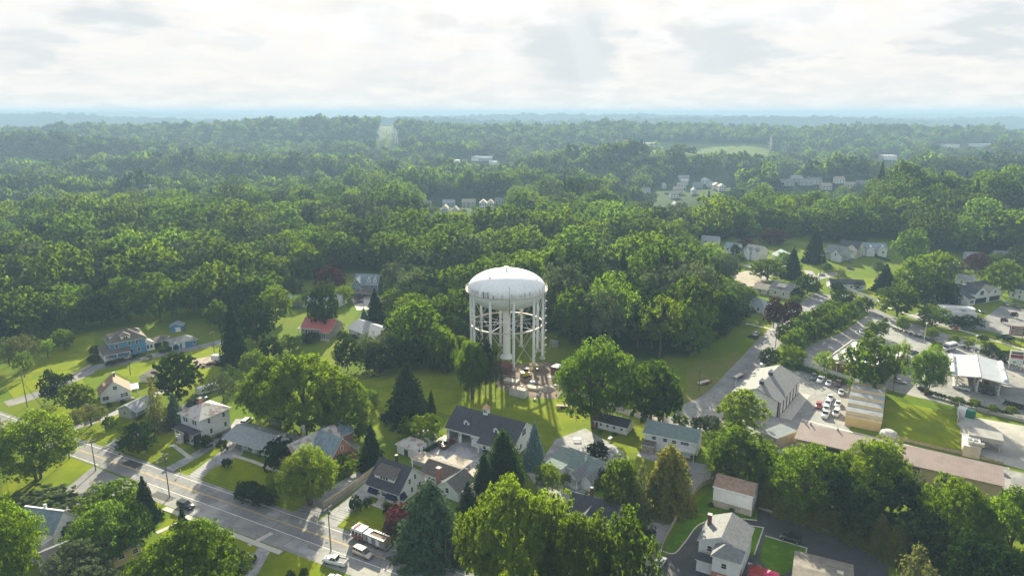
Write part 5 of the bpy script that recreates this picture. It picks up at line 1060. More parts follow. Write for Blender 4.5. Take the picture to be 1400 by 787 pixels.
# --- big garage
H = House('garage_building', 'large white garage with charcoal roof, two open bays, two dormers and a cupola', (610.5, 583), (703, 608), 4.0, 12.4, 'garage')
L = H.L; D = 12.4; sh = H.mb(); sh.xprism([(.25, 0), (D, 0), (D, 4), (D / 2, 8.3), (.25, 4.15)], 9.6, L)
sh.box(0, .25, .25, D, 0, 4).box(0, 9.6, D - .25, D, 0, 4).box(0, .9, .003, .25, 0, 4).box(4.2, 5.3, .003, .25, 0, 4).box(8.8, L, .003, .249, 0, 4).box(.9, 8.8, .003, .25, 3.1, 4); sh.xprism([(.02, 3.97), (D - .02, 3.97), (D / 2, 8.25)], .003, .25); H.part('wall', sh, W_white)
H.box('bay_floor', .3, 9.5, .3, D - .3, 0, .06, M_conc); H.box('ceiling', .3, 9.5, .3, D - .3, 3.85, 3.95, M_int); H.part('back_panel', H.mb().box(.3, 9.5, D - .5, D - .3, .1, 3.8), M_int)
H.block(0, L, 0, D, 4, 4, 'gx', 4.3, .5, None, R_char); H.door('f', 11.2, .003, 0, 3.4, 3.0, M_door, 'garage_door', 4); H.door('f', L * .62, .003, 0, 2.6, 2.6, M_door, 'garage_door', 3)
for x in (.45, 4.75, 9.2): H.box('wall_lamp', x - .1, x + .1, -.2, -.003, 2.3, 2.8, M_dtrim)
dormer(H, 'f', 6.0, 1.7, 5.15, 1.9, 1.2, 3, M_trim, R_char, 1, 'gable', .75); dormer(H, 'f', L * .70, 1.7, 5.15, 1.9, 1.2, 3, M_trim, R_char, 1, 'gable', .75)
H.block(L * .62 - 1.8, L * .62 + 4.5, -2.6, .3, 3.0, 3.1, 'sf', 1.35, .3, None, R_char, rname='porch_roof'); H.box('porch_wall', L * .62 - .6, L * .62 + 3.2, -1.4, -.02, 0, 3.2, M_trim); H.posts([(L * .62 - 1.6, -2.5)], 0, 3.0, .15); H.win('f', L * .62 - .2, -1.4, 1.8, .8, 1.4)
H.win('r', L, D * .46, 5.6, 2.2, 1.9, mull=3); H.win('r', L, D * .3, 1.9, 1., 1.4)
cu = H.part('cupola', H.mb().cbox((L * .44, D / 2, 8.9), (1.5, 1.5, 1.8)), M_trim); q = H.mb(); cxx, cyy = L * .44, D / 2; q.add([(cxx - .95, cyy - .95, 9.82), (cxx + .95, cyy - .95, 9.82), (cxx + .95, cyy + .95, 9.82), (cxx - .95, cyy + .95, 9.82), (cxx, cyy, 11.4)], [(0, 1, 4), (1, 2, 4), (2, 3, 4), (3, 0, 4), (3, 2, 1, 0)]); H.part('cupola_roof', q, mat('copper_roof', (.62, .36, .24), .6), cu)
for dx in (-.33, .33): H.part('louvre', H.mb().box(cxx + dx - .2, cxx + dx + .2, cyy - .78, cyy - .755, 8.6, 9.6), M_int, cu)
tag(H.part('tool_bench', H.mb().box(5.8, 8.2, 4, 5, .1, 1.6), W_beige))
# --- long white outbuilding
H = House('outbuilding', 'long low white outbuilding with rust-mottled roof beside the garage court', (566, 614.8), (600.5, 593.5), 2.7, 6.4, 'outbuilding')
L = H.L; H.block(0, 5.6, 0, 6.4, 0, 2.7, 'hip', 1.7, .4, W_white, R_old); H.block(5.6, L, 1.2, 6.0, 0, 2.5, 'gx', .7, .25, W_white, R_flat, wname='rear_wall', rname='rear_roof')
for x in (2.2, 4.2): H.win('f', x, 0, 1.5, .7, .9)
for x in (7.2, 9.5): H.win('f', x, 1.2, 1.5, .7, .9)
H.door('l', 0, 3, 0, 1.4, 2., M_dtrim)
# --- grey-green cottage
H = House('cottage', 'white cottage with grey-green roof and columned gabled porch right of the blue spruce', (746.6, 631.9), (781.5, 647.4), 2.8, 9.6)
L = H.L; H.block(0, L + 4.6, 2.5, 9.6 + 1.5, 0, 2.8, 'gx', 2.3, .4, W_white, R_green); H.block(0, 5.2, 0, 2.4, 0, 2.6, 'sf', .35, .2, W_white, R_green, wname='front_wall', rname='front_roof'); H.win('f', 2.5, 0, 1.5, 1.4, 1.1, mull=2)
H.block(L - .8, L + 3.0, -1.6, 6, 2.5, 2.6, 'gy', 1.6, .3, None, R_grey, rname='porch_roof'); H.part('porch_gable', H.mb().add([(L - .8, -1.55, 2.6), (L + 3, -1.55, 2.6), (L + 1.1, -1.55, 4.1), (L - .8, -1.4, 2.6), (L + 3, -1.4, 2.6), (L + 1.1, -1.4, 4.1)], [(0, 1, 2), (5, 4, 3), (0, 3, 4, 1), (1, 4, 5, 2), (2, 5, 3, 0)]), M_trim)
H.posts([(L - .6, -1.4), (L + 1.1, -1.4), (L + 2.8, -1.4), (L + 2.8, .6)], .4, 2.5, .11); H.box('porch_floor', L - .8, L + 3, -1.6, 2.4, 0, .4, M_trim); H.block(L + 3.3, L + 6.3, 0, 7, 0, 2.6, 'gy', 1.2, .3, W_white, R_grey, wname='wing_wall', rname='wing_roof'); H.win('r', L + 6.3, 3, 1.5, 1., 1.1); H.chimney(L + .5, 5.5, 4, 6.1, .45, M_trim)
# --- dark-roofed house at bottom
H = House('bungalow', 'charcoal-roofed bungalow half hidden behind the green trees at bottom centre', (775, 699), (838, 716), 3.0, 9)
L = H.L; H.block(0, L, 0, 9, 0, 3, 'gx', 2.6, .45, W_white, R_char); H.chimney(4.0, 6, 4, 7.2, .6, W_brickd); H.block(3.4, 7.4, -1.5, 4, 0, 3, 'gy', 1.7, .3, W_white, R_char, wname='wing_wall', rname='wing_roof'); H.win('f', 9, 0, 1.6); H.win('r', L, 4, 1.6)
# --- long black-roofed shed and raised ranch
H = House('long_shed', 'long low shed with black roof and white walls under the large round maple', (813.6, 573.6), (856.9, 584.2), 2.5, 5.8, 'shed')
L = H.L; H.block(0, L, 0, 5.8, 0, 2.5, 'gx', 1.4, .45, W_white, R_char)
for x in (2, 4.2, 6.4, 8.8): H.win('f', x, 0, 1.5, .8, .8)
H.posts([(L - .2, -.35), (L / 2, -.35), (.2, -.35)], 0, 2.4, .06)
H = House('raised_ranch', 'white raised ranch house with grey-green roof and balcony at its right end', (881.4, 590.3), (952, 604.7), 5.2, 8.1)
L = H.L; H.block(0, L, 0, 8.1, 0, 5.2, 'gx', 2.1, .5, W_white, R_green)
for x in (2.8, 6.0, 8.6): H.win('f', x, 0, 4.0, 1.1, 1.0)
H.win('f', 11.6, 0, 4.2, 2.2, .9, mull=3); H.win('r', L, 2.5, 4, .9, 1.2); H.win('r', L, 5.6, 4, .9, 1.2); H.win('r', L, 4, 1.3, .9, 1.2); H.box('balcony', 9.4, L, -1.8, -.02, 2.5, 2.65, M_trim); H.box('railing', 9.4, L, -1.8, -1.72, 2.7, 3.5, M_trim); H.posts([(9.6, -1.7), (L - .2, -1.7)], 0, 2.5, .09); H.block(0, 3.4, -2.4, -.02, 0, 2.3, 'sf', .5, .2, mat('weathered_wood', (.35, .31, .26), .9), R_dbrown, wname='lean_to_wall', rname='lean_to_roof')
# --- barn
H = House('barn', 'white two-storey barn with rusty brown roof on a stone base by the lawn', (976, 664.2), (1029.5, 678.4), 5.4, 6.7, 'barn')
L = H.L; H.block(0, L, 0, 6.7, 1.7, 5.4, 'gx', 1.7, .2, W_white, mat('rusty_shingles', (.33, .23, .17), .9, (.24, .16, .12), scale=.9, bump=.5)); H.box('stone_base', -.03, L + .03, -.03, 6.73, 0, 1.7, W_found)
H.box('sliding_door', .3, L * .46, -.1, -.005, 2.0, 5.0, W_white); H.box('sliding_door', L * .49, L - .3, -.1, -.005, 2.0, 5.0, W_white); H.win('r', L, 3.2, 4, .8, 1.)
for i in range(5): H.box('baluster', L * .48 + i * .5, L * .48 + i * .5 + .07, -.12, -.04, .9, 1.6, M_dtrim)
# --- grey-roofed house at bottom right
H = House('grey_roof_house', 'white two-storey house with tan-grey roof and front hip gable beside the pink canopies', (956, 737), (1016.5, 755), 6.0, 9.8)
L = H.L; H.block(0, L, 0, 9.8, 0, 6, 'gy', 2.2, .4, W_white, R_grey); H.block(L * .42, L, -4.2, -.01, 0, 6, 'hip', 2.0, .4, W_white, R_grey, wname='front_wall', rname='front_roof'); H.box('brick_base', L * .42 - .03, L + .03, -4.23, -.2, 0, 2.5, W_brick)
H.block(.3, L * .42 - .1, -2.4, -.02, 0, 2.7, 'hip', 1.0, .3, W_white, R_char, wname='porch_wall', rname='porch_roof'); H.win('f', 2.3, 0, 4.6, .9, 1.2); H.win('f', L * .68, -4.2, 4.4, 1., 1.1); H.win('f', L * .65, -4.24, 1.3, 1.6, 1.2, mull=2); H.win('r', L, 3, 4.4); H.win('r', L, 7, 4.4); H.chimney(.6, 6.2, 5.8, 8.8, .8, W_brickd)
H.part('vent', H.mb().cbox((5.2, -.05, 6.7), (.5, .1, .35)), M_dtrim); H.box('ac_unit', L + .5, L + 1.3, 4, 4.8, 0, .9, M_metal)
for i, (x, y, c) in enumerate([(L + 2.6, 1.2, (.30, .035, .03)), (L + 5.6, 1.0, (.52, .04, .13)), (L + 2.9, -1.7, (.36, .04, .05)), (L + 5.7, -1.9, (.60, .20, .22))]):
    p = H.root.matrix_basis @ (H.M @ Vector((x, y, 0))); t = empty('canopy_tent', p, H.ang, ['dark red pop-up canopy beside the white house, back left', 'magenta pop-up canopy, back right of the four', 'dull red pop-up canopy, front left of the four', 'pale pink pop-up canopy, front right of the four'][i], 'canopy', 'pop-up canopies beside the house')
    b = MB(); b.add([(-1.45, -1.45, 2.1), (1.45, -1.45, 2.1), (1.45, 1.45, 2.1), (-1.45, 1.45, 2.1), (0, 0, 3.1)], [(0, 1, 4), (1, 2, 4), (2, 3, 4), (3, 0, 4)]); b.box(-1.46, 1.46, -1.47, -1.45, 1.8, 2.1).box(-1.46, 1.46, 1.45, 1.47, 1.8, 2.1).box(-1.47, -1.45, -1.46, 1.46, 1.8, 2.1).box(1.45, 1.47, -1.46, 1.46, 1.8, 2.1); b.build('canopy', mat('tent_%d' % i, c, .7), t)
    for a in (-1.4, 1.4):
        for c2 in (-1.4, 1.4): MB().box(a - .03, a + .03, c2 - .03, c2 + .03, 0, 2.1).build('leg', M_metal, t)
p = H.root.matrix_basis @ (H.M @ Vector((L + 7.4, 2.0, 0))); tag(MB().lathe([(0, 0), (.42, 0), (.45, 1.0), (.38, 1.15), (0, 1.2)], 16).build('barrel', mat('blue_plastic', (.10, .30, .55), .5), loc=p), 'blue round barrel beside the pink canopies', 'barrel')
H = House('flat_roof_house', 'low building with flat brown-grey roof cut by the bottom edge right of the canopies', (1083, 800), (1165, 822), 3.2, 12, 'building'); H.block(0, H.L, 0, 12, 0, 3.2, 'gx', .6, .3, W_beige, R_dbrown if False else mat('worn_brown_roof', (.22, .20, .17), .9, scale=.8)); H.box('hatch', 8, 9.2, 7, 8, 3.6, 4.0, W_beige)
# --- bottom left houses


H = House('slate_roof_house', 'pale house with slate-blue gable roof and white ridge cap below the side street', (72, 729), (96, 712), 5.2, 9.5)
L = H.L + 2; H.block(0, L, 0, 9.5, 0, 5.2, 'gy', 3.4, .4, W_white, R_blue); H.win('f', 2.4, 0, 3.8); H.part('ridge_cap', H.mb().box(L / 2 - .22, L / 2 + .22, -.42, 9.9, 8.72, 8.86), M_trim); H.block(-3.4, -.02, 0, 5, 0, 4.4, 'hip', .8, .3, W_grey, R_old, wname='wing_wall', rname='wing_roof'); H.chimney(L * .55, 4.8, 8.3, 9.5, .5, M_trim)
H = House('white_house', 'white house with purple-grey roof in the trees at the bottom left corner', (66, 778), (116, 757), 4.6, 8); H.block(0, H.L, 0, 8, 0, 4.6, 'gx', 1.9, .4, W_white, mat('purple_grey_roof', (.16, .15, .18), .85, scale=.9)); H.win('f', 3, 0, 2.8); H.win('f', 7, 0, 2.8); H.win('l', 0, 4, 2.8)
H = House('yellow_house', 'yellow stucco house seen through the trees at the lower left', (153, 757), (192, 741), 3.6, 8); H.block(0, H.L, 0, 8, 0, 3.6, 'gx', 2.0, .4, W_yellow, R_grey); H.win('f', H.L * .78, 0, 2.1, 1.1, 1.); H.win('f', H.L * .3, 0, 2.1, 1.1, 1.)
tag(MB().box(-4, 4, -1.3, 1.3, 2.4, 2.6).box(-3.8, -3.6, -1.1, -.9, 0, 2.4).box(3.6, 3.8, -1.1, -.9, 0, 2.4).box(-3.8, -3.6, .9, 1.1, 0, 2.4).box(3.6, 3.8, .9, 1.1, 0, 2.4).build('carport_roof', R_tan, loc=G(34, 722)), 'tan-roofed open shelter at the left of the slate-roofed house', 'shelter')
# --- upper left houses
H = House('red_roof_house', 'stone house with faded red metal roof and brick chimney', (412, 446), (448, 452), 3.6, 9.5)
L = H.L
H = H; H.root.rotation_euler.z = math.radians(-14); H.block(0, L, 0, 9.5, 0, 3.6, 'gx', 3.4, .4, W_stone, R_redm); H.chimney(3.2, 3.2, 5, 8.2, .7, W_brick); H.block(L - 4.2, L, -2.6, -.02, 0, 3.0, 'sf', .9, .2, W_stone, R_redm, wname='front_wall', rname='front_roof'); H.win('f', L - 2, -2.6, 1.6, .9, 1.3); H.win('f', 2.4, 0, 2.1); H.win('f', 5.2, 0, 2.1); H.block(-2.6, -.02, 1, 7, 2.4, 2.5, 'sf', .4, .2, None, R_grey, rname='porch_roof'); H.posts([(-2.4, 1.2), (-2.4, 4), (-2.4, 6.8)], 0, 2.4); H.box('patio_wall', L - 3, L + 1.5, -5.2, -4.9, 0, 1.1, M_conc)
H = House('grey_garage', 'beige garage with long grey gable roof in front of the grove', (477, 447), (509, 459), 2.9, 11, 'garage')
L = H.L + 2; H.block(0, L, 0, 11, 0, 2.9, 'gx', 2.3, .8, W_beige, R_lgrey); H.door('f', 3.8, 0, 0, 4.6, 2.3, M_door, 'garage_door', 3); H.win('f', 8.2, 0, 1.6, 1., 1.); H.door('r', L, 5, 0); poly_sheet('driveway', gp([(478, 463), (500, 472), (512, 468), (486, 456)]), .02, M_asphd)
H = House('shingled_house', 'large blue-grey shingled house with two gabled dormers above the parking apron', (481, 388), (514, 389), 6.5, 12)
L = H.L; H.block(0, L, 3, 12, 0, 6.0, 'gx', 4.2, .4, W_slate, R_blue); H.block(0, L * .42, -.5, 5, 0, 6.2, 'gy', 3.4, .4, W_slate, R_blue, wname='gable_wall', rname='gable_roof'); dormer(H, 'f', L * .62, 3.6, 6.8, 1.8, 1.7, 4, M_trim, R_blue, 1, 'gable', .9); dormer(H, 'f', L * .88, 3.6, 6.8, 1.8, 1.7, 4, M_trim, R_blue, 1, 'gable', .9)
H.win('f', L * .2, -.5, 7.6, .8, 1.4); H.win('f', L * .12, -.5, 4.4, .9, 1.4); H.win('f', L * .3, -.5, 4.4, .9, 1.4); H.block(.5, L, -4, -.6, 2.4, 2.5, 'sf', 1.2, .2, None, R_dbrown, rname='porch_roof'); H.posts([(.8, -3.8), (L * .5, -3.8), (L - .3, -3.8)], 0, 2.4); H.win('f', L * .75, 3, 4.6, 1., 1.3)
poly_sheet('driveway', gp([(488, 424), (530, 420), (545, 412), (515, 403), (480, 408)]), .02, M_conc)
H = House('pale_cottage', 'pale cottage with grey gable roof behind the tall dark cedar', (418, 409), (458, 413), 3.4, 9); L = H.L; H.block(0, L, 0, 9, 0, 3.4, 'gx', 2.8, .4, W_white, R_lgrey); H.win('f', L - 2, 0, 1.9); H.block(0, 4, -3, -.02, 0, 3, 'gy', 1.8, .3, W_white, R_blue, wname='wing_wall', rname='wing_roof'); H.win('f', 2, -3, 1.7)
H = House('low_house', 'low house with slate-grey roof left of the pale cottage', (387, 410), (418, 413), 2.7, 8); H.block(0, H.L, 0, 8, 0, 2.7, 'gx', 1.5, .4, W_grey, R_blue)
H = House('small_house', 'small blue-white house glimpsed among the trees left of the water tower', (597, 408), (612, 411), 3.4, 7); H.block(0, H.L, 0, 7, 0, 3.4, 'gx', 2.2, .3, W_white, R_blue); H.chimney(1.2, 5, 4, 7.5, .8, M_trim); H.win('f', 3, 0, 2)
# --- right: commercial
H = House('vehicle_garage', 'long grey-roofed vehicle garage with tall bay doors along its right side and two roof cupolas', (1003, 535), (1065.8, 549.8), 5.2, 25.4, 'garage')
L = H.L; D = 25.4; H.block(0, L, 0, D, 0, 5.2, 'gy', 2.9, .5, W_white, R_grey, M_dtrim); H.box('wall_trim', L - .5, L + .02, -.04, -.003, 0, 5.1, M_dtrim)
for i in range(6): H.door('r', L, 2.6 + i * 4.0, 0, 2.6, 4.1, M_door, 'bay_door', 4); H.box('pier', L + .005, L + .2, .6 + i * 4.0, 1.1 + i * 4.0, 0, 4.9, M_dtrim)
for y in (5.0, 15.0): c = H.part('cupola', H.mb().cbox((L / 2, y, 8.5), (1.3, 1.3, 1.4)), M_dtrim); q = H.mb(); q.add([(L / 2 - .9, y - .9, 9.22), (L / 2 + .9, y - .9, 9.22), (L / 2 + .9, y + .9, 9.22), (L / 2 - .9, y + .9, 9.22), (L / 2, y, 10.3)], [(0, 1, 4), (1, 2, 4), (2, 3, 4), (3, 0, 4), (3, 2, 1, 0)]); H.part('cupola_roof', q, M_metal, c)
H.win('f', L * .72, 0, 1.6, 1.2, 1.0, frame=M_dtrim); H.box('apron', L + .3, L + 4.0, .5, D - .5, .0, .06, M_conc)
H = House('annex', 'low flat-roofed annex with dark grey roof at the corner of the vehicle garage', (1040, 590), (1062, 600), 3.0, 9, 'annex'); H.block(0, H.L, 0, 9.5, 0, 3, 'flat', 0, .1, W_found, mat('slate_flat_roof', (.16, .19, .21), .85, scale=.6)); H.box('parapet', -.2, H.L + .2, -.22, -.02, 3.19, 3.4, W_beige)
H = House('long_store', 'very long low building with pink metal roof and tan walls with open bays', (1088.7, 598), (1371, 662.5), 4.5, 9.6, 'building')
L = H.L; D = 9.6; H.part('wall', H.mb().xprism([(0, 0), (D, 0), (D, 4.9), (D * .86, 5.7), (0, 4.4)], 0, L), W_tan); r = H.mb(); r.slab([(-.4, -.6, 4.45), (L + .4, -.6, 4.45), (L + .4, D * .86, 5.9), (-.4, D * .86, 5.9)], .14); r.cur = 1; r.slab([(-.4, D * .86, 5.91), (L + .4, D * .86, 5.91), (L + .4, D + .4, 5.1), (-.4, D + .4, 5.1)], .14); H.part('roof', r, [R_pink, M_trim])  # narrow back slope is white: its sunlit tone is put into the colour
for x, w in ((L * .525, 3.6), (L * .60, 3.8), (L * .745, 1.4), (L * .2, 3.6), (L * .12, 3.6)): H.box('bay_shade_panel', x - w / 2, x + w / 2, -.05, -.004, 0 if w > 2 else 1.0, 3.7 if w > 2 else 2.6, M_int)  # near-black sheets on the wall, shade of the open bays put into colour
for x in (L * .49, L * .562, L * .64): H.box('pier', x - .35, x + .35, -.15, -.006, 0, 4.1, W_tan)
for x in (L * .02, L * .05, L * .20): H.part('roof_vent', H.mb().tube((x, D * .86, 5.9), (x, D * .86, 6.6), .35, .2), M_metal)
# dome-shaped covered pile
tag(MB().lathe([(2.6, 0), (2.6, 1.0), (2.2, 1.9), (1.3, 2.4), (0, 2.6)], 14).build('covered_pile', mat('grey_tarp', (.45, .45, .44), .8), loc=G(1214, 598)), 'grey tarpaulin-covered heap beside the pink metal roof', 'tarpaulin')
H = House('storage_sheds', 'block of storage units under five grey and tan saw-tooth roofs', (1155.7, 571), (1201.8, 580), 2.4, 34, 'storage building'); L = H.L + .6
H.box('wall', 0, L, 0, 34, 0, 2.5, W_tan)
for i in range(5):
    y = i * 6.8; r = H.mb(); r.xprism([(y, 2.51), (y + 6.75, 2.51), (y + 6.75, 2.6), (y + 2.3, 4.15), (y, 2.8)], -.1, L + .1)
    me = r.mesh('roof', [W_tan, R_lgrey]); 
    for p in me.polygons:
        if p.normal.z > .3 and p.normal.y > .1: p.material_index = 1
    o = add_obj('roof', me, H.root)
    r = H.mb(); r.slab([(-.15, y + .9, 3.45), (L + .15, y + .9, 3.45), (L + .15, y + 4.9, 4.4), (-.15, y + 4.9, 4.4)], .12); H.part('roof_panel', r, mat('grey_metal_sheet', (.34, .36, .38), .6, scale=.4))
H = House('brick_store', 'dark brick store with flat pale roof full of air-conditioning units', (1131.5, 490), (1184, 502), 4.5, 29, 'store'); L = H.L + 6
H.box('wall', 0, L, 0, 29, 0, 4.4, W_brickd); H.box('roof', .4, L - .4, .4, 28.6, 4.42, 4.6, R_flat); H.box('parapet', -.1, L + .1, -.1, .35, 3.6, 4.95, M_conc); H.box('parapet', -.1, .35, .36, 29, 4.0, 4.95, M_conc); H.box('parapet', L - .35, L + .1, .36, 29, 4.0, 4.95, M_conc); H.box('parapet', .36, L - .36, 28.7, 29.1, 4.0, 4.95, M_conc)
for x, y in ((2.2, 4), (3.2, 8.5), (2.6, 13), (5, 17), (7, 10)): H.box('ac_unit', x, x + 1.5, y, y + 2.2, 4.6, 5.8, M_metal)
H.part('sign_gable', H.mb().add([(1, -.35, 3.7), (8, -.35, 3.7), (4.5, -.35, 5.6), (1, -.12, 3.7), (8, -.12, 3.7), (4.5, -.12, 5.6)], [(0, 1, 2), (5, 4, 3), (0, 3, 4, 1), (1, 4, 5, 2), (2, 5, 3, 0)]), M_conc)
# fuel canopy
H = House('fuel_canopy', 'large grey fuel station canopy with white ridge strip and rounded white ends', (1298.3, 514), (1380.2, 527.3), 4.8, 25.5, 'canopy'); L = H.L; D = 25.5
H.block(0, L, 0, D, 4.5, 4.8, 'gy', 1.0, .1, None, mat('canopy_metal', (.36, .39, .43), .55, (.32, .35, .38), scale=.3), M_conc, t=.4); H.box('ridge_strip', L / 2 - .35, L / 2 + .35, -.1, D + .1, 6.35, 6.42, M_trim)
for sx in (1.0, L - 1.0):
    for y0 in (2.0, 13.5): b = H.mb(); b.xprism([(0, 0)] * 3, 0, 0) if False else None; b.tube((sx, y0, 5.6), (sx, y0 + 9.5, 5.6), .75, .75, 12); H.part('skylight', b, M_trim)
for x in (2.4, L / 2, L - 2.4):
    for y in (2.2, D / 2, D - 2.2): H.box('column', x - .25, x + .25, y - .25, y + .25, .2, 4.55, M_trim)
    H.box('pump_island', x - .6, x + .6, 1, D - 1, 0, .2, M_conc)
    for y in (5.5, 9, 16.5, 20): pu = H.box('fuel_pump', x - .3, x + .3, y - .45, y + .45, .2, 2.1, M_trim); H.box('pump_screen', x - .2, x + .2, y - .49, y - .455, 1.3, 1.8, M_dtrim, pu)
H.box('kiosk', L / 2 + 2.2, L / 2 + 6.5, D / 2 - 2.5, D / 2 + 3, .02, 3.3, W_beige); H.box('red_panel', L / 2 + 2.6, L / 2 + 4.0, D / 2 - 2.58, D / 2 - 2.52, .6, 2.6, M_red)
# concrete lot building, container and walls
H = House('lot_building', 'small flat-roofed white plant building on the pale concrete lot', (1318, 608), (1343, 613), 3.4, 9, 'building'); L = H.L
H.block(0, L * .95, 0, 9, 0, 3.2, 'flat', 0, .1, M_conc, R_flat, M_conc); H.block(1.5, L + 5.5, 7.5, 13.5, 2.6, 3.7, 'flat', 0, .1, M_conc, mat('stained_flat_roof', (.30, .29, .28), .9, (.22, .215, .21), scale=.4), M_conc, wname='canopy_beam', rname='canopy_roof'); H.posts([(2, 8), (L + 5, 8), (L + 5, 13)], 0, 2.6, .2, M_conc)
H.box('wall', 1.6, L + 2.5, 9.5, 13.2, 0, 2.6, M_conc)
for x, y in ((1, 1), (2.4, 1), (3.8, 1), (1, 3), (2.4, 3)): H.box('ac_unit', x, x + 1.1, y, y + 1.1, 3.4, 4.3, M_metal)
H = House('container', 'shipping container half white and half dark green beside the bush row', (1309.5, 557), (1332.5, 563), 2.5, 2.6, 'container'); L = H.L; H.box('white_half', 0, L * .5, 0, 2.6, 0, 2.5, M_trim); H.box('green_half', L * .5 + .01, L, 0, 2.6, 0, 2.5, mat('green_paint', (.01, .19, .10), .5)); H.box('frame', -.05, L + .05, 1.2, 1.4, 2.5, 2.56, M_metal)
def wall_line(name, pts, h, t, m, label, cat='wall', posts=None, z=0., board=None):
    ln = gp(pts); r = None
    c = Vector(((ln[0][0] + ln[-1][0]) / 2, (ln[0][1] + ln[-1][1]) / 2, 0)); r = empty(name, c, 0, label, cat)
    for a, b in zip(ln[:-1], ln[1:]):
        a = Vector((*a, 0)); b = Vector((*b, 0)); l = (b - a).length; ang = math.atan2(b.y - a.y, b.x - a.x)
        if board:
            n = max(1, int(l / board)); me = MB().box(0, l / n - .02, -t / 2, t / 2, z + .05, h).mesh('fence_panel', m); pm = MB().box(-.07, .07, -t - .04, t + .04, 0, h + .12).mesh('post', m)
            for i in range(n):
                q = a + (b - a) * (i / n) - c; o = add_obj('fence_panel', me, r, q); o.rotation_euler = (0, 0, ang + random.uniform(-.01, .01)); o = add_obj('post', pm, r, q); o.rotation_euler = (0, 0, ang)
        else:
            o = MB().box(0, l, -t / 2, t / 2, z, h).build('wall_run', m, r, loc=a - c); o.rotation_euler = (0, 0, ang)
    return r
M_wood = mat('fence_wood', (.40, .34, .26), .9, (.30, .25, .19), scale=1.)
wall_line('wooden_fence', [(442, 694), (468, 678), (515, 642)], 1.7, .06, M_wood, 'tall weathered board fence between the two drives by the blue-awning house', 'fence', board=2.4)
wall_line('wooden_fence', smooth_line([(900, 772), (908, 742), (932, 700), (956, 668), (975, 659)]), 1.5, .06, M_wood, 'weathered board fence curving along the lane above the lawn', 'fence', board=2.4)
wall_line('white_fence', smooth_line([(60, 536), (95, 517), (125, 500)]), 1.0, .05, M_conc, 'low pale fence along the bend of the lane below the blue house', 'fence', board=3.)
wall_line('white_fence', [(1064, 494), (1100, 502), (1165, 521)], 1.8, .06, M_trim, 'long white fence between vehicle garage yard and brick store', 'fence', board=2.5)
wall_line('white_fence', [(1160, 397), (1198, 412), (1204, 418)], 1.6, .06, M_trim, 'white fence behind the houses above the highway', 'fence', board=2.5)
wall_line('lot_wall', [(1309, 578), (1311, 557)], 1.6, .25, M_conc, 'pale wall at the left side of the concrete lot'); wall_line('lot_wall', [(1336, 560), (1400, 577), (1450, 588)], 1.1, .25, M_conc, 'long low wall along the upper side of the concrete lot')
wall_line('lot_wall', [(1309, 580), (1325, 602)], .8, .25, M_conc, 'low wall from the concrete lot corner down to the plant building')
wall_line('retaining_edge', [(1038, 695), (1090, 711), (1159, 737), (1210, 760)], .5, .4, W_found, 'low stone retaining edge between bamboo and dark driveway')
wall_line('board_fence', [(1215, 598), (1262, 609), (1320, 622), (1372, 635)], .9, .08, M_wood, 'low dark rail fence behind the pink metal roof', 'fence', board=3.)
# --- gabled store and annex, right edge
H = House('gabled_store', 'slate-roofed store with two white front gables and an arched upper window', (1333, 404), (1371, 398), 4.8, 14, 'store'); L = H.L
H.block(-14, L, 3, 17, 0, 4.2, 'gx', 4.2, .4, W_grey, R_char); H.block(0, L * .48, 0, 6, 0, 5.4, 'gy', 3.4, .3, M_trim, R_char, wname='gable_wall', rname='gable_roof'); H.block(L * .52, L, .5, 6, 0, 4.6, 'gy', 2.8, .3, M_trim, R_char, wname='gable_wall', rname='gable_roof')
H.win('f', L * .24, 0, 5.6, 2.6, 2.2, mull=3, frame=M_trim); H.box('shop_front', 1., L * .48 - 1., -.06, -.01, .2, 3., M_glass); H.win('f', L * .76, .5, 5.0, 1.2, 1.8); H.box('shop_front', L * .58, L * .95, .42, .48, .3, 2.8, M_glass); H.block(-5, -.1, -.5, 5, 0, 3.4, 'sf', 2.6, .2, M_trim, R_char, wname='lean_to_wall', rname='lean_to_roof'); H.win('f', -2.5, -.5, 2., 2.6, 1.3, mull=2); H.box('skylight', L * .1, L * .1 + 2.2, 7.8, 9.2, 8.4, 8.6, M_trim)
H = House('annex', 'long white flat-roofed annex in front of the gabled store', (1289, 423), (1337, 426.5), 4.0, 7, 'annex'); L = H.L; H.block(0, L, 0, 3.5, 0, 3.0, 'flat', 0, .1, M_trim, R_flat, wname='front_wall', rname='front_roof'); H.block(0, L, 3.6, 8.5, 0, 4.2, 'flat', 0, .1, M_trim, M_trim); H.box('ac_unit', L * .6, L * .6 + 1.5, 2, 3, 3.2, 4.1, M_metal)
H = House('small_garage', 'small white garage with grey gable roof behind the gabled store', (1307, 381), (1329, 384.5), 2.6, 8, 'garage'); H.block(0, H.L, 0, 8, 0, 2.6, 'gx', 2.2, .3, W_white, R_grey); H.win('f', 3, 0, 1.5, .8, .8); H.win('f', 6, 0, 1.5, .8, .8)
H = House('tan_house', 'beige box-shaped house with flat pale roof behind the right-hand tree cluster', (1292, 361), (1308, 363), 4.5, 9); H.block(0, H.L, 0, 9, 0, 4.5, 'flat', 0, .2, W_beige, R_flat)
H = House('white_house', 'white two-storey house with dark roof at the right edge beyond the car park', (1381, 392), (1420, 402), 5.5, 9); H.block(0, H.L, 0, 9, 0, 5.5, 'gx', 2.6, .4, W_white, R_char)
for x in (2.5, 6, 10): H.win('f', x, 0, 4.2); H.win('f', x, 0, 1.6)
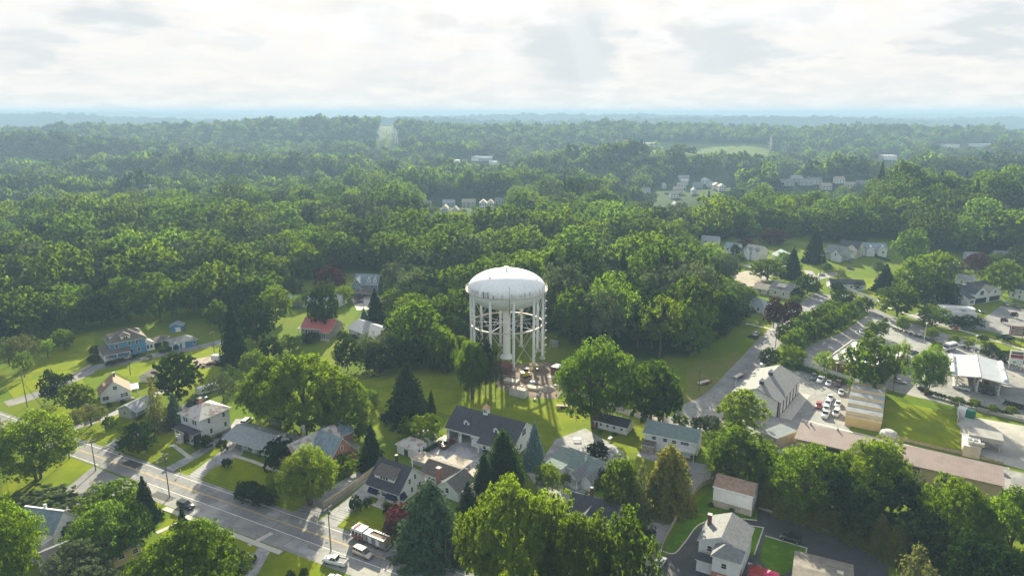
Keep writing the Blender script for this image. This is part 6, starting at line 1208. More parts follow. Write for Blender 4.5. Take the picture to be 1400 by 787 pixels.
# --- colonial houses up the hill
def colonial(label, A, B, h, W, wall, roof, kind='gx', rise=3.0, wins=(), extra=None, name='colonial_house', group=None):
    H = House(name, label, A, B, h, W, 'house', group); H.block(0, H.L, 0, W, 0, h, kind, rise, .35, wall, roof)
    for sd, fx, z in wins: H.win(sd, fx * H.L if sd in 'fb' else (H.L if sd == 'r' else 0), 0 if sd == 'f' else fx * W, z, .95, 1.4)
    return H
H = colonial('cream two-storey colonial house with grey roof and two small gables', (1017, 341), (1037, 344.5), 6, 11, W_white, R_grey, wins=[('f', .2, 4.4), ('f', .5, 4.4), ('f', .8, 4.4), ('f', .2, 1.6), ('f', .8, 1.6), ('r', .4, 4.4), ('r', .7, 4.4)])
H.block(2, 5.5, -1.5, 4, 0, 6, 'gy', 1.8, .2, W_white, R_grey, wname='gable_wall', rname='gable_roof'); H.block(H.L - 4, H.L - .8, -1.2, 4, 0, 6, 'gy', 1.8, .2, W_white, R_grey, wname='gable_wall', rname='gable_roof'); H.part('end_wall', H.mb().xprism([(-.02, 0), (11.02, 0), (11.02, 6), (5.5, 9.02), (-.02, 6)], H.L + .005, H.L + .06), W_cream)
H = colonial('white garage with slate roof right of the cream colonial house', (1056, 347), (1068, 353), 3.2, 11, W_white, R_blue, rise=3, wins=[('f', .5, 1.8)])
H = colonial('small blue-white house left of the purple tree', (990, 337), (1008, 339.5), 4.5, 9, W_white, R_blue, rise=2.4, wins=[('f', .3, 3), ('f', .7, 3)]); H = colonial('small pale house near the top of the slope, half behind a tree', (958, 328), (981, 330), 4, 9, W_white, R_lgrey, rise=2.4, wins=[('f', .3, 2.6), ('f', .7, 2.6)])
H = colonial('small white-roofed house on the slope above the woods edge', (950, 348), (967, 350), 3.4, 8, W_grey, R_flat, rise=1.6, wins=[('f', .5, 2)])
H = colonial('grey colonial with steep slate roof and stone front gable', (1127, 343), (1152, 347), 5.5, 11, W_grey, R_grey, rise=3.6, wins=[('f', .2, 4), ('f', .5, 4)]); H.block(H.L - 6, H.L, -3, 5, 0, 4.4, 'gy', 3.2, .3, W_white, R_grey, wname='garage_wall', rname='garage_roof'); H.door('f', H.L - 3, -3, 0, 4.4, 2.4, M_door, 'garage_door', 3); H.win('f', H.L - 3, -3, 4.8)
H = colonial('tall cream colonial with charcoal roof and gabled front wing', (1146, 337.5), (1174, 341), 6.4, 11, W_cream, R_char, rise=3.8, wins=[('l', .3, 4.5), ('l', .6, 4.5)]); H.block(H.L - 7, H.L, -3, 5, 0, 6, 'gy', 2.8, .3, W_beige, R_char, wname='wing_wall', rname='wing_roof'); H.win('f', H.L - 3.5, -3, 4.6, 1.6, 1.5, mull=2); H.door('f', H.L - 3.5, -3, 0, 4.2, 2.3, M_door, 'garage_door', 3)
H = colonial('long white house with blue-grey roof and two front gables at the wood edge', (1180, 341), (1213, 342.5), 5, 11, W_white, R_blue, rise=3, wins=[('f', .15, 3.5), ('f', .5, 3.5), ('f', .15, 1.5)]); H.block(2, 7, -2, 5, 0, 4.6, 'gy', 2.4, .3, W_white, R_blue, wname='wing_wall', rname='wing_roof'); H.block(H.L - 6, H.L - .5, -2.2, 5, 0, 5, 'gy', 2.6, .3, W_white, R_blue, wname='wing_wall', rname='wing_roof'); H.win('f', H.L - 3, -2.2, 3.2)
H = colonial('long white house with slate-green roof and small dormer left of the purple-leaved trees', (1006, 413), (1045, 420), 3.2, 10, W_white, R_green, kind='hip', rise=2.8, wins=[('f', .3, 1.8), ('f', .6, 1.8), ('f', .8, 1.8)]); dormer(H, 'f', H.L * .55, 2.6, 4.2, 1.4, .8, 2, M_trim, R_green, 1, 'gable', .5); H.block(H.L, H.L + 7, -2, 7, 0, 3, 'gy', 2.2, .3, W_white, R_blue, wname='wing_wall', rname='wing_roof')
H = colonial('grey bungalow with shallow roof and a wide shed dormer', (1052, 393.5), (1080, 399), 4.0, 10, W_beige, R_grey, rise=3.0, wins=[('f', .3, 2.2), ('f', .7, 2.2), ('r', .5, 3)]); dormer(H, 'f', H.L * .5, 1.2, 4.4, 4.5, 1.1, 3, W_beige, R_grey, 2, 'shed', 1.1)
H = colonial('low tan-roofed house behind the long slate-green roof', (1030, 393), (1049, 396), 2.8, 9, W_beige, R_tan, rise=1.8, wins=[('f', .5, 1.6)]); H = colonial('dark low house in the scrub on the slope', (998, 392), (1016, 394), 2.8, 8, W_slate, R_dbrown, rise=1.8, wins=[('f', .5, 1.5)])
H = colonial('low white ranch house with charcoal roof above the pear trees', (1136, 388), (1183, 390), 2.9, 9, W_white, R_char, rise=1.9, wins=[('f', .6, 1.7), ('f', .8, 1.7)]); H = colonial('low white house behind the trees at the far right', (1384, 348), (1425, 350), 3, 9, W_white, R_lgrey, rise=1.8)
for a in [('small white house with brown roof beyond the low white ranch', (1196, 384), (1216, 387), 3, 8, W_white, R_brown), ('low grey house at the wood edge right of the tan box house', (1322, 352), (1342, 353), 3, 8, W_grey, R_lgrey), ('pale low house at the far right wood edge', (1362, 351), (1380, 352), 3.2, 8, W_white, R_grey), ('tan-roofed house between the conifer and the cross street', (1062, 368), (1078, 371), 3.2, 9, W_cream, R_tan)]: colonial(*a, rise=2, wins=[('f', .3, 1.8), ('f', .7, 1.8)])
# --- far houses and buildings seen through the haze
def far_house(label, x, y, wpx, h, kind, roof, wall, D=10, rise=3, group=None, name='far_house', rot=0., wn=3):
    p = G(x, y); w = wpx * depth(p) / FPX; r = empty(name, p, rot, label, 'house' if 'house' in name else 'building', group); H = House.__new__(House); H.root = r; H.L = w; H.W = D; H.h = h; H.ang = rot; H.M = Matrix.Translation((-w / 2, -D / 2, 0))
    H.block(0, w, 0, D, 0, h, kind, rise, .4, wall, roof)
    if wn: 
        for i in range(wn): H.win('f', w * (i + .5) / wn, 0, h - 1.6, 1.2, 1.6); H.win('f', w * (i + .5) / wn, 0, 1.7, 1.2, 1.6)
    return H
for a in [('far white-gabled house with grey roof in the clearing, leftmost and half hidden', 583, 286, 12, 6, 'gx', R_grey, W_beige), ('far house with light slate roof, second from the left in the clearing', 614, 284, 16, 6.5, 'gx', R_lgrey, W_grey), ('far house with tan roof in the middle of the clearing', 641, 283, 18, 6.5, 'gx', R_tan, W_beige),
          ('far cream house with a front gable right of the middle of the clearing', 661, 286, 10, 6.5, 'gy', R_tan, W_white), ('far white-gabled house with brown roof, second from the right in the clearing', 671, 287, 9, 6.5, 'gy', R_brown, W_white), ('far low house with grey roof, rightmost in the clearing', 683, 282, 12, 5, 'gx', R_grey, W_grey), ('far low white-gabled house in front of the left slate roof', 609, 290, 8, 3.5, 'gy', R_tan, W_white), ('far low cream wing house nearest the viewer in the clearing', 623, 292, 8, 4, 'gy', R_grey, W_cream)]: far_house(*a)
tw = [(921, 272, 11, 'gx', R_tan, W_white), (926, 266, 11, 'gx', R_tan, W_beige), (931, 260, 11, 'gx', R_tan, W_white), (935, 255, 9, 'gx', R_flat, W_white), (964, 254, 10, 'gy', R_flat, W_white), (971, 258, 10, 'gy', R_grey, W_white), (979, 260, 10, 'gy', R_tan, W_beige), (986, 262, 9, 'gy', R_tan, W_white)]
for i, (x, y, w, k, rr, wl) in enumerate(tw): far_house('sunlit pale townhouse stepping uphill in the far estate, %s' % ['lowest of the left row', 'second of the left row', 'third of the left row', 'top of the left row', 'leftmost of the right row', 'second of the right row', 'third of the right row', 'rightmost of the right row'][i], x, y, w, 6.5, k, rr, wl, rise=3, name='townhouse', group='far townhouses')
for a in [('far grey-roofed house at the back of the estate', 934, 249, 14, 6, 'gx', R_lgrey, W_grey), ('far blue-roofed house in the estate between townhouse rows', 953, 258, 12, 6, 'gx', R_grey, W_grey), ('far white gable house left of the estate', 907, 258, 6, 6, 'gy', R_lgrey, W_white), ('far white gable house at the left end of the estate', 865, 262, 7, 6, 'gy', R_grey, W_white), ('far white house with grey roof beside the leftmost gable', 883, 266, 10, 6, 'gx', R_grey, W_white), ('far low grey roof at the left of the estate', 848, 263, 16, 4, 'gx', R_grey, W_grey), ('lone far white gable house in the trees below the estate', 922, 290, 6, 7, 'gy', R_lgrey, W_white),
          ('far long slate roof left of the estate among trees', 762, 268, 18, 5, 'gx', R_lgrey, W_grey), ('far brown-roofed house among young trees right of centre', 1100, 258, 18, 6, 'gx', R_grey, W_grey), ('far cream-roofed house among young trees', 1128, 262, 13, 6, 'gx', R_tan, W_beige), ('far grey house at the left of the young trees', 1074, 258, 18, 6, 'gx', R_grey, W_grey), ('far pale house at the right of the young trees', 1160, 266, 12, 6, 'gx', R_tan, W_beige), ('far grey roof behind the young trees, upper left', 1088, 252, 14, 6, 'gx', R_lgrey, W_grey), ('far slate roof behind the young trees, upper middle', 1114, 253, 14, 6, 'gx', R_grey, W_beige), ('far tan roof behind the young trees, upper right', 1146, 256, 12, 6, 'gx', R_tan, W_white), ('far grey house at the right end of the young trees', 1176, 262, 12, 6, 'gx', R_grey, W_grey), ('far dark roof left of the white gables in the estate', 872, 257, 10, 5, 'gx', R_grey, W_grey), ('far white gable nearest the townhouse rows', 948, 266, 6, 6, 'gy', R_grey, W_white)]: far_house(*a)
for a in [('distant white flat-roofed building left in the commercial clearing', 622, 224, 14, 6, 'flat', R_flat, M_trim), ('distant white building with grey roof in the commercial clearing', 650, 222, 10, 8, 'gx', R_grey, M_trim), ('distant long grey building in the commercial clearing', 664, 222, 18, 7, 'gx', R_lgrey, W_grey), ('distant white shed at the right of the commercial clearing', 674, 227, 10, 5, 'gx', R_flat, M_trim), ('distant red-roofed white building beside the field', 855, 199, 13, 9, 'gx', R_redm, M_trim), ('distant long white building beside the field', 884, 200, 24, 8, 'flat', R_flat, M_trim),
          ('distant white plant building beyond the right-hand woods', 1213, 221, 18, 9, 'flat', R_flat, M_trim), ('distant pale warehouse far right, left one', 1298, 203, 20, 8, 'flat', R_flat, M_trim), ('distant pale warehouse far right, right one', 1340, 202, 26, 8, 'flat', R_flat, M_trim), ('distant cream roof in the far left woods', 57, 272, 14, 6, 'flat', R_flat, W_cream)]: far_house(*a, name='far_building', wn=0, D=20, rise=3)
for i, (x, y) in enumerate([(895, 268), (900, 262), (912, 265), (918, 258), (942, 262), (948, 268), (957, 272), (965, 272), (975, 274), (875, 272), (858, 270), (1060, 262), (1082, 264), (1092, 266), (1112, 266), (1122, 268), (1140, 268), (1150, 270), (1172, 268), (575, 292), (596, 291), (634, 292), (650, 291), (686, 290), (693, 286), (600, 282), (630, 280), (800, 268), (780, 270), (820, 272), (838, 276), (745, 262)]):
    tree_px('broad' if i % 3 else 'grey', x, y, random.uniform(8, 12), y - random.uniform(7, 11), 'young tree standing between the far houses', 'young_tree', 'tree', 'young trees among the far houses')
# ------------------------------------------------------------------ water tower
M_tank = mat('tower_white_paint', (.82, .83, .83), .5, (.76, .77, .77), scale=.12, detail=6, spec=.4); M_rust = mat('rusted_white_steel', (.66, .60, .54), .7, (.52, .38, .28), scale=.35, detail=6)
def tank_mat():
    m = M_tank.copy(); m.name = 'tank_paint'; nt = m.node_tree; b = nt.nodes['Principled BSDF']; src = b.inputs['Base Color'].links[0].from_socket
    tc = nt.nodes.new('ShaderNodeTexCoord'); sp = nt.nodes.new('ShaderNodeSeparateXYZ'); nt.links.new(tc.outputs['Object'], sp.inputs[0])
    mp = nt.nodes.new('ShaderNodeMapping'); nt.links.new(tc.outputs['Object'], mp.inputs[0]); mp.inputs['Scale'].default_value = (1.2, 1.2, .12)
    n = nn(nt, 'ShaderNodeTexNoise', i_Scale=1.0, i_Detail=5.); nt.links.new(mp.outputs[0], n.inputs['Vector'])
    band = math_node(nt, 'MULTIPLY', maprange(nt, sp.outputs[2], 27.2, 29.2), maprange(nt, sp.outputs[2], 30.6, 29.6))
    st = math_node(nt, 'MULTIPLY', band, maprange(nt, n.outputs[0], .42, .68, 0., .8))
    ang = math_node(nt, 'ARCTAN2', sp.outputs[1], sp.outputs[0]); fr = math_node(nt, 'FRACT', math_node(nt, 'MULTIPLY', ang, 24 / (2 * math.pi))); seam = maprange(nt, math_node(nt, 'ABSOLUTE', math_node(nt, 'SUBTRACT', fr, .5)), .47, .5, 0., .22)
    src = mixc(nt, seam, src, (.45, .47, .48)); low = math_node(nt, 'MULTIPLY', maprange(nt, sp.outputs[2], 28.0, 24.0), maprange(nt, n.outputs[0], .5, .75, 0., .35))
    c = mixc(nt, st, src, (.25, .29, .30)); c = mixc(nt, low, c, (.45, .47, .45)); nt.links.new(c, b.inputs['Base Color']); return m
TC = G(692.8, 488.4, 0); TX, TY = TC.x, TC.y + .3
tower = empty('water_tower', (TX, TY, 0), 0, 'large white water tower with domed tank on ten columns and a central riser', 'water tower')
RZ = 28.6; RT = 15.1
prof = [(2.3, 20.9)]
for i in range(1, 17):
    a = math.pi / 2 * i / 16; prof.append((2.3 + (RT - 2.3) * math.sin(a) ** .97, RZ - (RZ - 20.9) * math.cos(a) ** 1.0))
for i in range(1, 24):
    a = math.pi / 2 * i / 23; prof.append((RT * math.cos(a) ** 1.0 if i < 23 else 0.01, RZ + .2 + 7.2 * math.sin(a)))
MB().lathe(prof, 96).build('tank', tank_mat(), tower, smooth=True)
MB().lathe([(2.9, 0), (2.6, .5), (1.6, 1.4), (1.5, 2), (1.5, 17.5), (1.9, 19.3), (2.6, 20.6), (4.2, 21.6)], 40).build('riser', M_tank, tower, smooth=True)
RL = 14.3; bo = math.radians(11)
for i in range(10):
    a = -math.pi / 2 + bo + i * math.radians(36); x, y = math.cos(a) * RL, math.sin(a) * RL
    l = MB().tube((x, y, .6), (x, y, 27.9), .52, .50, 14).build('column', M_tank, tower)
    MB().lathe([(1.25, 0), (1.25, .45), (.9, .6), (.62, 1.3), (0, 1.31)], 12, (x, y)).build('footing', M_conc, l)
b = MB().lathe([(RL - .28, 14.2), (RL + .28, 14.2), (RL + .28, 14.75), (RL - .28, 14.75), (RL - .28, 14.2)], 60); b.build('strut_ring', M_rust, tower)
b = MB().lathe([(RT - .2, RZ - .35), (RT + .85, RZ - .35), (RT + .85, RZ - .2), (RT - .2, RZ - .2)], 80); b.build('catwalk', M_rust, tower)
b = MB()
for zz in (RZ + .35, RZ + .85): b.lathe([(RT + .78, zz), (RT + .83, zz), (RT + .83, zz + .06), (RT + .78, zz + .06)], 80)
for i in range(60): a = i * math.pi / 30; b.tube((math.cos(a) * (RT + .8), math.sin(a) * (RT + .8), RZ - .2), (math.cos(a) * (RT + .8), math.sin(a) * (RT + .8), RZ + .9), .04, n=4)
b.build('railing', M_rust, tower)
def leg_p(i, z): a = -math.pi / 2 + bo + i * math.radians(36); return Vector((math.cos(a) * RL, math.sin(a) * RL, z))
for i in range(10):
    b = MB(); b.tube(leg_p(i, 1.2), leg_p(i + 1, 14.3), .055, n=5).tube(leg_p(i + 1, 1.2), leg_p(i, 14.3), .055, n=5).tube(leg_p(i, 14.7), leg_p(i + 1, 26.5), .055, n=5).tube(leg_p(i + 1, 14.7), leg_p(i, 26.5), .055, n=5); b.build('brace_rods', M_tank, tower)
b = MB()
for i in range(10): b.tube(leg_p(i, 14.5), (0, 0, 14.5), .07, n=5)
b.build('spokes', M_tank, tower)
la = math.radians(2); lx, ly = math.cos(la) * (RL + .5), math.sin(la) * (RL + .5); lx, ly = leg_p(2, 0).x * 1.06, leg_p(2, 0).y * 1.06
b = MB(); b.tube((lx, ly - .25, 1), (lx, ly - .25, RZ + .5), .06, n=4).tube((lx, ly + .25, 1), (lx, ly + .25, RZ + .5), .06, n=4)
for k in range(44): b.tube((lx, ly - .25, 1.5 + k * .63), (lx, ly + .25, 1.5 + k * .63), .035, n=4)
for k in range(9): b.tube((lx - .5, ly, 2 + k * 3.), (lx, ly, 2 + k * 3.), .05, n=4).lathe([(.38, 2.8 + k * 3.), (.41, 2.8 + k * 3.), (.41, 2.95 + k * 3.), (.38, 2.95 + k * 3.)], 10, (lx + .3, ly))
b.build('ladder', M_tank, tower)
v = MB().lathe([(.9, RZ + 7.3), (.45, RZ + 7.7), (.35, RZ + 8.0), (.8, RZ + 8.1), (.8, RZ + 8.5), (0, RZ + 8.6)], 16).build('roof_vent', M_tank, tower); MB().tube((0.2, 0, RZ + 8.5), (.2, 0, RZ + 12), .05, n=5).tube((3, 2, RZ + 6.5), (3, 2, RZ + 9.5), .05, n=5).build('mast', M_metal, tower)
for da in (-31, -24.5, -17): a = math.radians(-90 + da); x, y = math.cos(a) * (RT + 1.2), math.sin(a) * (RT + 1.2); MB().box(x - .16, x + .16, y - .15, y + .1, RZ - .4, RZ + (2.2 if da < -20 else .9)).build('antenna', M_dtrim, tower)
a = math.radians(-90 + 4); x, y = math.cos(a) * (RT + 1.1), math.sin(a) * (RT + 1.1); MB().tube((x, y, RZ - .5), (x, y, RZ + 4.5), .06, n=5).build('whip_antenna', M_dtrim, tower); MB().box(x - .1, x + .1, y - .3, y + .1, RZ - 6, RZ).build('cable_run', M_dtrim, tower)
for a, rr, zz in ((-2.3, .62, 5.3), (-.3, .8, 4.0)): x, y = math.cos(a) * RT * rr, math.sin(a) * RT * rr; MB().tube((x, y, RZ + zz), (x, y, RZ + zz + .8), .4, n=10).build('roof_hatch', M_dtrim if a < -1 else M_tank, tower)
# ------------------------------------------------------------------ building site under the tower
M_yel = paint_mat('machine_yellow', (.65, .45, .02)); M_tyre = mat('tyre_rubber', (.025, .025, .027), .85); M_shell = mat('concrete_block', (.62, .60, .57), .85, (.52, .50, .46), scale=.5)
p = G(719, 515); ex = empty('excavator', p, math.radians(35), 'yellow and black tracked excavator digging below the water tower legs', 'excavator')
for sy in (-1, 1): MB().xprism([(sy * 1.2 - .25, .1), (sy * 1.2 + .25, .1), (sy * 1.2 + .25, .8), (sy * 1.2 - .25, .8)], -1.8, 1.8).build('track', M_tyre, ex, bevel=.2)
MB().box(-1.7, 1.2, -1.2, 1.2, .9, 2.0).build('body', M_yel, ex, bevel=.12); MB().box(-.1, 1.3, .1, 1.15, 2.0, 3.0).build('cab', M_glass, ex, bevel=.06); MB().box(-.15, 1.35, .05, 1.2, 3.0, 3.1).build('cab_roof', M_trim, ex)
b = MB(); b.tube((1.1, -.3, 1.8), (3.0, -.3, 4.4), .22, .2, 6).tube((3.0, -.3, 4.4), (5.0, -.3, 2.4), .18, .14, 6); b.build('boom', M_yel, ex); MB().xprism([(-.7, 1.2), (.1, 1.2), (.1, 2.3), (-.5, 2.3)], 4.6, 5.4).build('bucket', M_dtrim, ex)
def site_box(name, A, B, W, h, m, label, cat, top=None):
    a = G(*A, 0); b = G(*B, 0); e = (b - a); L = e.length; e.normalize(); n = Vector((-e.y, e.x, 0)); c = a + e * L / 2 + n * W / 2; r = empty(name, c, math.atan2(e.y, e.x), label, cat)
    MB().box(-L / 2, L / 2, -W / 2, W / 2, 0, h).build('side_shell', m, r)
    if top: MB().box(-L / 2 + .1, L / 2 - .1, -W / 2 + .1, W / 2 - .1, h + .003, h + .12).build('lid', top, r)
    k = max(2, int(L / 1.2))
    for i in range(k + 1): MB().box(-L / 2 + L * i / k - .05, -L / 2 + L * i / k + .05, -W / 2 - .05, -W / 2 - .003, 0, h - .05).build('rib', m, r)
    return r
site_box('site_container', (696.5, 540), (717, 545), 2.6, 2.7, M_shell, 'long white-grey container at the lawn edge of the dug ground', 'container', mat('dusty_lid', (.55, .42, .34), .9))
site_box('debris_skip', (688, 523), (706, 526), 3.2, .9, mat('pale_rubble', (.58, .54, .46), .95, (.4, .36, .3), scale=1.5, bump=.5), 'low tray of pale rubble left on the dug ground', 'skip'); site_box('material_stack', (716, 531), (736, 534), 2.6, .7, mat('pale_boards', (.68, .60, .42), .9), 'stack of pale boards behind the white-grey container', 'boards')
site_box('brick_vault', (676, 509), (693, 512), 5.5, 2.9, W_brickd, 'open brown block structure left of the excavator', 'structure'); site_box('blue_case', (724, 524), (730, 525.5), 1.6, .8, mat('faded_blue', (.45, .5, .6), .7), 'small pale crate in the middle of the dug ground', 'crate')
site_box('pump_hut', (753, 512), (766, 515), 4.0, 3.2, W_brickd, 'brick pump hut with white roof half hidden by the large round maple', 'hut', M_trim); poly_sheet('concrete_pad', gp([(747, 515), (754, 511), (766, 515), (763, 518)]), .06, M_conc)
site_box('equipment_cabinet', (751, 474), (763, 475.5), 2.2, 2.6, M_metal, 'grey equipment cabinet with dark door right of the tower', 'cabinet')
def dirt_heap(x, y, w, h, m, label):
    p = G(x, y); b = MB(); n = 14; vs = [(0, 0, h)]
    for k, (rr, zz) in enumerate(((.3, .82), (.62, .45), (1., .0))):
        for i in range(n): a = 2 * math.pi * i / n; q = rr * w / 2 * random.uniform(.8, 1.15); vs.append((math.cos(a) * q, math.sin(a) * q * .8, zz * h * random.uniform(.8, 1.15) - (.05 if k == 2 else 0)))
    fs = [(0, 1 + i, 1 + (i + 1) % n) for i in range(n)] + [(1 + k * n + i, 1 + (k + 1) * n + i, 1 + (k + 1) * n + (i + 1) % n, 1 + k * n + (i + 1) % n) for k in range(2) for i in range(n)]
    b.add(vs, fs); tag(b.build('dirt_heap', m, smooth=True, loc=p), label, 'heap')
dirt_heap(738, 506, 9, 2.2, M_dirt, 'big brown dirt heap right of the excavator'); dirt_heap(748, 532, 7, 1.6, M_gravel, 'grey rubble heap near the round maple'); dirt_heap(705, 520, 5, 1.2, M_dirt, 'small dirt heap left of the excavator'); dirt_heap(727, 527, 4, .8, M_asphd, 'dark spoil heap in the middle of the dug ground')
for i, (x, y, s) in enumerate([(700, 517, 1.), (733, 541, .9), (736, 538, .7), (711, 529, .8), (742, 524, .6), (757, 528, .8), (693, 529, .7), (729, 547, .8)]):
    site_box('rubble_block', (x, y), (x + 3.2 * s, y + .8), 1.0 * s, .8 * s, M_shell if i % 2 else M_gravel, ['pale block beside the excavator tracks', 'pale block right of the white-grey container', 'grey block beside the container corner', 'pale block at the end of the rubble tray', 'grey block before the big dirt heap', 'pale block under the round maple edge', 'grey block on the rubble tray side', 'pale block on the grass below the dug ground'][i], 'block')
# ------------------------------------------------------------------ vehicles
M_rim = mat('wheel_rim', (.45, .46, .47), .35, metal=.8); M_head = mat('headlamp', (.8, .8, .78), .2, spec=.6); M_tail = mat('tail_lamp', (.35, .02, .02), .3)
_vm = {}
def wheel_mesh(r, w):
    k = ('w', r, w)
    if k not in _vm: _vm[k] = (MB().tube((0, -w / 2, 0), (0, w / 2, 0), r, n=16).mesh('wheel', M_tyre), MB().tube((0, -w / 2 - .01, 0), (0, w / 2 + .01, 0), r * .6, n=12).mesh('rim', M_rim))
    return _vm[k]
def body_mesh(kind, L, W, H, paint):
    """lower body: side profile across x, narrowed at both ends, with rounded shoulders"""
    hb = {'sedan': .95, 'suv': 1.08, 'van': 1.15, 'pickup': 1.12, 'hatch': .98}[kind]; b = MB()
    xs = [-L / 2, -L / 2 + .12, -L / 2 + .6, -L * .2, L * .15, L / 2 - 1.0, L / 2 - .3, L / 2]
    top = {'sedan': [.62, hb - .08, hb, hb + .02, hb, hb - .06, hb - .22, .55], 'hatch': [.7, hb, hb + .03, hb + .02, hb, hb - .06, hb - .25, .55], 'suv': [.75, hb, hb + .03, hb + .03, hb, hb - .03, hb - .15, .65], 'van': [.8, hb, hb, hb, hb, hb - .1, hb - .32, .6], 'pickup': [.8, hb - .05, hb - .02, hb, hb, hb - .02, hb - .1, .65]}[kind]
    wd = [.84, .94, 1, 1, 1, .99, .93, .8]; vs = []; n = len(xs)
    for x, t, w in zip(xs, top, wd):
        y = W / 2 * w; vs += [(x, -y * .92, .28), (x, -y, .5), (x, -y, t - .16), (x, -y * .9, t), (x, y * .9, t), (x, y, t - .16), (x, y, .5), (x, y * .92, .28)]
    fs = [(i * 8 + j, (i + 1) * 8 + j, (i + 1) * 8 + (j + 1) % 8, i * 8 + (j + 1) % 8) for i in range(n - 1) for j in range(8)] + [tuple(range(8)), tuple(range(8 * n - 1, 8 * n - 9, -1))]
    b.add(vs, fs); me = b.mesh('body', paint)
    for p in me.polygons: p.use_smooth = True
    return me, hb
def cabin(kind, L, W, H, hb, paint):
    c0, c1, r0, r1 = {'sedan': (-L * .40, L * .22, -L * .22, L * .03), 'hatch': (-L * .47, L * .22, -L * .36, L * .04), 'suv': (-L * .48, L * .2, -L * .43, L * .05), 'van': (-L * .485, L * .30, -L * .44, L * .10), 'pickup': (-L * .12, L * .20, -L * .09, L * .08)}[kind]
    y0, y1 = W / 2 * .88, W / 2 * .74; g = MB(); g.add([(c0, -y0, hb - .03), (c1, -y0, hb - .03), (c1, y0, hb - .03), (c0, y0, hb - .03), (r0, -y1, H - .05), (r1, -y1, H - .05), (r1, y1, H - .05), (r0, y1, H - .05)], [(0, 3, 2, 1), (4, 5, 6, 7), (0, 1, 5, 4), (1, 2, 6, 5), (2, 3, 7, 6), (3, 0, 4, 7)])
    r = MB(); r.box(r0 - .03, r1 + .05, -y1 - .02, y1 + .02, H - .055, H)
    for fx in ((c0, r0), (c1, r1), ((c0 + c1) / 2, (r0 + r1) / 2)):
        for s in (-1, 1): r.tube((fx[0], s * (y0 + .005), hb - .02), (fx[1], s * (y1 + .01), H - .03), .045, n=4)
    if kind in ('suv', 'van', 'hatch'):
        for s in (-1, 1): r.tube((c0 * .6, s * (y0 + .005), hb), (r0 * .6, s * (y1 + .01), H - .03), .045, n=4)
    return g.mesh('windows', M_glass), r.mesh('roof', paint)
PAINT = {k: paint_mat('paint_' + k, c, metal=mt) for k, c, mt in (('white', (.72, .73, .74), 0), ('silver', (.42, .42, .43), .5), ('beige', (.48, .44, .38), .4), ('black', (.012, .012, .015), 0), ('red', (.40, .03, .025), 0), ('darkred', (.10, .02, .02), 0), ('grey', (.12, .13, .14), .4), ('blue', (.05, .09, .16), .3))}
DIM = {'sedan': (4.75, 1.82, 1.45, .33), 'hatch': (4.2, 1.78, 1.5, .32), 'suv': (4.8, 1.9, 1.75, .37), 'van': (5.1, 1.98, 1.78, .34), 'pickup': (5.7, 2.0, 1.85, .39)}
def vehicle(kind, col, p0, p1, label, group=None, cat=None, pos=None):
    """p0: image point of the tail on the ground, p1: of the nose"""
    a = G(*p0, 0); b = G(*p1, 0); d = b - a; c = (a + b) / 2; L, W, Hh, wr = DIM[kind]; k = (kind, col)
    if k not in _vm:
        bm_, hb = body_mesh(kind, L, W, Hh, PAINT[col]); _vm[k] = (bm_, *cabin(kind, L, W, Hh, hb, PAINT[col]), hb)
    bm_, g, r, hb = _vm[k]; c.z = .03
    root = empty('parked_' + {'sedan': 'car', 'hatch': 'car', 'suv': 'suv', 'van': 'van', 'pickup': 'pickup'}[kind], c, math.atan2(d.y, d.x), label, cat or {'sedan': 'car', 'hatch': 'car', 'suv': 'suv', 'van': 'van', 'pickup': 'pickup truck'}[kind], group)
    add_obj('body', bm_, root); add_obj('windows', g, root); add_obj('roof', r, root); wm, rm = wheel_mesh(wr, .24)
    for x in (-L * .31, L * .32):
        for y in (-W / 2 + .13, W / 2 - .13): w = add_obj('wheel', wm, root, (x, y, wr)); add_obj('rim', rm, w)
    if 'lamp' not in _vm: _vm['lamp'] = (MB().box(-.04, .04, -.2, .2, -.08, .08).mesh('headlight', M_head), MB().box(-.04, .04, -.16, .16, -.09, .09).mesh('taillight', M_tail))
    for y in (-W * .33, W * .33): add_obj('headlight', _vm['lamp'][0], root, (L / 2 - .16, y, hb - .34)); add_obj('taillight', _vm['lamp'][1], root, (-L / 2 + .0, y, hb - .25))
    if kind == 'pickup':
        if 'bed' not in _vm: _vm['bed'] = MB().box(-L / 2 + .15, -L * .13, -W / 2 + .18, W / 2 - .18, hb - .04, hb + .03).mesh('cargo_bed', M_dtrim)
        add_obj('cargo_bed', _vm['bed'], root)
        bd = MB(); bd.box(-L / 2 + .05, -L * .12, -W / 2 + .06, -W / 2 + .17, hb - .1, hb + .14).box(-L / 2 + .05, -L * .12, W / 2 - .17, W / 2 - .06, hb - .1, hb + .14).box(-L / 2 + .04, -L / 2 + .14, -W / 2 + .17, W / 2 - .17, hb - .1, hb + .14)
        if ('side', col) not in _vm: _vm[('side', col)] = bd.mesh('bed_wall', PAINT[col])
        add_obj('bed_wall', _vm[('side', col)], root)
    return root
vehicle('van', 'beige', (483, 752), (510, 765), 'silver-beige minivan driving behind the fire engine on the near lane')
vehicle('pickup', 'white', (474, 773), (443, 766), 'white pickup with open tool-filled bed parked on the roadside')
vehicle('sedan', 'white', (471, 800), (448, 790), 'white car roof just cut by the bottom edge beside the white pickup')
vehicle('suv', 'black', (244, 690), (265, 697), 'black SUV with pale roof parked on the shoulder of the main road')
vehicle('suv', 'black', (347, 765), (328, 783), 'black wagon on the short driveway at the bottom of the picture')
vehicle('pickup', 'darkred', (602, 616), (621, 603), 'dark red pickup parked in the court before the big garage')
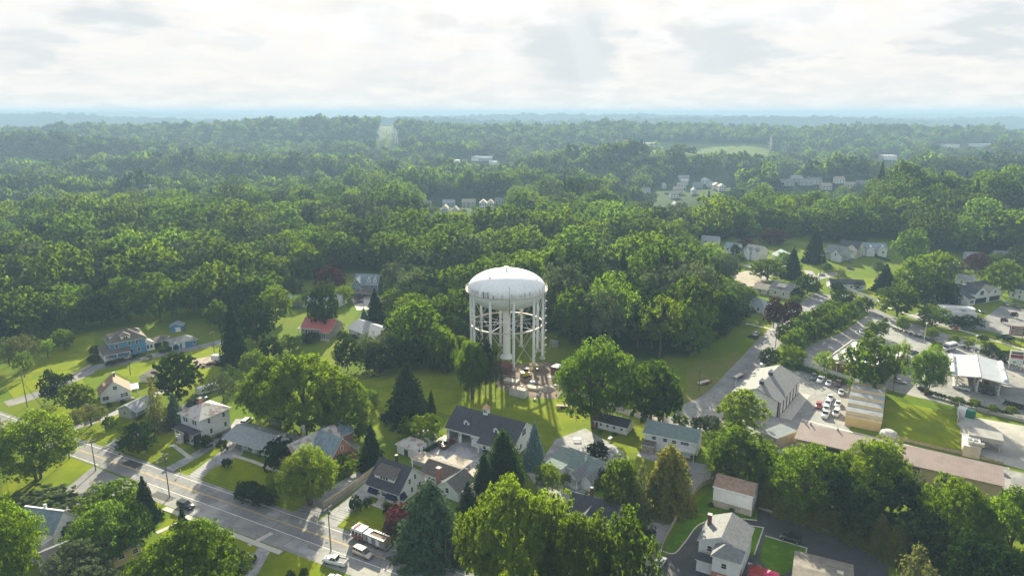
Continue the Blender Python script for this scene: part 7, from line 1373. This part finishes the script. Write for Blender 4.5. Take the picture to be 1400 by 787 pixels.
vehicle('sedan', 'black', (256, 558), (268, 548), 'black car behind the white square house, left of the pair'); vehicle('suv', 'silver', (268, 553), (283, 544), 'silver SUV behind the white square house, right of the pair')
vehicle('van', 'white', (331, 584), (345, 572), 'white van under the branches of the huge spreading tree')
vehicle('sedan', 'white', (895, 780), (908, 763), 'pale sedan parked at the lower end of the curved lane'); vehicle('suv', 'black', (1094, 742), (1067, 735), 'black car on the dark driveway beside the square lawn')

for a in [('pickup', 'grey', (1116, 512), (1109, 522), 'dark pickup with pale hood, leftmost of four along the hedge'), ('pickup', 'white', (1125, 516), (1118, 526), 'white pickup, second from the left along the hedge'), ('sedan', 'white', (1135, 521), (1131, 530), 'white car, third from the left along the hedge'), ('pickup', 'darkred', (1149, 521), (1143, 531), 'dark red pickup, rightmost along the hedge'),
          ('sedan', 'white', (1151, 533), (1149, 543), 'white car standing alone below the hedge row'), ('sedan', 'white', (1136, 541), (1134, 550), 'white car at the top of the left yard column'), ('sedan', 'white', (1133, 549), (1130, 557), 'white car second in the left yard column'), ('sedan', 'white', (1131, 556), (1128, 565), 'white car third in the left yard column'),
          ('pickup', 'white', (1131, 563), (1126, 574), 'white pickup at the bottom of the left yard column'), ('sedan', 'white', (1147, 549), (1144, 559), 'white car at the top of the right yard column'), ('van', 'white', (1146, 560), (1140, 573), 'white van at the bottom of the right yard column'), ('hatch', 'red', (1120, 553), (1118, 559), 'small red car in the yard'),
          ('pickup', 'white', (1050, 495), (1040, 503), 'white pickup behind the vehicle garage beside the street'), ('sedan', 'white', (1246, 484), (1254, 482), 'dark grey sedan crossing the car park') if False else ('sedan', 'grey', (1244, 484), (1254, 482), 'grey sedan crossing the car park'),
          ('sedan', 'white', (1224, 496), (1240, 500), 'white car, rear one of the three parked by the leaning tree'), ('sedan', 'black', (1225, 501), (1243, 505), 'black car, middle one of the three parked by the leaning tree'), ('sedan', 'grey', (1221, 508), (1238, 511), 'grey car, front one of the three parked by the leaning tree'), ('sedan', 'black', (1256, 531), (1269, 537), 'dark car half hidden at the foot of the leaning tree'),
          ('sedan', 'silver', (1222, 521), (1238, 525), 'silver car behind the yellow-green shrub by the leaning tree'), ('pickup', 'white', (1327, 535), (1302, 529), 'white pickup in front of the fuel canopy'), ('suv', 'black', (1357, 540), (1340, 536), 'black car under the front edge of the fuel canopy'), ('suv', 'grey', (1335, 520), (1322, 515), 'dark car at the pumps under the canopy'),
          ('sedan', 'white', (1366, 459), (1381, 463), 'white car by the red board sign'), ('sedan', 'black', (1338, 424), (1345, 430), 'dark car at the corner of the white annex'), ('sedan', 'black', (1150, 353), (1158, 359), 'black car in the driveway of the cream colonial, left'), ('suv', 'blue', (1158, 356), (1167, 362), 'dark blue car in the driveway of the cream colonial, right'),
          ('sedan', 'blue', (1158, 367), (1167, 369), 'dark car on the cross street below the colonials'), ('sedan', 'white', (1118, 377), (1128, 375), 'white car on the cross street corner'), ('suv', 'black', (1036, 464), (1023, 460), 'black SUV on the lawn drive beside the street'), ('sedan', 'silver', (1028, 459), (1040, 456), 'silver car beside the black SUV on the lawn drive'),
          ('suv', 'black', (495, 408), (486, 410), 'black SUV before the shingled house, left') , ('sedan', 'grey', (496, 413), (485, 415), 'dark car before the shingled house, right'), ('sedan', 'white', (1380, 388), (1390, 392), 'white car at the far right car park'), ('suv', 'black', (1384, 380), (1394, 384), 'dark SUV at the far right car park'), ('sedan', 'white', (1174, 452), (1180, 458), 'white car near the island trees'), ('suv', 'silver', (1196, 470), (1206, 474), 'silver SUV crossing behind the brick store'), ('sedan', 'red', (1215, 478), (1224, 480), 'red car in the middle of the car park'), ('sedan', 'silver', (1372, 414), (1380, 420), 'silver car nearest the store gables in the right car park'), ('sedan', 'darkred', (1386, 417), (1394, 423), 'dark red car at the right picture edge'), ('suv', 'white', (1275, 494), (1286, 491), 'white SUV left of the fuel canopy')]:
    vehicle(*a)
# fire engine
def fire_engine():
    a = G(533, 752, 0); b = G(482, 731, 0); d = b - a; c = (a + b) / 2; r = empty('fire_engine', (c.x, c.y, .03), math.atan2(d.y, d.x), 'white-roofed red and silver fire engine with yellow-striped tail on the far lane', 'fire engine')
    L = 9.8; R = paint_mat('engine_red', (.22, .075, .055)); Wt = PAINT['white']; SV = mat('silver_panel', (.42, .40, .37), .35, metal=.5); YL = mat('chevron_yellow', (.65, .55, .05), .5)
    MB().box(-L / 2, L / 2 - .6, -1.15, 1.15, .55, .95).build('chassis', M_dtrim, r); MB().box(L / 2 - 3.4, L / 2 - .1, -1.25, 1.25, .6, 1.5).build('cab', R, r, bevel=.1); MB().box(L / 2 - 3.38, L / 2 - .2, -1.22, 1.22, 1.5, 2.5).build('cab_windows', M_glass, r, bevel=.05)
    MB().box(L / 2 - 3.45, L / 2 - .15, -1.27, 1.27, 2.4, 2.95).build('cab_roof', Wt, r, bevel=.1)
    b = MB()
    for x in (L / 2 - 3.4, L / 2 - 2.4, L / 2 - 1.35, L / 2 - .35): b.box(x, x + .2, -1.26, -1.2, 1.6, 2.7).box(x, x + .2, 1.2, 1.26, 1.6, 2.7)
    b.build('cab_pillar', Wt, r); MB().box(L / 2 - .1, L / 2 + .45, -1.2, 1.2, .45, .95).build('bumper', Wt, r, bevel=.06); MB().box(L / 2 - 1.2, L / 2 - .8, -1., 1., 2.96, 3.12).build('light_bar', paint_mat('lens_red', (.5, .03, .03)), r)
    MB().box(-L / 2 + 4.6, L / 2 - 3.6, -1.2, 1.2, .9, 2.5).build('pump_panel', SV, r); MB().box(-L / 2 + 4.7, L / 2 - 3.7, -1.1, 1.1, 2.503, 2.7).build('pump_deck', Wt, r)
    MB().box(-L / 2, -L / 2 + 4.6, -1.25, -.75, .8, 2.75).box(-L / 2, -L / 2 + 4.6, .75, 1.25, .8, 2.75).box(-L / 2, -L / 2 + 4.6, -.749, .749, .8, 2.2).build('body', SV, r, bevel=.04)
    for i in range(4):
        for s in (-1, 1): MB().box(-L / 2 + .2 + i * 1.1, -L / 2 + 1.2 + i * 1.1, min(s * 1.25, s * 1.28), max(s * 1.25, s * 1.28), 1.0, 2.5).build('locker_door', Wt if i % 2 else SV, r)
    MB().box(-L / 2 + .2, -L / 2 + 4.4, -.72, .72, 2.203, 2.55).build('hose_bed', mat('hose_cover', (.22, .15, .11), .9), r); MB().box(-L / 2 + .3, -L / 2 + 4.6, -1.3, -1.26, .62, .8).box(-L / 2 + .3, -L / 2 + 4.6, 1.26, 1.3, .62, .8).build('stripe', R, r)
    for s in (-1, 1):
        for i in range(5): MB().box(-L / 2 - .03, -L / 2 - .005, s * 1.0 - .22, s * 1.0 + .22, .85 + i * .4, 1.05 + i * .4).build('chevron', YL, r)
    MB().box(-L / 2 - .5, -L / 2, -1.1, 1.1, .55, .7).build('tailboard', M_metal, r); wm, rm = wheel_mesh(.52, .34)
    for x in (L / 2 - 2.0, -L / 2 + 2.2):
        for y in (-1.05, 1.05): w = add_obj('wheel', wm, r, (x, y, .52)); add_obj('rim', rm, w)
fire_engine()
# camper trailer, box trailer, flat trailers, bus
p = G(284, 537); ca = empty('camper_trailer', p, math.radians(48), 'white rounded camper trailer behind the thin grey-green tree', 'camper'); MB().xprism([(-1.2, .6), (1.2, .6), (1.25, 2.6), (1.0, 3.0), (-1.0, 3.0), (-1.25, 2.6)], -3.8, 3.8).build('body', PAINT['white'], ca, bevel=.3)
for x in (-2, .2, 2.2): MB().box(x - .5, x + .5, -1.27, -1.24, 1.6, 2.2).build('window', M_glass, ca)
wm, rm = wheel_mesh(.36, .25)
for x in (-.5, .5):
    for y in (-1.1, 1.1): add_obj('wheel', wm, ca, (x, y, .36))
p = G(297, 493); bt = empty('box_trailer', p, math.radians(-12), 'small white enclosed trailer on the gravel by the lane', 'trailer'); MB().box(-2, 2, -1.1, 1.1, .5, 2.5).build('body', PAINT['white'], bt, bevel=.12); MB().box(2.0, 2.03, -.9, .9, .6, 2.3).build('rear_door', M_dtrim, bt)
for y in (-1.15, 1.15): add_obj('wheel', wm, bt, (0, y, .36))
def flat_trailer(x, y, rot, L, m, label):
    r = empty('flat_trailer', G(x, y), rot, label, 'trailer'); MB().box(-L / 2, L / 2, -1.05, 1.05, .55, .7).build('deck', m, r); MB().box(L / 2, L / 2 + 1.3, -.06, .06, .5, .62).build('tow_bar', M_dtrim, r)
    for yy in (-1.12, 1.12):
        for xx in (-.45, .45): add_obj('wheel', wm, r, (xx, yy, .36))
    MB().box(-L / 2, L / 2, -1.1, -1.05, .7, 1.05).build('side_rail', M_red, r); return r
flat_trailer(286, 498, .3, 4.5, M_wood, 'flat red-railed trailer beside the white enclosed trailer'); flat_trailer(963, 524, .55, 5.5, M_conc, 'flat pale trailer beside the pole at the street'); flat_trailer(1010, 515, .75, 5.5, M_conc, 'flat pale trailer on the apron behind the vehicle garage'); flat_trailer(770, 557, -.1, 4.6, M_wood, 'low wooden trailer on the lawn left of the large round maple')
c = (G(1288, 479) + G(1307, 477)) / 2; d = G(1288, 479) - G(1307, 474); bs = empty('shuttle_bus', (c.x, c.y, .03), math.atan2(d.y, d.x), 'white shuttle bus with dark side windows parked at the highway edge of the car park', 'bus')
MB().xprism([(-1.15, .5), (1.15, .5), (1.2, 2.8), (1.0, 3.0), (-1.0, 3.0), (-1.2, 2.8)], -3.6, 2.0).build('body', PAINT['white'], bs, bevel=.1); MB().box(2.0, 3.6, -1., 1., .5, 1.35).build('bonnet', PAINT['white'], bs, bevel=.15); MB().box(1.9, 2.6, -.95, .95, 1.35, 2.2).build('windscreen', M_glass, bs)
for i in range(4):
    for s in (-1, 1): MB().box(-3.3 + i * 1.25, -2.3 + i * 1.25, s * 1.2 - .03, s * 1.2 + .03, 1.6, 2.3).build('window', M_glass, bs)
for x in (-2.2, 2.6):
    for y in (-1., 1.): add_obj('wheel', wm, bs, (x, y, .38))
p = G(902, 757); mo = empty('covered_motorbike', p, math.radians(60), 'motorbike with a pale cover parked in front of the pale sedan', 'motorbike'); MB().box(-.8, .8, -.25, .25, .4, .9).build('body', M_trim, mo, bevel=.2); MB().tube((.5, -.35, 1.05), (.5, .35, 1.05), .03, n=6).build('handlebar', M_dtrim, mo); mw = MB().tube((0, -.07, 0), (0, .07, 0), .31, n=14).mesh('wheel', M_tyre); add_obj('wheel', mw, mo, (.7, 0, .31)); add_obj('wheel', mw, mo, (-.7, 0, .31))
# ------------------------------------------------------------------ poles, wires, lamps, signs
M_pole = mat('pole_wood', (.20, .155, .12), .95, (.13, .10, .08), scale=2.)
POLES = {}
M_arm = mat('weathered_arm', (.34, .31, .27), .95); M_ins = mat('grey_porcelain', (.22, .23, .24), .6)
def pole(key, x, yb, yt, label, arm=True, transformer=False, lamp=False, ang=None, r=.15):
    p = G(x, yb); h = topz(p, yt); root = empty('utility_pole', p, math.atan2(DR.y, DR.x) if ang is None else ang, label, 'utility pole'); MB().tube((0, 0, 0), (0, 0, h), r, r * .65, 8).build('pole', M_pole, root)
    if arm:
        MB().box(-.09, .09, -1.3, 1.3, h - .8, h - .58).build('crossarm', M_arm, root)
        for y in (-1.05, -.4, .4, 1.05): MB().tube((0, y, h - .6), (0, y, h - .38), .06, .04, 6).build('insulator', M_ins, root)
    if transformer: MB().lathe([(0, h - 2.5), (.24, h - 2.45), (.24, h - 1.7), (0, h - 1.6)], 12, (0, .4)).build('transformer', M_ins, root)
    if lamp: MB().tube((0, 0, h - 2), (0, -1.8, h - 1.6), .04, n=5).box(-.12, .12, -2.3, -1.7, h - 1.72, h - 1.58).build('lamp_arm', M_ins, root)
    POLES[key] = (p, h, root.rotation_euler.z); return root
pole('a', 37.5, 556, 511, 'wooden utility pole at the corner of lane and main road by the oval tree'); pole('b', 95, 627, 571, 'wooden utility pole right of the corner maple on the main road', transformer=True)
pole('c', 131, 643, 600, 'short wooden pole at the tip of the corner lawn'); pole('d', 232, 679, 619, 'wooden utility pole with street lamp beside the black SUV', lamp=True, transformer=True); pole('e', 452.5, 752, 690, 'wooden utility pole between minivan and white pickup', transformer=True)
pole('f', 178.5, 512, 486, 'wooden pole beside the lane above the brown-roofed cottage'); pole('g', 293, 482, 452, 'wooden pole beside the lane at the tall black-green conifer'); pole('h', 497, 421, 393, 'wooden pole with lamp on the apron of the shingled house', lamp=True)
pole('i', 955.5, 535, 497, 'wooden pole with grey transformer beside the flat trailer', arm=False, transformer=True, ang=.6); pole('j', 1119.5, 390, 347, 'wooden pole on the street corner below the tall dark pine', ang=.6); pole('k', 1060, 475, 440, 'wooden pole beside the street by the purple-leaved trees', ang=.6)
pole('l', 165, 612, 598, 'short post beside the driveway mouth on the main road', arm=False, r=.1); pole('m', 1220, 538, 470, 'pale leaning wooden pole between car park and storage units', arm=False, ang=.3); pole('n', 610, 775, 738, 'yellow-sleeved pole in the shade at the bottom of the main road', arm=False) 
pole('o', 1394, 480, 452, 'thin wooden pole on the grass right of the red board sign', arm=False, r=.1)
M_wire = mat('wire', (.02, .02, .02), .9, spec=.0)
def wire(k0, k1, off, zo, label, r=.018):
    (p, h, a), (q, g, b) = POLES[k0], POLES[k1]; P = Vector((p.x - math.sin(a) * off, p.y + math.cos(a) * off, h + zo)); Q = Vector((q.x - math.sin(b) * off, q.y + math.cos(b) * off, g + zo)); b_ = MB(); n = 14; sag = (Q - P).length * .025; pts = []
    for i in range(n + 1): t = i / n; v = P.lerp(Q, t); v.z -= sag * 4 * t * (1 - t); pts.append(v)
    c = (P + Q) / 2; 
    for u, v in zip(pts[:-1], pts[1:]): b_.tube(u - c, v - c, r, n=4, cap=False)
    tag(b_.build('overhead_wire', M_wire, loc=c), label, 'wire', 'overhead wires')
POLES['z'] = (Vector((*onroad(175, 5.5), 0)), 11., math.atan2(DR.y, DR.x)); POLES['y'] = (Vector((*onroad(-90, 4.5), 0)), 11, math.atan2(DR.y, DR.x))
for s in (('y', 'a', 'left of the corner pole'), ('a', 'b', 'between the corner pole and the maple pole'), ('b', 'd', 'between the maple pole and the lamp pole'), ('d', 'e', 'between the lamp pole and the minivan pole'), ('e', 'z', 'right of the minivan pole')):
    for i, (off, zo) in enumerate([(-1.05, -.38), (-.4, -.38), (.4, -.38), (1.05, -.38), (0, -2.2), (0, -3.0)]): wire(s[0], s[1], off, zo, '%s of the overhead wires %s' % (['nearest upper wire', 'second upper wire', 'third upper wire', 'farthest upper wire', 'upper cable', 'lower cable'][i], s[2]), .018 if i < 4 else .032)
for s in (('a', 'f', 'over the brown-roofed cottage'), ('f', 'g', 'along the lane')): wire(s[0], s[1], 0, -.3, 'thin overhead wire %s' % s[2])
def lamp_post(x, yb, yt, label):
    p = G(x, yb); h = topz(p, yt); r = empty('lamp_post', p, .5, label, 'lamp post'); MB().tube((0, 0, 0), (0, 0, h), .12, .07, 8).build('post', M_trim, r); MB().box(-.7, .7, -.2, .2, h, h + .15).build('lamp_head', M_trim, r)
lamp_post(1263, 467, 442, 'white lamp post on the highway edge of the car park, uphill one'); lamp_post(1331, 486, 459, 'white lamp post on the highway edge behind the fuel canopy'); lamp_post(1142.5, 513, 496, 'white lamp post before the brick store wall'); lamp_post(1005, 533, 515, 'short white lamp post at the back of the vehicle garage')
def sign(x, yb, w, h, z, col, label, posts=2, text=None):
    r = empty('sign', G(x, yb), math.radians(-22), label, 'sign'); MB().box(-w / 2, w / 2, -.12, .12, z, z + h).build('board', col, r)
    for s in (-1, 1): MB().box(s * w * .42 - .12, s * w * .42 + .12, -.13, .13, 0, z + h + .1).build('post', M_trim, r)
    return r
s = sign(1390, 461, 6, 4.2, .8, mat('sign_maroon', (.22, .03, .05), .5), 'maroon board sign with pale lettering on the grass verge at the right edge')
for i, (zz, w) in enumerate(((4.1, 3.6), (3.1, 4.4), (2.2, 3.8), (1.4, 4.2))): MB().box(-w / 2, w / 2, -.15, -.125, zz, zz + .32).build('lettering', M_trim, s)
s = sign(1387, 505, 4.6, 5.4, 2.2, M_trim, 'white fuel price sign with a red panel and green light at the right edge'); MB().box(-2.0, 2.0, -.16, -.125, 4.6, 6.0).build('red_panel', M_red, s); MB().box(-1.8, 1.8, -.15, -.125, 6.3, 7.0).build('dark_panel', M_dtrim, s); MB().box(-1.0, .0, -.16, -.125, 2.7, 3.3).build('green_panel', mat('sign_green', (.02, .4, .12), .4), s)
s = empty('banner', G(851, 493), .4, 'small white sign board beside the tower compound lane', 'sign'); MB().box(-1, 1, -.05, .05, .8, 2.4).build('board', M_trim, s); MB().box(-.9, -.8, -.05, .05, 0, .8).box(.8, .9, -.05, .05, 0, .8).build('post', M_trim, s)
s = empty('orange_bin', G(1306, 451), 0, 'small orange-red round marker on the car park grass', 'marker'); MB().lathe([(0, 0), (.7, 0), (.75, 1.4), (0, 1.5)], 12).build('drum', mat('orange', (.7, .12, .04), .5), s)
for i, (x, y) in enumerate([(247, 648), (219, 609), (404, 668)]): m = empty('mailbox', G(x, y), .5, ['dark mailbox at the ranch driveway mouth', 'mailbox beside the drive above the main road', 'mailbox by the small tree at the hedge end'][i], 'mailbox'); MB().box(-.05, .05, -.05, .05, 0, 1.05).build('post', M_wood, m); MB().box(-.12, .12, -.28, .28, 1.05, 1.35).build('box', M_dtrim, m, bevel=.04)
for i, (x, y, w) in enumerate([(789, 602, 2.4), (834, 601, 1.6), (158, 547, 1.6), (236, 612, 1.4)]): t = empty('patio_table', G(x, y), i, ['white garden table on the lawn below the long shed', 'small white garden table near the long shed', 'dark table on the deck of the brown-roofed cottage', 'pale garden seat beside the white square house'][i], 'table'); MB().box(-w / 2, w / 2, -.4, .4, .7, .76).build('tabletop', M_trim, t); [MB().box(a - .04, a + .04, c - .04, c + .04, 0, .7).build('leg', M_trim, t) for a in (-w / 2 + .1, w / 2 - .1) for c in (-.3, .3)]
# ------------------------------------------------------------------ distant masts
def lattice(name, x, yb, yt, w, label, cat, arms=False, m=None, thick=.2):
    p = G(x, yb); h = topz(p, yt) - p.z; r = empty(name, p, .3, label, cat); b = MB(); n = 8; cs = [(-1, -1), (1, -1), (1, 1), (-1, 1)]
    W_ = lambda t: w * (1 - .85 * t) / 2
    for i in range(n):
        t0, t1 = i / n, (i + 1) / n
        for j in range(4):
            a = cs[j]; c = cs[(j + 1) % 4]; b.tube((a[0] * W_(t0), a[1] * W_(t0), h * t0), (a[0] * W_(t1), a[1] * W_(t1), h * t1), thick, n=4, cap=False); b.tube((a[0] * W_(t0), a[1] * W_(t0), h * t0), (c[0] * W_(t1), c[1] * W_(t1), h * t1), thick * .7, n=4, cap=False)
    b.build('lattice', m or M_metal, r)
    if arms:
        for t in (.72, .84, .96): MB().box(-w * .9, w * .9, -thick, thick, h * t, h * t + thick * 2).build('crossarm', m or M_metal, r)
    return r
M_rw = mat('red_white_mast', (.62, .40, .38), .6, (.70, .68, .66), scale=.1)
lattice('radio_mast', 1052, 214, 184, 9, 'tall red and white lattice mast beyond the long wooded ridge', 'mast', m=M_rw, thick=.5)
for i, (x, yb, yt) in enumerate([(521, 195, 176), (542, 198, 177), (526, 190, 175), (537, 190, 176), (531, 186, 174)]): lattice('power_pylon', x, yb, yt, 9, ['left front pylon in the cleared strip on the far ridge', 'right front pylon in the cleared strip on the far ridge', 'left rear pylon in the cleared strip', 'right rear pylon in the cleared strip', 'middle pylon at the top of the cleared strip'][i], 'pylon', arms=True, m=M_trim, thick=.45)
lattice('power_pylon', 210, 290, 252, 7, 'grey pylon rising from the woods on the left', 'pylon', arms=True); lattice('power_pylon', 265, 232, 213, 7, 'faint pylon in the woods beyond the left one', 'pylon', arms=True); lattice('radio_mast', 1114, 208, 192, 4, 'faint thin mast far right of the red and white one', 'mast')
# ------------------------------------------------------------------ haze
hm = bpy.data.materials.new('haze'); hm.use_nodes = True; nt = hm.node_tree; nt.nodes.clear()
ho = nt.nodes.new('ShaderNodeOutputMaterial'); pv = nt.nodes.new('ShaderNodeVolumePrincipled')
pv.inputs['Color'].default_value = (.34, .50, .70, 1); pv.inputs['Density'].default_value = .00025; pv.inputs['Anisotropy'].default_value = .0
nt.links.new(pv.outputs[0], ho.inputs['Volume'])
hb = MB().box(-26000, 26000, -3000, 26000, -95, 113).build('haze', hm); hb['kind'] = 'stuff'
